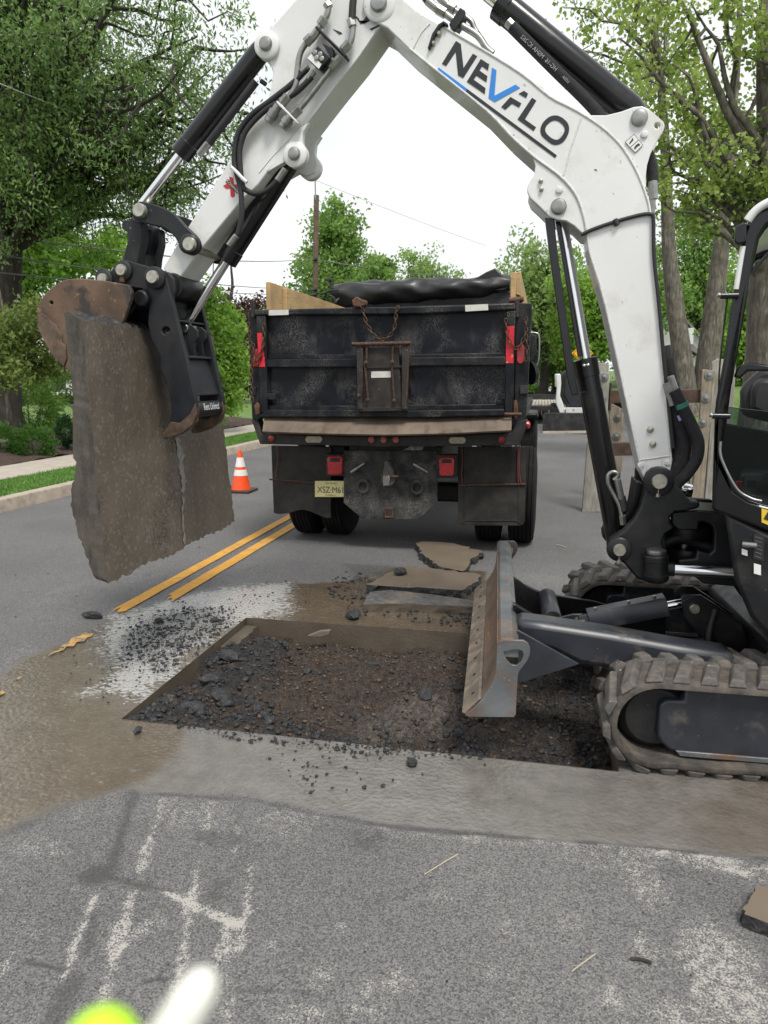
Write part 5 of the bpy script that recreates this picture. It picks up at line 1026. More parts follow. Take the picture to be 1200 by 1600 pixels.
# red sticker
letter([(668, 284), (692, 292), (702, 398), (690, 408), (676, 400)], 'decal_red', None, 'sticker', AV0, .0012, arm, z2); letter([(632, 338), (650, 328), (738, 332), (742, 350), (650, 356)], 'decal_red', None, 'sticker', AV0, .0020, arm, z2)
letter([(645, 315), (658, 298), (724, 364), (714, 386)], 'label_black', None, 'sticker', AV0, .0030, arm, z2)
tx = (FB.at(*z2([(718, 374)])[0], AV0) - FB.at(*z2([(652, 308)])[0], AV0)).normalized()
writing('sticker_writing', 'X-CHANGE', FB.at(*z2([(686, 341)])[0], AV0 - .0036), tx, Vector((0, -1, 0)).cross(tx) * 1 if Vector((0, -1, 0)).cross(tx).z > 0 else -Vector((0, -1, 0)).cross(tx), .013, 'decal_white', arm, .9)
# hoses, pipes and valve on the arm
hv = AV0 - .045
hose('hydraulic_hose', pp(z1([(480, 430), (390, 520), (250, 630), (130, 720), (50, 830), (25, 960), (30, 1050), (62, 1170)]) + z2([(740, 430), (740, 520), (722, 610), (700, 650)]), hv), .0135, 'rubber', arm, 10)
hose('hydraulic_hose', pp(z1([(510, 480), (400, 585), (230, 680), (110, 800), (66, 900), (58, 1000), (75, 1150)]) + z2([(765, 362), (820, 385), (880, 370), (935, 325), (970, 280)]), hv), .0135, 'rubber', arm, 10)
for a_, b_, r in ((z1([(445, 455)])[0], z1([(490, 415)])[0], .015), (z1([(485, 500)])[0], z1([(525, 445)])[0], .015), (z2([(665, 690)])[0], z2([(712, 630)])[0], .017), (z2([(950, 310)])[0], z2([(998, 240)])[0], .017)): rod('hose_fitting', FB.at(*a_, hv), FB.at(*b_, hv), r, 'zinc', arm, 8)
hose('hose_clip', pp(z2([(680, 230), (715, 262), (750, 300), (772, 318)]), hv - .025), .009, 'white_paint', arm)
hose('pipe', pp(z1([(612, -60), (612, 20), (612, 60), (600, 105), (570, 150), (525, 215), (480, 262), (445, 315), (428, 370), (415, 470), (405, 540), (370, 600), (340, 630)]), hv), .014, 'zinc', arm)
hose('pipe_hose', pp(z1([(775, -60), (765, 30), (760, 130)]), hv), .017, 'rubber', arm); hose('pipe', pp(z1([(760, 120), (765, 190), (752, 260), (720, 315)]), hv), .014, 'zinc', arm)
hose('pipe', pp(z1([(660, 385), (590, 480), (500, 600), (420, 695)]), hv), .013, 'zinc', arm)
for a_, b_, r in (((600, 20), (620, 50), .021), ((560, 160), (590, 115), .022), ((470, 270), (510, 230), .022), ((700, 320), (745, 270), .022), ((620, 430), (660, 380), .022), ((690, 355), (650, 400), .018), ((320, 650), (360, 600), .022), ((390, 720), (435, 675), .022), ((510, 240), (545, 190), .018), ((750, 120), (765, 170), .021)): rod('pipe_nut', *pp(z1([a_, b_]), hv), r, 'zinc', arm, 6)
for a_, b_, r in (((300, 660), (232, 765), .027), ((385, 715), (320, 800), .029)):
    q0, q1 = pp(z1([a_, b_]), hv); lathe('quick_coupler', q0, q1, [(0, r * .8), (.3, r * .8), (.32, r), (.7, r), (.72, r * .85), (.95, r * .85), (1, r * .6)], 'zinc', arm, 20)
plate('pipe_bracket', z1([(525, 165), (540, 160), (728, 345), (718, 358)]), FB, hv - .02, .06, 'black_paint', arm, .003)
plate('pipe_bracket', z1([(290, 628), (298, 632), (428, 768), (418, 772), (285, 640)]), FB, hv - .025, .05, 'white_paint', arm, .002)
vb_ = plate('valve_block', z1([(545, 285), (625, 355), (560, 432), (478, 362)]), FB, hv - .035, .06, 'black_paint', arm, .004)
plate('valve_body', z1([(570, 265), (640, 300), (640, 400), (590, 445), (560, 430), (625, 355)]), FB, hv - .01, .05, 'black_paint', arm, .004)
mk('label', pp(z1([(505, 335), (570, 400), (553, 430), (480, 362)]), hv - .037), [(0, 1, 2, 3)], 'decal_white', vb_)
for x, y in z1([(530, 330), (572, 368), (540, 362), (562, 340)]): head('valve_knob', x, y, hv - .037, .013, vb_, 'zinc', .008, 14)
# ---- bucket and thumb cylinders
def cyl2(nm, pa, pb, split, r, rr, v, m_='black_gloss'):
    a_, b_ = FB.at(*pa, v), FB.at(*pb, v); d_ = b_ - a_; mid_ = a_ + d_ * split
    c_ = lathe(nm, a_, mid_, [(0, r * .7), (.05, r * .95), (.08, r), (.88, r), (.885, r * 1.06), (.995, r * 1.06), (1, r * .9)], m_, EX, 28)
    rod('cylinder_rod', mid_ - d_ * .01, b_, rr, 'chrome', c_, 22); return c_
VM = AV0 + AT / 2
bk = cyl2('bucket_cylinder', (415.5, 69), (215.7, 328), .655, .052, .024, VM)
hose('pipe', pp([(322, 229), (345, 199), (375, 160), (400, 127)], VM - .05), .020, 'rubber', bk); rod('hose_fitting', *pp(z2([(545, 90), (490, 160)]), VM - .065), .018, 'zinc', bk, 8); rod('lug', *pp(z1([(190, 505), (222, 528)]), VM - .04), .011, 'black_gloss', bk)
th = cyl2('thumb_cylinder', (460, 240), (287, 513), .60, .054, .025, VM + .02)
# ---- links, coupler, bucket, thumb
link_px = [(205, 328), (209, 319), (216, 315), (223, 315), (247, 321), (271, 333), (289, 352), (308, 371), (312, 384), (309, 392), (303, 397), (295, 398), (284, 391), (273, 371), (257, 357), (239, 352), (220, 347), (208, 340)]
for v_ in (AV0 - .055, AV0 + AT + .02):
    lk = plate('side_link', [tuple(q) for q in cat_rom(link_px, 3, True)], FB, v_, .032, 'thumb_paint', EX, .006, sv=AV0 - .055)
    for x, y in ((232, 329), (254, 338), (266, 349)): v_ < AV0 and head('rivet', x, y, v_, .004, lk, 'label_black', .001)
for x, y in ((215.7, 328), (294, 381)):
    q = FB.at(x, y, AV0 - .085); lathe('pin', q, q + Vector((0, AT + .16, 0)), [(0, .030), (.02, .036), (1, .036)], 'pin_steel', EX, 22)
head('pin_boss', 294, 381, AV0 - .06, .05, EX, 'black_paint', .012)
leg_px = [(206, 338), (214, 345), (222, 347), (223, 372), (218, 395), (216, 414), (190, 408), (199, 374), (196, 356), (199, 344)]
for v_ in (AV0 - .015, AV0 + AT - .055): plate('bucket_link', leg_px, FB, v_, .07, 'thumb_paint', EX, .010, sv=AV0 - .015)
plate('link_web', [(205, 352), (218, 352), (212, 392), (202, 390)], FB, AV0 + .05, AT - .10, 'thumb_paint', EX, .004)
q = FB.at(197, 352, AV0 + .0); lathe('link_eye', q, q + Vector((0, .03, 0)), [(0, .025), (.5, .03), (1, .025)], 'thumb_paint', EX, 16)
cp_px = [(148, 441), (148, 428), (153, 420), (160, 419), (171, 425), (186, 408), (190, 406), (197, 406), (262, 425), (272, 436), (274, 452), (266, 476), (236, 482), (205, 482), (170, 456)]
for v_ in (AV0 - .05, AV0 + AT + .015): cpl = plate('coupler', cp_px, FB, v_, .035, 'thumb_paint', EX, .006, sv=AV0 - .05)
plate('coupler_core', [(175, 430), (262, 432), (268, 470), (262, 500), (215, 505), (195, 490)], FB, AV0 + .03, AT - .02, 'black_paint', EX, .01)
for x, y, r in ((161, 436, .038), (190, 422, .040), (239, 433, .045)):
    q = FB.at(x, y, AV0 - .105 if x > 230 else AV0 - .075); lathe('boss', q, q + Vector((0, .03, 0)), [(0, r * .9), (.3, r * 1.25), (1, r * 1.25)], 'thumb_paint', EX, 24); lathe('pin', q - Vector((0, .015, 0)), q + Vector((0, AT + .16, 0)), [(0, r * .66), (.02, r * .76), (1, r * .76)], 'pin_steel', EX, 22)
rod('grease_bolt', FB.at(191, 432, AV0 - .07), FB.at(191, 441, AV0 - .07), .014, 'rust', EX, 8)
lathe('coupler_tube', FB.at(218, 466, AV0 - .12), FB.at(218, 466, AV0 - .12) + Vector((0, .46, 0)), [(0, .034), (.02, .042), (.98, .042), (1, .034)], 'black_paint', EX, 20)
# arm end boss
q = FB.at(268, 447, AV0 - .02); lathe('arm_end_boss', q, q + Vector((0, AT + .04, 0)), [(0, .06), (.04, .068), (.96, .068), (1, .06)], 'black_paint', EX, 28)
BK0, BK1 = 3.50, 4.10
bk_out = [(201, 445), (160, 438), (125, 435), (105, 436), (92, 441), (80, 449), (67, 463), (59, 478), (57, 492), (59, 511), (66, 528), (74, 543), (84, 558), (98, 572), (112, 584), (132, 596)]
bk_side = bk_out + [(140, 585), (160, 550), (180, 530), (194, 497), (204, 468), (206, 456)]
hole_px = ring_px(80, 473, 2.8, 12)
bucket = plate('bucket', bk_side, FB, BK0, .028, 'rust_bucket', EX, .005, [hole_px])
plate('bucket_side', bk_side, FB, BK1 - .028, .028, 'rust_bucket', bucket, .005, sv=BK0)
so_ = [FB.at(x, y, BK0) for x, y in bk_out]; so_ = [Vector(q) for q in cat_rom(so_, 3)]
cen = sum(so_, Vector()) / len(so_); si_ = [p + (cen - p).normalized() * .022 for p in so_]
prism('bucket_shell', [p + Vector((0, .028, 0)) for p in so_ + si_[::-1]], (0, BK1 - BK0 - .056, 0), 'rust_bucket', bucket, .003)
plate('wear_plate', [(60, 492), (66, 490), (75, 495), (80, 503), (88, 508), (92, 520), (96, 524), (97, 536), (102, 541), (104, 560), (99, 573), (84, 558), (74, 543), (66, 528), (59, 512)], FB, BK0 - .010, .010, 'wear_plate', bucket, .003)
for v_ in (AV0 - .08, AV0 + AT + .045): plate('bucket_ear', [(150, 440), (206, 448), (215, 470), (196, 500), (160, 470)], FB, v_, .03, 'black_paint', bucket, .004, sv=AV0 - .08)
for i in range(4):
    v_ = BK0 + .03 + i * (BK1 - BK0 - .12) / 3; plate('tooth', [(120, 584), (140, 585), (166, 588), (172, 596), (132, 602)], FB, v_, .06, 'thumb_tip', bucket, .006, sv=BK0)
TV0, TV1 = AV0 - .075, AV0 + AT + .045
th_px = z3([(662, 40), (676, 15), (700, 5), (730, 3), (755, 15), (775, 50), (792, 110), (830, 270), (882, 480), (918, 640), (936, 720), (942, 795), (922, 858), (862, 904), (800, 926), (762, 932), (752, 915), (790, 862), (805, 780), (795, 700), (765, 600), (738, 548), (745, 500), (738, 478), (692, 390), (672, 300), (680, 200), (672, 100)])
th_top = th_px
for v_ in (TV0, TV1):
    tp_ = plate('thumb_plate', th_px, FB, v_, .034, 'thumb_paint', EX, .005, [ring_px(*z3([(773, 342)])[0], 6.3, 18)], sv=TV0)
    tip = z3([(936, 740), (944, 795), (924, 860), (864, 907), (800, 929), (760, 935), (749, 915), (788, 862), (800, 842), (850, 850), (905, 800)])
    plate('thumb_tip', tip, FB, v_ - .002, .038, 'thumb_tip', tp_, .004, sv=TV0)
q0, q1 = FB.at(*z3([(912, 778)])[0], TV0 + .03), FB.at(*z3([(912, 778)])[0], TV0 + .03) + Vector((0, TV1 - TV0 - .02, 0))
tb = rod('thumb_tube', q0, q1, .043, 'thumb_paint', EX, 26)
writing('painted_writing', 'Rent Unlmtd', (q0 + q1) / 2 + Vector((.0435, 0, .012)), (0, 1, 0), (-.1, 0, 1), .036, 'paint_scribble', tb, .72)
plate('thumb_web', z3([(720, 120), (735, 120), (860, 480), (930, 700), (920, 705), (850, 490)]), FB, TV0 + .03, TV1 - TV0 - .03, 'thumb_paint', EX, .003)
plate('thumb_brace', z3([(845, 478), (885, 478), (888, 492), (845, 490)]), FB, TV0 + .03, TV1 - TV0 - .03, 'thumb_paint', EX, .003)
plate('thumb_brace', z3([(800, 280), (838, 278), (842, 290), (805, 292)]), FB, TV0 + .03, TV1 - TV0 - .03, 'thumb_paint', EX, .003)
for v_ in (VM - .045, VM + .055): plate('cylinder_clevis', z3([(820, 300), (850, 305), (880, 330), (882, 370), (860, 400), (862, 470), (840, 470), (815, 350)]), FB, v_, .018, 'thumb_paint', EX, .003, sv=TV0)
q = FB.at(287, 513, VM - .06); rod('clevis_pin', q, q + Vector((0, .15, 0)), .024, 'zinc', EX, 18)

# ------------------------------------------------------------------ slab of road held by bucket and thumb
SLN, SLF = 3.10, 4.64
def jag(pts, amp, seed, n=6):
    rs = np.random.default_rng(seed); out = []
    for i in range(len(pts)):
        a_, b_ = np.array(pts[i]), np.array(pts[(i + 1) % len(pts)]); out.append(tuple(a_))
        if amp[i] > 0:
            for k in range(1, n): out.append(tuple(a_ + (b_ - a_) * k / n + rs.normal(0, amp[i], 2)))
    return out
SL = thing('road_slab', 'large muddy slab of cut road gripped between bucket and thumb', 'slab', tuple(FB.at(160, 912, SLN)))
def cast_slab(name, front_t, front_b, back_t, back_b, m_, seed, nv=70, nh=100, vn=SLN, vf=SLF, bot=.016, top=.014, disp=.005):
    """a block with rough faces; corners sighted at the near edge, pushed through to the far edge"""
    rs = np.random.default_rng(seed); ft, fb, bt, bb = [np.array(FB.at(x, y, vn)) for x, y in (front_t, front_b, back_t, back_b)]
    V_, F_ = [], []; grid = {}
    nf = fbm(nh + 1, nv + 1, 7, seed, 4) - .5; eb = np.interp(np.arange(nh + 1), np.arange(0, nh + 1, 1), rs.normal(0, .5, nh + 1)); eb = np.convolve(eb, [.2, .6, .2], 'same'); et = rs.normal(0, .5, nh + 1)
    lowf = fbm(nh + 1, 2, 12, seed + 3, 2)[:, 0] - .5
    def P_(i, j, fr):
        s, t_ = i / nh, j / nv; a_, b_ = (ft, fb) if fr else (bt, bb)
        tt = t_; p = a_ + (b_ - a_) * tt + np.array([0, (vf - vn) * s, 0])
        p[0] -= .075 * s * (1 - t_)
        if j == nv or j == nv - 1: p[2] += (eb[i] * bot + lowf[i] * bot * 2.2) * (1 if j == nv else .3)
        if j == 0: p[2] += et[i] * top
        if fr: p[0] += nf[i, j] * disp * 2
        if i == 0: p[1] += rs.normal(0, .0018)
        if i == nh: p[1] += rs.normal(0, .006)
        return p
    for fr in (1, 0):
        for i in range(nh + 1):
            for j in range(nv + 1): grid[(fr, i, j)] = len(V_); V_.append(P_(i, j, fr))
    mi = []
    for i in range(nh):
        for j in range(nv):
            F_.append((grid[1, i, j], grid[1, i, j + 1], grid[1, i + 1, j + 1], grid[1, i + 1, j])); mi.append(0)
            F_.append((grid[0, i, j], grid[0, i + 1, j], grid[0, i + 1, j + 1], grid[0, i, j + 1])); mi.append(2)
    for j in range(nv):
        F_.append((grid[1, 0, j], grid[0, 0, j], grid[0, 0, j + 1], grid[1, 0, j + 1])); mi.append(1)
        F_.append((grid[1, nh, j], grid[1, nh, j + 1], grid[0, nh, j + 1], grid[0, nh, j])); mi.append(2)
    for i in range(nh):
        F_.append((grid[1, i, 0], grid[1, i + 1, 0], grid[0, i + 1, 0], grid[0, i, 0])); mi.append(2)
        F_.append((grid[1, i, nv], grid[0, i, nv], grid[0, i + 1, nv], grid[1, i + 1, nv])); mi.append(2)
    me = bpy.data.meshes.new(name); me.from_pydata([tuple(v) for v in V_], [], F_); me.update(); me.polygons.foreach_set('material_index', mi)
    return fin(name, me, m_, SL, 60)
sl = cast_slab('slab_body', (128, 500), (167, 911), (100, 488), (146, 902), ['slab_face', 'slab_side', 'asphalt_broken'], 3)
# lower layer still stuck to the back of it
lay = [(106, 632), (113, 640), (114, 716), (119, 722), (116, 740), (111, 770), (113, 800), (120, 830), (130, 855), (138, 880), (150, 905), (160, 908), (150, 850), (136, 720), (124, 632)]
prism('lower_layer', [FB.at(x, y, SLN + .006) for x, y in jag(lay, [0, 0, 0, 0, .8, 1.1, 1.1, 1.1, 1.1, .8, 0, 0, 0, 0, 0], 4)], (0, .55, 0), 'slab_side', SL, .002)
# pale drip down the broad face
_a, _b = np.array(FB.at(128, 500, SLN)), np.array(FB.at(167, 911, SLN)); _n = np.cross(_b - _a, np.array([0, 1.0, 0])); _n /= np.linalg.norm(_n)
_n = _n if _n[0] > 0 else -_n
def on_slab(x, y, off=.004):
    d = sight(x, y); o_ = off
    for _ in range(5):
        q_ = _a + _n * o_; p_ = _C + d * (((q_ - _C) @ _n) / (d @ _n)); s_, t_ = (p_[1] - SLN) / (SLF - SLN), (p_[2] - _a[2]) / (_b[2] - _a[2]); o_ = off - .075 * s_ * (1 - t_)
    return Vector(p_)
for pts in ([(272, 684), (279, 684), (284, 700), (291, 712), (288, 735), (294, 752), (290, 768), (285, 772), (284, 750), (279, 735), (277, 712)], [(286, 775), (290, 780), (288, 800), (292, 825), (293, 850), (290, 851), (288, 828), (284, 800)]):
    rs = np.random.default_rng(len(pts)); mk('pale_drip', [on_slab(x * .75 + 284 * .25 + rs.uniform(-2, 2), y, .0042) for x, y in jag(pts, [.9] * len(pts), 7, 4)], [tuple(range(4 * len(pts)))], 'drip', SL)
# ------------------------------------------------------------------ the dump truck
TY = 6.30
TR = thing('dump_truck', 'black dump truck seen from behind with closed tailgate', 'truck', (-1.34, 8.0, 0))
zA, zB, zC, zD = zc(370, 420, 4.8), zc(610, 410, 4.8), zc(400, 640, 5), zc(620, 640, 5)
def tp(x, y, d=0): return at(x, y, TY + d)
def tplate(nm, px, d, t, m_, par=TR, bevel=.005, holes=(), curve=0): return plate(nm, px, FB, TY + d, t, m_, par, bevel, holes, curve)
XL, XR = tp(392, 560).x, tp(829, 560).x; ZT, ZB = tp(600, 478).z, tp(600, 655).z
# box body: floor, sides, front wall
BL = 3.7
boxr('box_floor', XL + .02, XR - .02, TY + .05, TY + BL, ZB + .02, ZB + .10, 'truck_frame', TR, .01)
for x0, x1 in ((XL + .06, XL + .11), (XR - .15, XR - .10)):
    sd_ = boxr('box_side', x0, x1, TY + .04, TY + BL, ZB + .08, ZT - .02, 'truck_black', TR, .008)
    xs = x0 - .02 if x0 < -1 else x1
    for i in range(6): boxr('side_rib', xs, xs + .02, TY + .45 + i * .58, TY + .53 + i * .58, ZB + .1, ZT - .08, 'truck_black', sd_, .008)
boxr('box_front', XL + .08, XR - .12, TY + BL - .05, TY + BL, ZB + .08, ZT + .25, 'truck_black', TR, .008)
# rear corner posts
pl = tplate('corner_post', [(388, 484), (412, 484), (414, 500), (415, 560), (416, 652), (404, 655), (402, 672), (394, 660), (391, 600), (389, 520)], .0, .12, 'truck_black', TR, .008)
prr = tplate('corner_post', zB([(935, 305), (1062, 305), (1062, 370), (1052, 520), (1040, 760), (1030, 1000), (1010, 1200), (925, 1200), (930, 900), (935, 500)]), .0, .12, 'truck_black', TR, .008)
for x in (396, 808): rod('top_hook', tp(x, 470, -.02), tp(x, 496, -.02), .02, 'truck_black', TR, 10)
# tailgate: panel, frame rails, ribs
tg = tplate('tailgate', [(410, 486), (808, 484), (802, 650), (414, 652)], .03, .03, 'truck_panel', TR, .004)
tplate('top_rail', zA([(130, 306), (1210, 284)]) + zB([(300, 325), (560, 318), (935, 303), (938, 355), (560, 372), (300, 384)]) + zA([(1210, 342), (130, 348)]), -.055, .10, 'truck_black', tg, .012)
tplate('mid_rail', zA([(220, 645), (900, 640)]) + zB([(130, 690), (865, 676), (868, 708), (130, 715)]) + zA([(900, 675), (225, 680)]), -.01, .05, 'truck_black', tg, .006)
tplate('mid_rail', zA([(222, 678), (900, 672)]) + zB([(130, 712), (865, 705), (862, 772), (130, 778)]) + zA([(900, 738), (225, 740)]), -.05, .08, 'truck_black', tg, .008)
tplate('bottom_rail', zA([(235, 1022), (1200, 1030)]) + zB([(130, 1072), (855, 1062), (855, 1105), (130, 1120)]) + zA([(1200, 1062), (230, 1060)]), -.015, .05, 'truck_black', tg, .006)
tplate('bottom_rail', zA([(230, 1057), (1200, 1062)]) + zB([(130, 1112), (855, 1100), (858, 1150), (130, 1165)]) + zA([(1200, 1112), (150, 1112)]), -.06, .09, 'truck_black', tg, .008)
tplate('end_rail', zA([(145, 350), (215, 350), (235, 1080), (172, 1080), (165, 740)]), -.045, .08, 'truck_black', tg, .008)
tplate('end_rail', zB([(872, 365), (938, 360), (922, 1130), (855, 1130), (862, 760)]), -.045, .08, 'truck_black', tg, .008)
for px_ in (zA([(225, 935), (288, 935), (288, 980), (225, 980)]), zB([(805, 988), (860, 985), (858, 1030), (805, 1030)])): tplate('latch_bracket', px_, -.05, .05, 'truck_black', tg, .004)
tplate('hinge_bracket', zB([(972, 925), (1030, 920), (1030, 985), (972, 988)]), -.03, .04, 'truck_frame', TR, .004)
tplate('hinge_bracket', zA([(90, 890), (140, 890), (140, 950), (92, 950)]), -.03, .04, 'truck_frame', TR, .004)
for px_ in (zB([(925, 1035), (945, 1030), (955, 1060), (955, 1150), (940, 1175), (922, 1150)]), zA([(128, 1030), (150, 1000), (168, 1020), (165, 1090), (140, 1100)])): tplate('tailgate_latch', px_, -.07, .03, 'rust', TR, .006)
rod('latch_pin', tp(*zB([(855, 1137)])[0], -.07), tp(*zB([(985, 1137)])[0], -.07), .012, 'rust', TR, 10)
# reflective strips
for px_ in (zA([(240, 308), (388, 305), (388, 345), (240, 350)]), zB([(560, 320), (732, 312), (734, 358), (563, 368)])): tplate('reflector_tape', px_, -.059, .003, 'reflector_white', TR, 0)
for px_ in (zA([(152, 482), (193, 480), (212, 735), (167, 735)]), zB([(870, 480), (928, 476), (922, 755), (866, 755)])): tplate('reflector_tape', px_, -.049, .003, 'reflector_red', TR, 0)
for px_ in (zA([(118, 600), (160, 600), (165, 735), (120, 735)]), zB([(948, 640), (958, 620), (990, 610), (1005, 630), (1005, 740), (985, 762), (958, 758), (945, 735)])): tplate('marker_lamp', px_, -.012, .02, 'lamp_red', TR, .006)
# coal chute in the middle of the gate
ch = tplate('chute_gate', zA([(932, 590), (1195, 590), (1210, 590), (1245, 1045), (930, 1050)]), -.10, .03, 'chute', TR, .004)
tplate('chute_post', [(557, 537), (567, 540), (567, 640), (558, 640)], -.13, .06, 'chute', ch, .006); tplate('chute_post', [(628, 536), (638, 536), (636, 640), (627, 640)], -.13, .06, 'chute', ch, .006)
tplate('chute_lip', [(557, 636), (637, 636), (637, 642), (557, 643)], -.12, .05, 'chute', ch, .003)
rod('chute_bar', tp(550, 538, -.13), tp(642, 536, -.13), .017, 'chain_rust', ch, 12)
for a_, b_ in (((573, 540), (573, 565)), ((570, 568), (575, 622)), ((614, 540), (613, 565)), ((612, 568), (616, 625)), ((639, 540), (635, 625))): rod('chute_rod', tp(*a_, -.125), tp(*b_, -.125), .009, 'chain_rust', ch, 8)
for x, y in ((575, 625), (616, 626), (572, 567), (613, 566), (561, 618)): q = tp(x, y, -.13); lathe('chute_nut', q, q - Vector((0, .025, 0)), [(0, .016), (.6, .018), (1, .010)], 'chain_rust', ch, 8)
tplate('chute_plate', zA([(1008, 770), (1155, 768), (1155, 815), (1008, 818)]), -.104, .003, 'reflector_white', ch, 0)
tplate('chute_fold', [(566, 573), (628, 571), (628, 574), (566, 576)], -.112, .012, 'chute', ch, .001)
# chains
def chain(nm, pts, par=TR, r=.006, L_=.032, w_=.011, m_='chain_rust'):
    P_ = [Vector(p) for p in cat_rom(pts, 10)]; acc = [0]
    for i in range(len(P_) - 1): acc.append(acc[-1] + (P_[i + 1] - P_[i]).length)
    n_ = int(acc[-1] / (L_ * 1.22)); geo = []
    for k in range(n_):
        s = (k + .5) / n_ * acc[-1]; i = max(j for j in range(len(acc)) if acc[j] <= s); i = min(i, len(P_) - 2); t_ = (s - acc[i]) / max(acc[i + 1] - acc[i], 1e-6)
        c_ = P_[i].lerp(P_[i + 1], t_); d_ = (P_[i + 1] - P_[i]).normalized(); x_, y_, _ = frame_of(d_); sd2 = x_ if k % 2 else y_
        loop = [c_ + d_ * (L_ * .62) * math.cos(a_) * (1 + .0) + sd2 * w_ * (1.0 if abs(math.sin(a_)) > .3 else 1) * max(-1, min(1, 1.5 * math.sin(a_))) for a_ in [2 * math.pi * q / 12 for q in range(13)]]
        geo.append(tube_geo(loop, r, 6))
    return mk(nm, *join_geo(geo), m_, par, 60)
chain('chain', [tp(*q, -.075) for q in zA([(900, 240), (945, 310), (975, 410), (1030, 500), (1090, 530), (1140, 510), (1180, 450), (1195, 350)]) + [(618, 490), (623, 478)]])
chain('chain', [tp(*q, -.07) for q in zB([(865, 420), (875, 520), (900, 600), (950, 645), (985, 600), (1015, 520), (1018, 410)])])
chain('chain', [tp(*q, -.06) for q in zB([(1015, 540), (1025, 640), (1018, 745)])])
chain('chain', [tp(*q, -.06) for q in zA([(85, 400), (100, 520), (108, 700), (112, 880), (118, 1000)])])
chain('chain', [tp(*q, -.07) for q in zA([(200, 410), (200, 540), (180, 640), (150, 710), (135, 650), (120, 560)])])
tplate('chain_hook', zA([(860, 235), (895, 205), (930, 225), (975, 240), (970, 275), (920, 290), (870, 285)]), -.08, .05, 'rust', TR, .012)
# spreader apron
q_t = [tp(x, y, .06) for x, y in ((414, 644), (500, 648), (600, 649), (700, 647), (800, 642))]; q_b = [tp(x, y, -.16) for x, y in ((410, 674), (500, 677), (600, 679), (700, 677), (799, 672))]
vs_ = q_t + q_b + [p + Vector((0, .012, -.014)) for p in q_t + q_b]; fs_ = [(i, i + 1, i + 6, i + 5) for i in range(4)] + [(i + 10, i + 15, i + 16, i + 11) for i in range(4)] + [(i + 5, i + 6, i + 16, i + 15) for i in range(4)] + [(0, 5, 15, 10), (4, 14, 19, 9)] + [(i, i + 10, i + 11, i + 1) for i in range(4)]
mk('spreader_apron', vs_, fs_, 'apron', TR, 30)
# rear beam and lamps
beam = tplate('rear_beam', [(392, 655), (404, 660), (408, 678), (600, 683), (800, 676), (806, 660), (824, 655), (821, 672), (812, 696), (600, 698), (406, 694)], -.02, .14, 'truck_frame', TR, .008)
for x, y, m_ in ((424.5, 684.5, 'lamp_red'), (580.5, 687, 'lamp_red_dusty'), (599.5, 687, 'lamp_red_dusty'), (618.5, 687, 'lamp_red_dusty'), (783.5, 686.5, 'lamp_red')):
    q = tp(x, y, -.02); lathe('round_lamp', q + Vector((0, .01, 0)), q - Vector((0, .02, 0)), [(0, .036), (.5, .036), (.55, .028), (.8, .026), (1, .012)], m_, beam, 22)
    lathe('lamp_ring', q + Vector((0, .005, 0)), q - Vector((0, .008, 0)), [(0, .041), (.6, .041), (1, .036)], 'truck_frame', beam, 22)
for x, y in ((490, 686.5), (714.5, 688)):
    pts = []
    for i in range(24): a_ = 2 * math.pi * i / 24; pts.append((x + (8 if math.cos(a_) > 0 else -8) + 5.2 * math.cos(a_), y + 5.2 * math.sin(a_)))
    tplate('oval_lamp', pts, -.035, .03, 'lamp_amber', beam, .004)
q = tp(823, 664, .06); lathe('side_lamp', q, q + Vector((.03, 0, 0)), [(0, .035), (.6, .033), (1, .012)], 'lamp_red', TR, 18)
# hitch plate
hp = tplate('hitch_plate', [(537, 704), (683, 704), (683, 784), (656, 811), (566, 811), (537, 786)], .18, .03, 'hitch_plate', TR, .004, [[(604, 797), (611, 797), (611, 806), (604, 806)]])
tplate('receiver', [(601, 794), (614, 794), (614, 809), (601, 809)], .15, .03, 'rust', hp, .002, [[(603.5, 796.5), (611.5, 796.5), (611.5, 806.5), (603.5, 806.5)]])
for x, y in ((567, 760), (651, 762)):
    pts = [tp(x + 8.5 * math.cos(a_), y + 9.5 * math.sin(a_), .15) for a_ in [2 * math.pi * i / 18 for i in range(19)]]; mk('tow_ring', *tube_geo(pts, .016, 10), 'hitch_plate', hp, 50); tplate('ring_lug', [(x - 6, y - 12), (x + 6, y - 12), (x + 5, y - 6), (x - 5, y - 6)], .14, .04, 'hitch_plate', hp, .004)
for a_, b_ in (((548, 738), (569, 724)), ((646, 725), (668, 738))):
    q0, q1 = tp(*a_, .13), tp(*b_, .15); lathe('drain_hose', q0, q1, [(0, .014), (.3, .016), (.5, .013), (1, .011)], 'zinc', hp, 12)
tplate('pintle_hook', zC([(1000, 410), (1020, 400), (1042, 412), (1045, 440), (1070, 470), (1080, 510), (1085, 560), (1060, 600), (1000, 605), (970, 570), (985, 490), (1000, 450)]), .08, .10, 'hitch_plate', hp, .012)
tplate('pintle_jaw', zC([(990, 515), (1045, 515), (1045, 595), (990, 600)]), .05, .04, 'zinc', hp, .008)
rod('pintle_pin', tp(*zC([(975, 520)])[0], .06), tp(*zC([(1115, 522)])[0], .06), .010, 'rust', hp, 8); q = tp(*zC([(1022, 418)])[0], .08); lathe('pintle_ring', q, q - Vector((0, .02, 0)), [(0, .022), (1, .018)], 'hitch_plate', hp, 14)
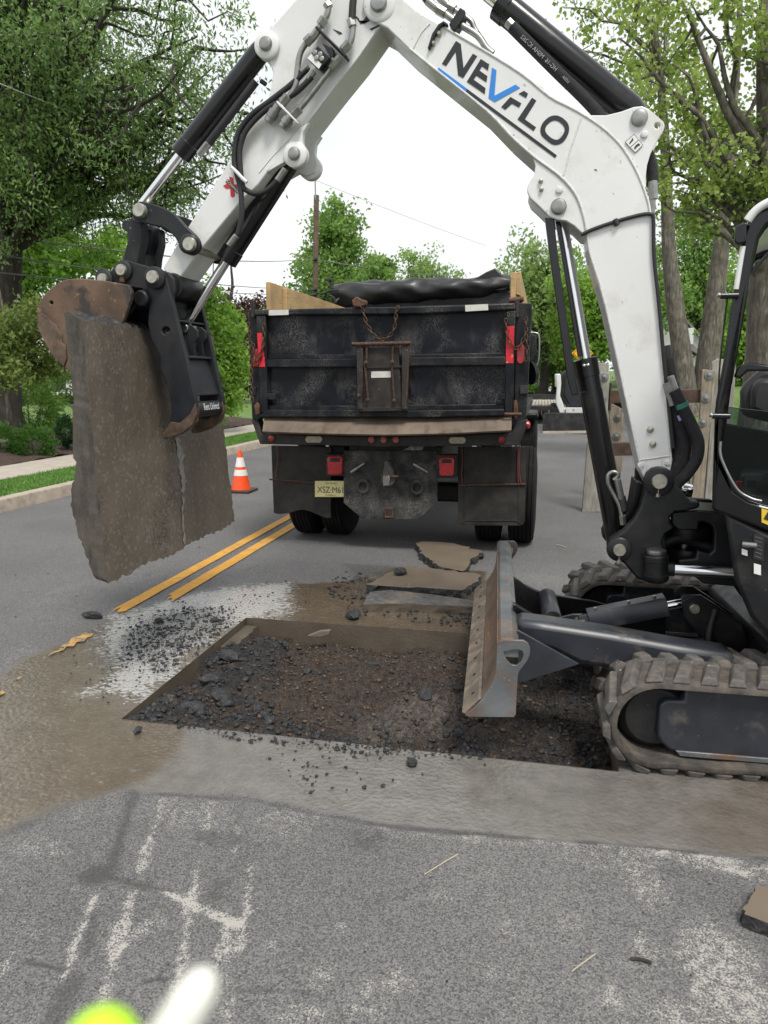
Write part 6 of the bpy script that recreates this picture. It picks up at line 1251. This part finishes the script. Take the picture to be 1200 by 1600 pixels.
for px_ in ((509, 710, 537, 744), (682, 711, 713, 747)):
    x0, y0, x1, y1 = px_; hs = tplate('lamp_housing', [(x0, y0), (x1, y0), (x1, y1), (x0, y1)], .16, .12, 'truck_frame', TR, .004)
    cx_, cy_ = (x0 + x1) / 2, (y0 + y1) / 2 + .5
    tplate('tail_lamp', [(cx_ - 9, cy_ - 15), (cx_ + 9, cy_ - 15), (cx_ + 12, cy_ - 11), (cx_ + 11.5, cy_ + 12), (cx_ + 9, cy_ + 14.5), (cx_ - 9, cy_ + 14.5), (cx_ - 11.5, cy_ + 12), (cx_ - 12, cy_ - 11)], .125, .04, 'lamp_red', hs, .010)
    tplate('lamp_window', [(cx_ - 7, cy_ - 12), (cx_ + 8, cy_ - 12), (cx_ + 8, cy_ - 6), (cx_ - 7, cy_ - 6)], .121, .004, 'mudflap', hs, 0)
# number plate
npl = tplate('number_plate', [(492, 751.5), (548, 751.5), (548, 776.5), (492, 776.5)], .20, .004, 'plate_yellow', TR, .002)
npc = tp(518, 765, .1975); writing('plate_number', 'XSZ·M61', tp(517, 766, .1975), (1, 0, 0), (0, 0, 1), .058, 'label_black', npl, .82)
writing('plate_state', 'New Jersey', tp(517, 755, .1975), (1, 0, 0), (0, 0, 1), .016, 'label_black', npl); writing('plate_class', 'COMMERCIAL', tp(517, 774, .1975), (1, 0, 0), (0, 0, 1), .012, 'label_black', npl)
# mud flaps
mfl = tplate('mud_flap', zC([(118, 280), (590, 290), (585, 560), (585, 845), (555, 850), (500, 830), (430, 800), (380, 785), (340, 785), (270, 805), (180, 818), (138, 808), (128, 560)]), .30, .018, 'mudflap', TR, .004)
tplate('mud_flap', zC([(690, 290), (560, 290), (560, 520), (690, 520)]), .34, .015, 'mudflap', TR, .004)
mfr = tplate('mud_flap', zD([(475, 290), (1005, 290), (1005, 580), (1000, 870), (985, 900), (960, 908), (510, 905), (482, 885), (478, 600)]), .28, .018, 'mudflap', TR, .004)
hose('flap_rib', [tp(*q, .278) for q in zD([(525, 300), (525, 850), (540, 865), (930, 865), (950, 850), (955, 300)])], .006, 'mudflap', mfr, 6, 3)
rod('flap_bar', tp(*zD([(478, 592)])[0], .27), tp(*zD([(1005, 582)])[0], .27), .009, 'chain_rust', TR, 8); rod('flap_bar', tp(*zC([(105, 545)])[0], .29), tp(*zC([(560, 578)])[0], .29), .008, 'chain_rust', TR, 8)
for pts in (zD([(505, 290), (512, 400), (505, 500), (515, 585)]), zD([(965, 270), (955, 380), (958, 500), (970, 585)]), zD([(950, 300), (945, 420), (950, 585)]), zC([(165, 285), (170, 400), (150, 540)])): hose('wiring', [tp(x, y, .262) for x, y in pts], .006, 'wire_red', TR, 6)
# chassis, axle, wheels
for x in (-1.72, -.95): boxr('chassis_rail', x, x + .09, TY + .22, TY + 7.2, .72, .98, 'truck_frame', TR, .01)
AXY = 7.22
def wheel(xc, yc, r, w_, nm='wheel', flip=1):
    prof = [(0, r * .55), (.02, r * .72), (.06, r * .93), (.14, r * .985)]
    for i in range(5): a_ = .16 + i * .138; prof += [(a_, r), (a_ + .105, r), (a_ + .108, r * .965), (a_ + .135, r * .965)]
    prof += [(.86, r * .985), (.94, r * .93), (.98, r * .72), (1, r * .55)]
    wo_ = lathe(nm, (xc - w_ / 2, yc, r), (xc + w_ / 2, yc, r), prof, 'tyre', TR, 48, 30)
    lathe('rim', (xc - w_ * .3, yc, r), (xc + w_ * .3, yc, r), [(0, r * .56), (.3, r * .5), (.5, r * .2), (.7, r * .5), (1, r * .56)], 'truck_frame', wo_, 24)
    return wo_
for xc in (-2.31, -1.985, -.475, -.16): wheel(xc, AXY, .47, .265)
boxr('rear_axle', -2.2, -.3, AXY - .09, AXY + .09, .38, .56, 'truck_frame', TR, .03)
q = Vector((-1.24, AXY, .47)); lathe('differential', q - Vector((.18, 0, 0)), q + Vector((.18, 0, 0)), [(0, .08), (.25, .2), (.5, .24), (.75, .2), (1, .08)], 'truck_frame', TR, 24)
for xc in (-2.28, -.20): wheel(xc, 11.9, .47, .27)
boxr('front_axle', -2.2, -.3, 11.84, 11.96, .36, .48, 'truck_frame', TR, .02)
# cab
boxr('truck_cab', -2.22, -.26, 10.35, 11.6, .85, 2.35, 'truck_black', TR, .10); boxr('engine_hood', -2.0, -.48, 11.5, 12.9, .85, 1.75, 'truck_black', TR, .12)
boxr('rear_window', -1.75, -.73, 10.335, 10.36, 1.7, 2.15, 'window_dark', TR, .01); boxr('front_bumper', -2.3, -.2, 12.9, 13.05, .45, .75, 'truck_frame', TR, .03)
for xc in (-2.25, -.23): boxr('fender', xc - .16, xc + .16, 11.35, 12.45, .98, 1.06, 'truck_black', TR, .03); lathe('fuel_tank', (xc + (.35 if xc < -1 else -.35), 9.6, .66), (xc + (.35 if xc < -1 else -.35), 10.5, .66), [(0, .22), (.03, .25), (.97, .25), (1, .22)], 'zinc', TR, 24)
# mirror on the right
my = 10.9; mir = plate('side_mirror', zB([(1045, 545), (1060, 535), (1085, 545), (1095, 570), (1098, 740), (1085, 770), (1050, 770)]), FB, my, .05, 'truck_black', TR, .01)
hose('mirror_frame', [at(*q, my + .03) for q in zB([(1040, 528), (1090, 530), (1112, 550), (1115, 640), (1108, 740), (1090, 780), (1060, 790)])], .016, 'zinc', TR)
q = at(*zB([(1045, 830)])[0], my); lathe('round_mirror', q, q + Vector((.10, .06, .02)), [(0, .17), (.4, .16), (.8, .10), (1, .03)], 'truck_black', TR, 24)
rod('mirror_bracket', at(*zB([(1020, 760)])[0], my + .05) - Vector((.35, 0, 0)), at(*zB([(1060, 785)])[0], my + .05), .02, 'truck_black', TR)
# headboard, tarp roll, work lamp, lever
hb = at(640, 460, TY + BL)
plate('headboard', [(524, 481), (528, 470), (560, 466), (660, 462), (803, 456), (806, 482), (660, 492), (524, 492)], FB, TY + BL - .10, .04, 'truck_black', TR, .006)
def tarp():
    rs = np.random.default_rng(4); n, k = 60, 22; V_, F_ = [], []
    for i in range(n + 1):
        s = i / n; x = 524 + (797 - 524) * s; y = 462 - 14 * math.sin(min(s * 1.05, 1) * 1.2) + (-6 * ss(.8, .97, np.array(s))); c_ = at(x, float(y), TY + BL - .05); r = .150 + .02 * math.sin(s * 4 + .5) + .004 * rs.random()
        if s > .9: r *= 1 - (s - .9) * 2.0
        for j in range(k):
            a_ = 2 * math.pi * j / k; rr = r * (1 + .06 * math.sin(3 * a_ + s * 17) + .05 * math.sin(5 * a_ - s * 31) + .03 * math.sin(2 * a_ + s * 50)); V_.append(c_ + Vector((0, math.cos(a_) * rr * 1.15, math.sin(a_) * rr * .92)))
    for i in range(n):
        for j in range(k): q_ = (j + 1) % k; F_.append((i * k + j, i * k + q_, (i + 1) * k + q_, (i + 1) * k + j))
    F_.append(tuple(range(k))); F_.append(tuple(range(n * k, (n + 1) * k))[::-1])
    o_ = mk('tarp_roll', V_, F_, 'tarp', TR, 60)
    plate('tarp_flap', zB([(600, 135), (660, 105), (720, 70), (790, 40), (830, 85), (870, 120), (890, 150), (888, 190), (850, 215), (760, 215), (680, 190), (620, 165)]), FB, TY + BL - .16, .05, 'tarp', o_, .015)
    plate('tarp_fold', zA([(770, 140), (860, 122), (960, 108), (1100, 110), (1180, 118), (1050, 135), (900, 150), (830, 162)]), FB, TY + BL - .19, .03, 'reflector_white' if 0 else 'tarp_pale', o_, .008)
tarp()
hose('tarp_bow', [at(*q, TY + BL - .2) for q in zA([(805, 165), (780, 205), (745, 245), (720, 290)])], .014, 'zinc', TR)
rod('lamp_post', at(*zA([(712, 150)])[0], 9.7), at(*zA([(705, 85)])[0], 9.7), .022, 'truck_frame', TR); plate('work_lamp', zA([(655, 75), (700, 65), (710, 85), (690, 98), (660, 88)]), FB, 9.66, .1, 'truck_frame', TR, .01)
hose('brake_hose', [at(*q, 9.6) for q in zA([(660, 290), (668, 240), (690, 205), (725, 215), (735, 250), (715, 290)])], .014, 'rubber', TR); hose('brake_hose', [at(*q, 9.6) for q in zA([(600, 180), (650, 185), (700, 165), (760, 160)])], .014, 'rubber', TR)
# sideboards of fresh lumber
lb = thing('lumber_board', 'pale lumber sideboard standing along the left side of the dump box', 'board', tuple(at(420, 480, TY + .3)))
x_ = at(417, 470, TY + .12).x
def yz(y_, ypx, xpx): return Vector((x_, y_, 0))
zt = at(417, 441, TY + .12).z; zb0 = at(417, 484, TY + .12).z
prism('plank', [Vector((x_, TY + .10, zb0 - .1)), Vector((x_, TY + 3.6, zb0 - .1)), Vector((x_, TY + 3.6, zt)), Vector((x_, TY + .10, zt))], (.042, 0, 0), 'lumber', lb, .004)
boxr('stake', x_ + .043, x_ + .08, TY + .42, TY + .51, zb0 - .3, zt - .02, 'lumber', lb, .004)
lr = thing('lumber_board', 'short lumber stake standing at the right corner of the dump box', 'board', tuple(at(805, 470, TY + .3)))
tplate_lr = plate('stake', zB([(905, 75), (942, 72), (938, 290), (898, 290)]), FB, TY + .1, .04, 'lumber', lr, .004); plate('plank', zB([(942, 74), (980, 68), (975, 250), (940, 240)]), FB, TY + .22, 3.2, 'lumber', lr, .004)
rod('stake_bolt', at(*zB([(890, 285)])[0], TY + .07), at(*zB([(1000, 275)])[0], TY + .07), .022, 'rust', lr, 10)
# ------------------------------------------------------------------ loose slabs, lumps and bits on the road
def flat_slab(label, px, z0, th, m_top, seed, group='broken road slabs by the truck', tilt=0.0, jam=.012):
    rs = np.random.default_rng(seed); P_ = [np.array(G(x, y, z0 + th)) for x, y in px]; out = []
    for i in range(len(P_)):
        a_, b_ = P_[i], P_[(i + 1) % len(P_)]; k = max(2, int(np.linalg.norm(b_ - a_) / .05)); out += [a_ + (b_ - a_) * j / k + np.append(rs.normal(0, jam, 2) * (j > 0), 0) for j in range(k)]
    n = len(out); c_ = sum(out) / n; V_ = []
    for p in out: V_.append(p)
    for p in out: V_.append(p + (p - c_) * -.0 + np.append(rs.normal(0, jam * .8, 2), -th * .5 + rs.normal(0, .006)))
    for p in out: V_.append(p + np.append(rs.normal(0, jam, 2), -th - .01))
    F_ = [tuple(range(n))] + [(i, i + n, (i + 1) % n + n, (i + 1) % n) for i in range(n)] + [(i + n, i + 2 * n, (i + 1) % n + 2 * n, (i + 1) % n + n) for i in range(n)]
    me = bpy.data.meshes.new('broken_slab'); me.from_pydata([tuple(v) for v in V_], [], F_); me.update(); me.polygons.foreach_set('material_index', [0] + [1] * (2 * n))
    bm = bmesh.new(); bm.from_mesh(me); bmesh.ops.recalc_face_normals(bm, faces=bm.faces[:]); bm.to_mesh(me); bm.free()
    o_ = fin('broken_slab', me, [m_top, 'asphalt_broken']); return tag(o_, label, 'slab', group)
zS = zc(520, 820, 4.615)
flat_slab('pointed muddy slab nearest the truck wheels', zS([(595, 130), (640, 118), (860, 130), (1070, 185), (1050, 220), (1005, 240), (975, 300), (935, 335), (880, 325), (760, 295), (650, 210)]), .0, .065, 'slab_mud', 1)
flat_slab('wide muddy slab between the pointed slab and the pit', zS([(240, 430), (400, 345), (520, 292), (700, 312), (1060, 357), (1060, 375), (1010, 420), (930, 472), (700, 458), (560, 453), (330, 438)]), .0, .07, 'slab_mud', 2)
led = flat_slab('long low cut slab lying along the far side of the pit', zS([(222, 570), (270, 482), (420, 470), (700, 500), (1010, 545), (1010, 590), (590, 572)]), .0, .055, 'led_top', 3, jam=.004)
led.data.materials[1] = M['cut_face']
o = flat_slab('broken muddy slab corner at the right picture edge', [(1163, 1428), (1160, 1420), (1168, 1412), (1180, 1392), (1188, 1384), (1260, 1390), (1280, 1440), (1215, 1448)], .0, .045, 'slab_mud', 4, None, 0.0, .004)
def lump(label, x, y, r, seed, z=None, sq=(1, .8, .6), base=None, group='asphalt lumps around the pit'):
    if base is None: p = G(x, y)
    else: p = G(x, y, base)
    if z is not None: p.z = z
    v_, f_ = icorock(r, seed, 2, sq, .24); rs = np.random.default_rng(seed); a_ = rs.uniform(0, 6.28); ca, sa = math.cos(a_), math.sin(a_)
    low = min(v.z for v in v_)
    o_ = mk('asphalt_lump', [(v.x * ca - v.y * sa, v.x * sa + v.y * ca, v.z - low * .8) for v in v_], f_, 'lump'); o_.location = p; return tag(o_, label, 'lump', group)
lump('black asphalt lump alone on the left lane beside the yellow line', 145, 966, .055, 1, sq=(1.2, .6, .5))
lump('black lump on the muddy ledge behind the pit', 552, 965, .06, 2, sq=(1.4, .8, .45))
lump('black lump on top of the wide muddy slab', 626, 912, .045, 3, z=.075, sq=(1.2, .7, .7))
lump('small asphalt lump on the slurry strip in front of the pit', 644, 1196, .026, 4)
lump('flat asphalt chip at the near left corner of the pit', 216, 1143, .028, 5, sq=(1.3, .6, .4))
lump('small dark lump in the wet slurry', 249, 973, .03, 6); lump('dark lump in the slurry close to the pit corner', 335, 972, .03, 7)
lump('small tan chip standing on the long low slab', 638, 929, .028, 8, z=.055, sq=(.9, .6, .8)).data.materials[0] = M['slab_mud']
pits = [(665, 1078, .055, 'grey lump in the pit near the blade'), (415, 1125, .05, 'large dark lump at the near edge of the pit'), (330, 1070, .06, 'flat dark slab piece in the left of the pit'), (360, 1035, .06, 'dark flat piece by the left pit wall'), (300, 1112, .055, 'long dark heap piece at the near left pit corner'), (345, 1095, .06, 'dark chunk in the left heap of the pit'), (402, 995, .04, 'dark chunk near the far left pit corner'), (550, 1145, .04, 'dark chunk at the near pit lip'), (440, 1010, .04, 'brown clod at the back of the pit'), (585, 1040, .03, 'brown clod in the middle of the pit'), (480, 1035, .035, 'brown clod left of the pit middle'), (640, 1140, .03, 'dark chunk near the blade foot'), (270, 1100, .04, 'dark chunk by the left pit wall foot'), (720, 1130, .04, 'dark chunk under the blade')]
for i, (x, y, r, lb_) in enumerate(pits):
    p = G(x, y, -.08); xx_, yy_ = min(max(p.x, HX0 + .08), HX1 - .1), min(max(p.y, HY0 + .08), HY1 - .06)
    lump(lb_, x, y, r, 30 + i, base=-.08, sq=(1.2, .8, .55)).location = (xx_, yy_, pit_z(xx_, yy_) - .015)
o = plate('slab_shard', zc(180, 940, 2)([(600, 108), (640, 92), (672, 90), (668, 104), (640, 112)]), FB, 4.28, .03, 'slab_mud', None, .004); tag(o, 'pale pointed shard leaning against the far pit wall', 'slab')
for i, (a_, b_, lb_) in enumerate((((663, 1368), (715, 1336), 'long dry straw lying on the near asphalt'), ((893, 1520), (930, 1492), 'short pale straw on the near asphalt at right'), ((870, 852), (884, 856), 'small brown leaf stalk on the road behind the blade'))):
    p0, p1 = G(*a_), G(*b_); m_ = (p0 + p1) / 2 + Vector((.004, .003, .006)); o = mk('straw', *tube_geo(cat_rom([p0 + Vector((0, 0, .004)), m_, p1 + Vector((0, 0, .003))], 5), .0016 if i < 2 else .006, 6), 'straw', None, 50); tag(o, lb_, 'straw')
p0, p1 = G(985, 1500), G(1018, 1506); tag(mk('twig', *tube_geo(cat_rom([p0 + Vector((0, 0, .004)), (p0 + p1) / 2 + Vector((0, .003, .006)), p1 + Vector((0, 0, .004))], 5), .005, 7), 'bark_dark', None, 50), 'short dark twig on the asphalt at lower right', 'twig')

# ------------------------------------------------------------------ traffic cone
cp = G(377, 768); cone = thing('traffic_cone', 'orange traffic cone with two white bands on the left lane', 'cone', tuple(cp))
hc = at(377, 703, cp.y).z
def cr_at(z): return .018 + (.145 - .018) * (1 - z / hc)
def cone_band(nm, z0, z1, m_, add=0): return lathe(nm, (cp.x, cp.y, z0), (cp.x, cp.y, z1), [(0, cr_at(z0) + add), (1, cr_at(z1) + add)], m_, cone, 28)
cone_band('cone_body', .03, hc, 'cone_orange'); cone_band('white_band', hc * .60, hc * .82, 'cone_white', .004); cone_band('white_band', hc * .395, hc * .535, 'cone_white', .004)
box('cone_base', (cp.x, cp.y, .02), (.37, .37, .036), 'cone_base', cone, .012)

# ------------------------------------------------------------------ timber shoring frame on the road
sh = thing('shoring_frame', 'timber trench shoring panels joined by rusty steel spreaders', 'shoring', tuple(G(950, 800)))
SY = 9.0
def timber(nm, px, Y_, t_, m_): return plate(nm, px, FB, Y_, t_, m_, sh, .008)
zP = zc(820, 480, 6.667)
timber('upright', [(935, 566), (952, 569), (951, 600), (936, 700), (938, 800), (909, 801), (917, 700), (930, 640)], SY, .06, 'grey_timber')
timber('upright_facing', [(938, 581), (953, 583), (949, 650), (938, 690), (928, 690), (934, 630)], SY - .07, .05, 'grey_timber')
timber('upright', [(952, 628), (974, 640), (973, 720), (967, 766), (953, 766), (954, 700)], SY + .9, .09, 'old_timber')
timber('upright_facing', [(1098, 577), (1118, 579), (1107, 690), (1098, 790), (1078, 790), (1091, 690)], SY, .06, 'old_timber')
timber('upright', [(1113, 566), (1122, 560), (1150, 565), (1140, 790), (1100, 790), (1108, 690)], SY + .10, .06, 'grey_timber')
timber('upright', [(1079, 690), (1087, 690), (1084, 768), (1077, 768)], SY + .9, .09, 'old_timber')
for y0, y1 in ((608, 629), (690, 709)):
    p0, p1 = at(951, (y0 + y1) / 2 + 2, SY + .12), at(1094, (y0 + y1) / 2, SY + .12); box('spreader', (p0 + p1) / 2, ((p1 - p0).length, .13, .15), 'rust_dark', sh, .008, (p1 - p0).normalized())
box('spreader_plate', at(953, 620, SY + .1), (.02, .2, .32), 'rust_dark', sh, .004)
for x, y in ((944, 589), (941, 622), (965, 652), (963, 682), (1108, 586), (1103, 622), (1098, 660)):
    Yb = SY - .075 if x < 950 else (SY + .895 if x < 1000 else SY - .004); q = at(x, y, Yb); lathe('washer_bolt', q, q - Vector((0, .03, 0)), [(0, .05), (.25, .05), (.3, .026), (.9, .024), (1, .015)], 'zinc', sh, 14)

# ------------------------------------------------------------------ skid steer loader and trailer up the road
SKY = 21.6
sk = thing('skid_steer', 'white skid steer loader with dark bucket lowered, behind the boom cylinder', 'loader', tuple(G(880, 677)))
def ks(nm, px, Y_, t_, m_, bv=.02, par=None): return plate(nm, px, FB, Y_, t_, m_, par or sk, bv)
bkt = ks('loader_bucket', [(848, 648), (852, 645), (930, 645), (934, 650), (934, 676), (848, 677)], SKY, .08, 'truck_frame', .02)
ks('cutting_edge', [(848, 674), (935, 673), (935, 677), (848, 678)], SKY - .06, .06, 'deck_plank', .005, bkt)
boxr('bucket_floor', at(848, 677, SKY).x, at(934, 677, SKY).x, SKY + .05, SKY + .55, .02, .08, 'truck_frame', bkt, .01)
ks('loader_body', [(876, 648), (878, 637), (930, 637), (930, 660), (880, 660)], SKY + .75, 1.6, 'loader_white', .04)
ks('front_panel', [(884, 637), (930, 637), (930, 646), (884, 646)], SKY + .68, .05, 'loader_white', .01)
cabk = ks('loader_cab', [(878, 585), (882, 578), (932, 578), (934, 640), (888, 640), (876, 622)], SKY + .9, 1.1, 'truck_frame', .05)
ks('cab_window', [(884, 586), (930, 586), (930, 634), (892, 634), (882, 618)], SKY + .86, .03, 'window_dark', .01, cabk)
for dx in (0, 60):
    ks('lift_arm', [(869 + dx, 584), (876 + dx, 584), (877 + dx, 600), (875 + dx, 618), (881 + dx, 634), (881 + dx, 646), (874 + dx, 646), (868 + dx, 628), (870 + dx, 605)], SKY + .45, .16, 'loader_white', .03)
    ks('lift_arm', [(868 + dx, 584), (876 + dx, 584), (876 + dx, 606), (869 + dx, 606)], SKY + .6, 2.0, 'loader_white', .03)
for dy in (.75, 1.75):
    for xw in (865, 926):
        q = at(xw, 655, SKY + dy); r_ = .40; lathe('loader_wheel', Vector((q.x - .13, q.y, r_)), Vector((q.x + .13, q.y, r_)), [(0, r_ * .5), (.05, r_ * .9), (.2, r_), (.8, r_), (.95, r_ * .9), (1, r_ * .5)], 'tyre', sk, 24)
writing('loader_mark', 'X', at(896, 641, SKY + .675), (1, 0, 0), (0, 0, 1), .07, 'label_black', sk)
tr_ = thing('trailer', 'flat trailer with pale plank deck and lowered ramps beyond the truck', 'trailer', tuple(G(845, 655)))
TYD = 25.5
xa, xb = at(800, 632, TYD).x, at(872, 632, TYD).x; zd = at(840, 632, TYD).z
for i in range(14):
    w_ = (xb - xa) / 14; box('deck_plank', (xa + w_ * (i + .5), TYD + 2.6, zd - .02 + .004 * (i % 3)), (w_ - .02, 5.2, .05), 'deck_plank', tr_, .008)
boxr('trailer_frame', xa - .03, xb + .03, TYD - .06, TYD, zd - .18, zd - .05, 'truck_frame', tr_, .01); boxr('trailer_side', xb + .02, xb + .12, TYD - .05, TYD + 5.2, zd - .2, zd + .02, 'truck_frame', tr_, .01); boxr('trailer_rail', xa, xb, TYD + 5.2, TYD + 5.3, zd + .0, zd + .22, 'truck_frame', tr_, .01)
for (x0, x1) in ((798, 820), (824, 858)):
    a_, b_ = at(x0, 634, TYD - .05), at(x1 - 2, 634, TYD - .05); c_, d_ = G(x0 - 2, 652), G(x1 + 2, 651); a_.z = b_.z = zd - .08
    for k in range(6):
        f0, f1 = k / 6 + .01, (k + 1) / 6 - .01; vv = [a_.lerp(b_, f0), a_.lerp(b_, f1), c_.lerp(d_, f1), c_.lerp(d_, f0)]; mk('ramp_plank', vv + [v - Vector((0, 0, .05)) for v in vv], [(0, 1, 2, 3), (7, 6, 5, 4), (0, 4, 5, 1), (1, 5, 6, 2), (2, 6, 7, 3), (3, 7, 4, 0)], 'deck_plank', tr_)
for dy in (3.0, 3.9): lathe('trailer_wheel', (xb - .05, TYD + dy, .38), (xb + .2, TYD + dy, .38), [(0, .2), (.1, .36), (.3, .38), (.7, .38), (.9, .36), (1, .2)], 'tyre', tr_, 22)

# ------------------------------------------------------------------ yellow diamond sign, pole and wires
sg = thing('road_sign', 'orange yellow diamond work sign behind the boom cylinder', 'sign', tuple(at(910, 610, 36)))
plate('sign_panel', [(910, 536), (927, 552), (910, 568), (893, 552)], FB, 36, .03, 'sign_orange', sg, .005); rod('sign_post', at(910, 560, 36.06), at(910, 610, 36.06), .04, 'zinc', sg, 8)
hose('sign_border', [at(x, y, 35.99) for x, y in ((910, 539), (924.5, 552), (910, 565), (895.5, 552), (910, 539))], .012, 'label_black', sg, 6, 1)
PY_ = 45.0
pole = thing('utility_pole', 'brown wooden utility pole rising behind the dump truck', 'pole', tuple(at(492, 604, PY_)))
rod('pole_shaft', at(491, 606, PY_), at(494.5, 305, PY_), .16, 'pole_wood', pole, 14); rod('pole_rod', at(493, 312, PY_ - .15), at(492.5, 281, PY_ - .15), .045, 'zinc', pole, 8)
for y in (405, 452, 460): rod('pole_insulator', at(489, y, PY_ - .2), at(496, y, PY_ - .2), .09, 'truck_frame', pole, 8)
def wire(label, a_, b_, Ya, Yb, r, sag=0, m_='wire'):
    p0, p1 = at(*a_, Ya), at(*b_, Yb); pts = [p0.lerp(p1, i / 14) - Vector((0, 0, sag * math.sin(math.pi * i / 14))) for i in range(15)]; tag(mk('overhead_wire', *tube_geo(pts, r, 6), m_, None, 60), label, 'wire', 'overhead wires')
wire('thick overhead cable from the pole to the left, highest of three', (492, 405), (-180, 345), PY_ - .2, 11, .022, .35)
wire('overhead wire in the middle of the three at left', (492, 452), (-180, 372), PY_ - .2, 11, .018, .25)
wire('lowest overhead wire of the three at left', (492, 460), (-180, 408), PY_ - .2, 11, .018, .2)
wire('overhead cable from the pole to the right behind the tarp', (492, 405), (700, 431), PY_ - .2, 70, .03, .2)
wire('thin overhead wire running right from the pole top', (494, 282), (760, 384), PY_ - .15, 75, .016, .1, 'wire_pale'); wire('thin pale wire crossing the oak at upper left', (-60, 106), (265, 228), 12, 15, .009, .05, 'wire_pale')
wire('pair of wires right of the truck, upper', (760, 486), (1060, 494), 60, 40, .03, .1); wire('pair of wires right of the truck, lower', (760, 500), (1060, 492), 60, 40, .025, .1)
# ------------------------------------------------------------------ houses
def house(label, x0, x1, Y_, dep, wall_h, roof_h, zb_, m_, gable=True, seed=0, win=()):
    h_ = thing('house', label, 'house', ((x0 + x1) / 2, Y_, zb_)); boxr('wall', x0, x1, Y_, Y_ + dep, zb_, zb_ + wall_h, m_, h_, .02); xm = (x0 + x1) / 2
    if gable:
        prism('gable', [Vector((x0, Y_, zb_ + wall_h)), Vector((x1, Y_, zb_ + wall_h)), Vector((xm, Y_, zb_ + wall_h + roof_h - .12))], (0, dep, 0), m_, h_, .005)
        for s_ in (-1, 1):
            e_ = x0 - .4 if s_ < 0 else x1 + .4; sl_ = roof_h / ((x1 - x0) / 2); ze = zb_ + wall_h - .4 * sl_
            prism('roof', [Vector((e_, Y_ - .4, ze)), Vector((xm, Y_ - .4, zb_ + wall_h + roof_h)), Vector((xm, Y_ - .4, zb_ + wall_h + roof_h + .15)), Vector((e_, Y_ - .4, ze + .15))], (0, dep + .8, 0), 'roof_grey', h_, .01)
    else:
        prism('roof', [Vector((x0 - .4, Y_ - .5, zb_ + wall_h)), Vector((x0 - .4, Y_ + dep + .5, zb_ + wall_h)), Vector((x0 - .4, Y_ + dep / 2, zb_ + wall_h + roof_h))], (x1 - x0 + .8, 0, 0), 'roof_grey', h_, .01)
    nl = int(wall_h / .22)
    for i in range(nl): boxr('siding_board', x0 - .01, x1 + .01, Y_ - .03, Y_ - .001, zb_ + i * .22 + .012, zb_ + i * .22 + .215, m_, h_, 0)
    for (a_, b_, w_, t_) in win:
        wd = boxr('window', a_, a_ + w_, Y_ - .06, Y_ - .031, zb_ + b_, zb_ + b_ + t_, 'house_white' if m_ != 'house_white' else 'cone_white', h_, .01); boxr('pane', a_ + .06, a_ + w_ - .06, Y_ - .07, Y_ - .061, zb_ + b_ + .06, zb_ + b_ + t_ - .06, 'window_dark', wd, 0)
    return h_
hx0, hx1 = at(1040, 560, 45).x, at(1100, 560, 45).x; zg = 1.0
hh = house('white sided house between the leaning trunks on the right', hx0 - 1.5, hx1, 46, 7, 2.6, 1.9, zg, 'house_white', True, 0, ((at(1054, 560, 46).x, 1.6, .7, .8), (at(1046, 560, 46).x, .3, .5, 1.2)))
boxr('chimney', at(1068, 560, 45.6).x, at(1079, 560, 45.6).x, 45.2, 45.9, zg, at(1070, 513, 45.4).z, 'house_white', hh, .01)
prism('porch_gable', [at(1078, 600, 44.6), at(1096, 600, 44.6), at(1096, 550, 44.6), at(1080, 560, 44.6)], (0, .9, 0), 'house_white', hh, .01); plate('porch_roof', [(1076, 545), (1082, 537), (1098, 552), (1098, 558)], FB, 44.3, 1.4, 'roof_grey', hh, .01)
hb2 = house('dark fronted house with white porch posts far up the road', at(800, 580, 64).x, at(905, 580, 64).x, 64, 8, 3.0, 2.2, .45, 'house_dark', False, 1, ((at(860, 590, 64).x, .6, 1.0, 1.5),))
for x in (842, 847, 858): boxr('porch_post', at(x, 590, 63).x, at(x, 590, 63).x + .22, 62.8, 63.0, .4, 3.4, 'house_white', hb2, .01)
house('white house glimpsed left of the hanging slab', at(78, 645, 38).x, at(140, 645, 38).x, 38, 7, 2.6, 2.0, .3, 'house_white', False, 2, ((at(92, 645, 38).x, .5, .7, 1.0), (at(83, 645, 38).x, .5, .5, 1.0)))
# ------------------------------------------------------------------ unidentified out of focus object close to the lens
def near(x, y, d): r_ = sight(x, y); return Vector(_C + r_ * d)
hd = thing('blurred_object', 'unidentified blurred white rounded shape beside a lime green one at the bottom edge', 'unknown_object', tuple(near(230, 1700, .14)))
k_ = .14 / FPX
ax0, ax1 = near(205, 1720, .138), near(328, 1516, .138)
lathe('stub', ax0, ax1, [(0, 33 * k_), (.55, 34 * k_), (.75, 32 * k_), (.86, 29 * k_), (.93, 23 * k_), (.975, 14 * k_), (1, 5 * k_)], 'offwhite', hd, 28)
lathe('knob', near(150, 1730, .14), near(163, 1578, .14), [(0, 66 * k_), (.5, 66 * k_), (.7, 60 * k_), (.85, 46 * k_), (.95, 26 * k_), (1, 8 * k_)], 'lime', hd, 28)
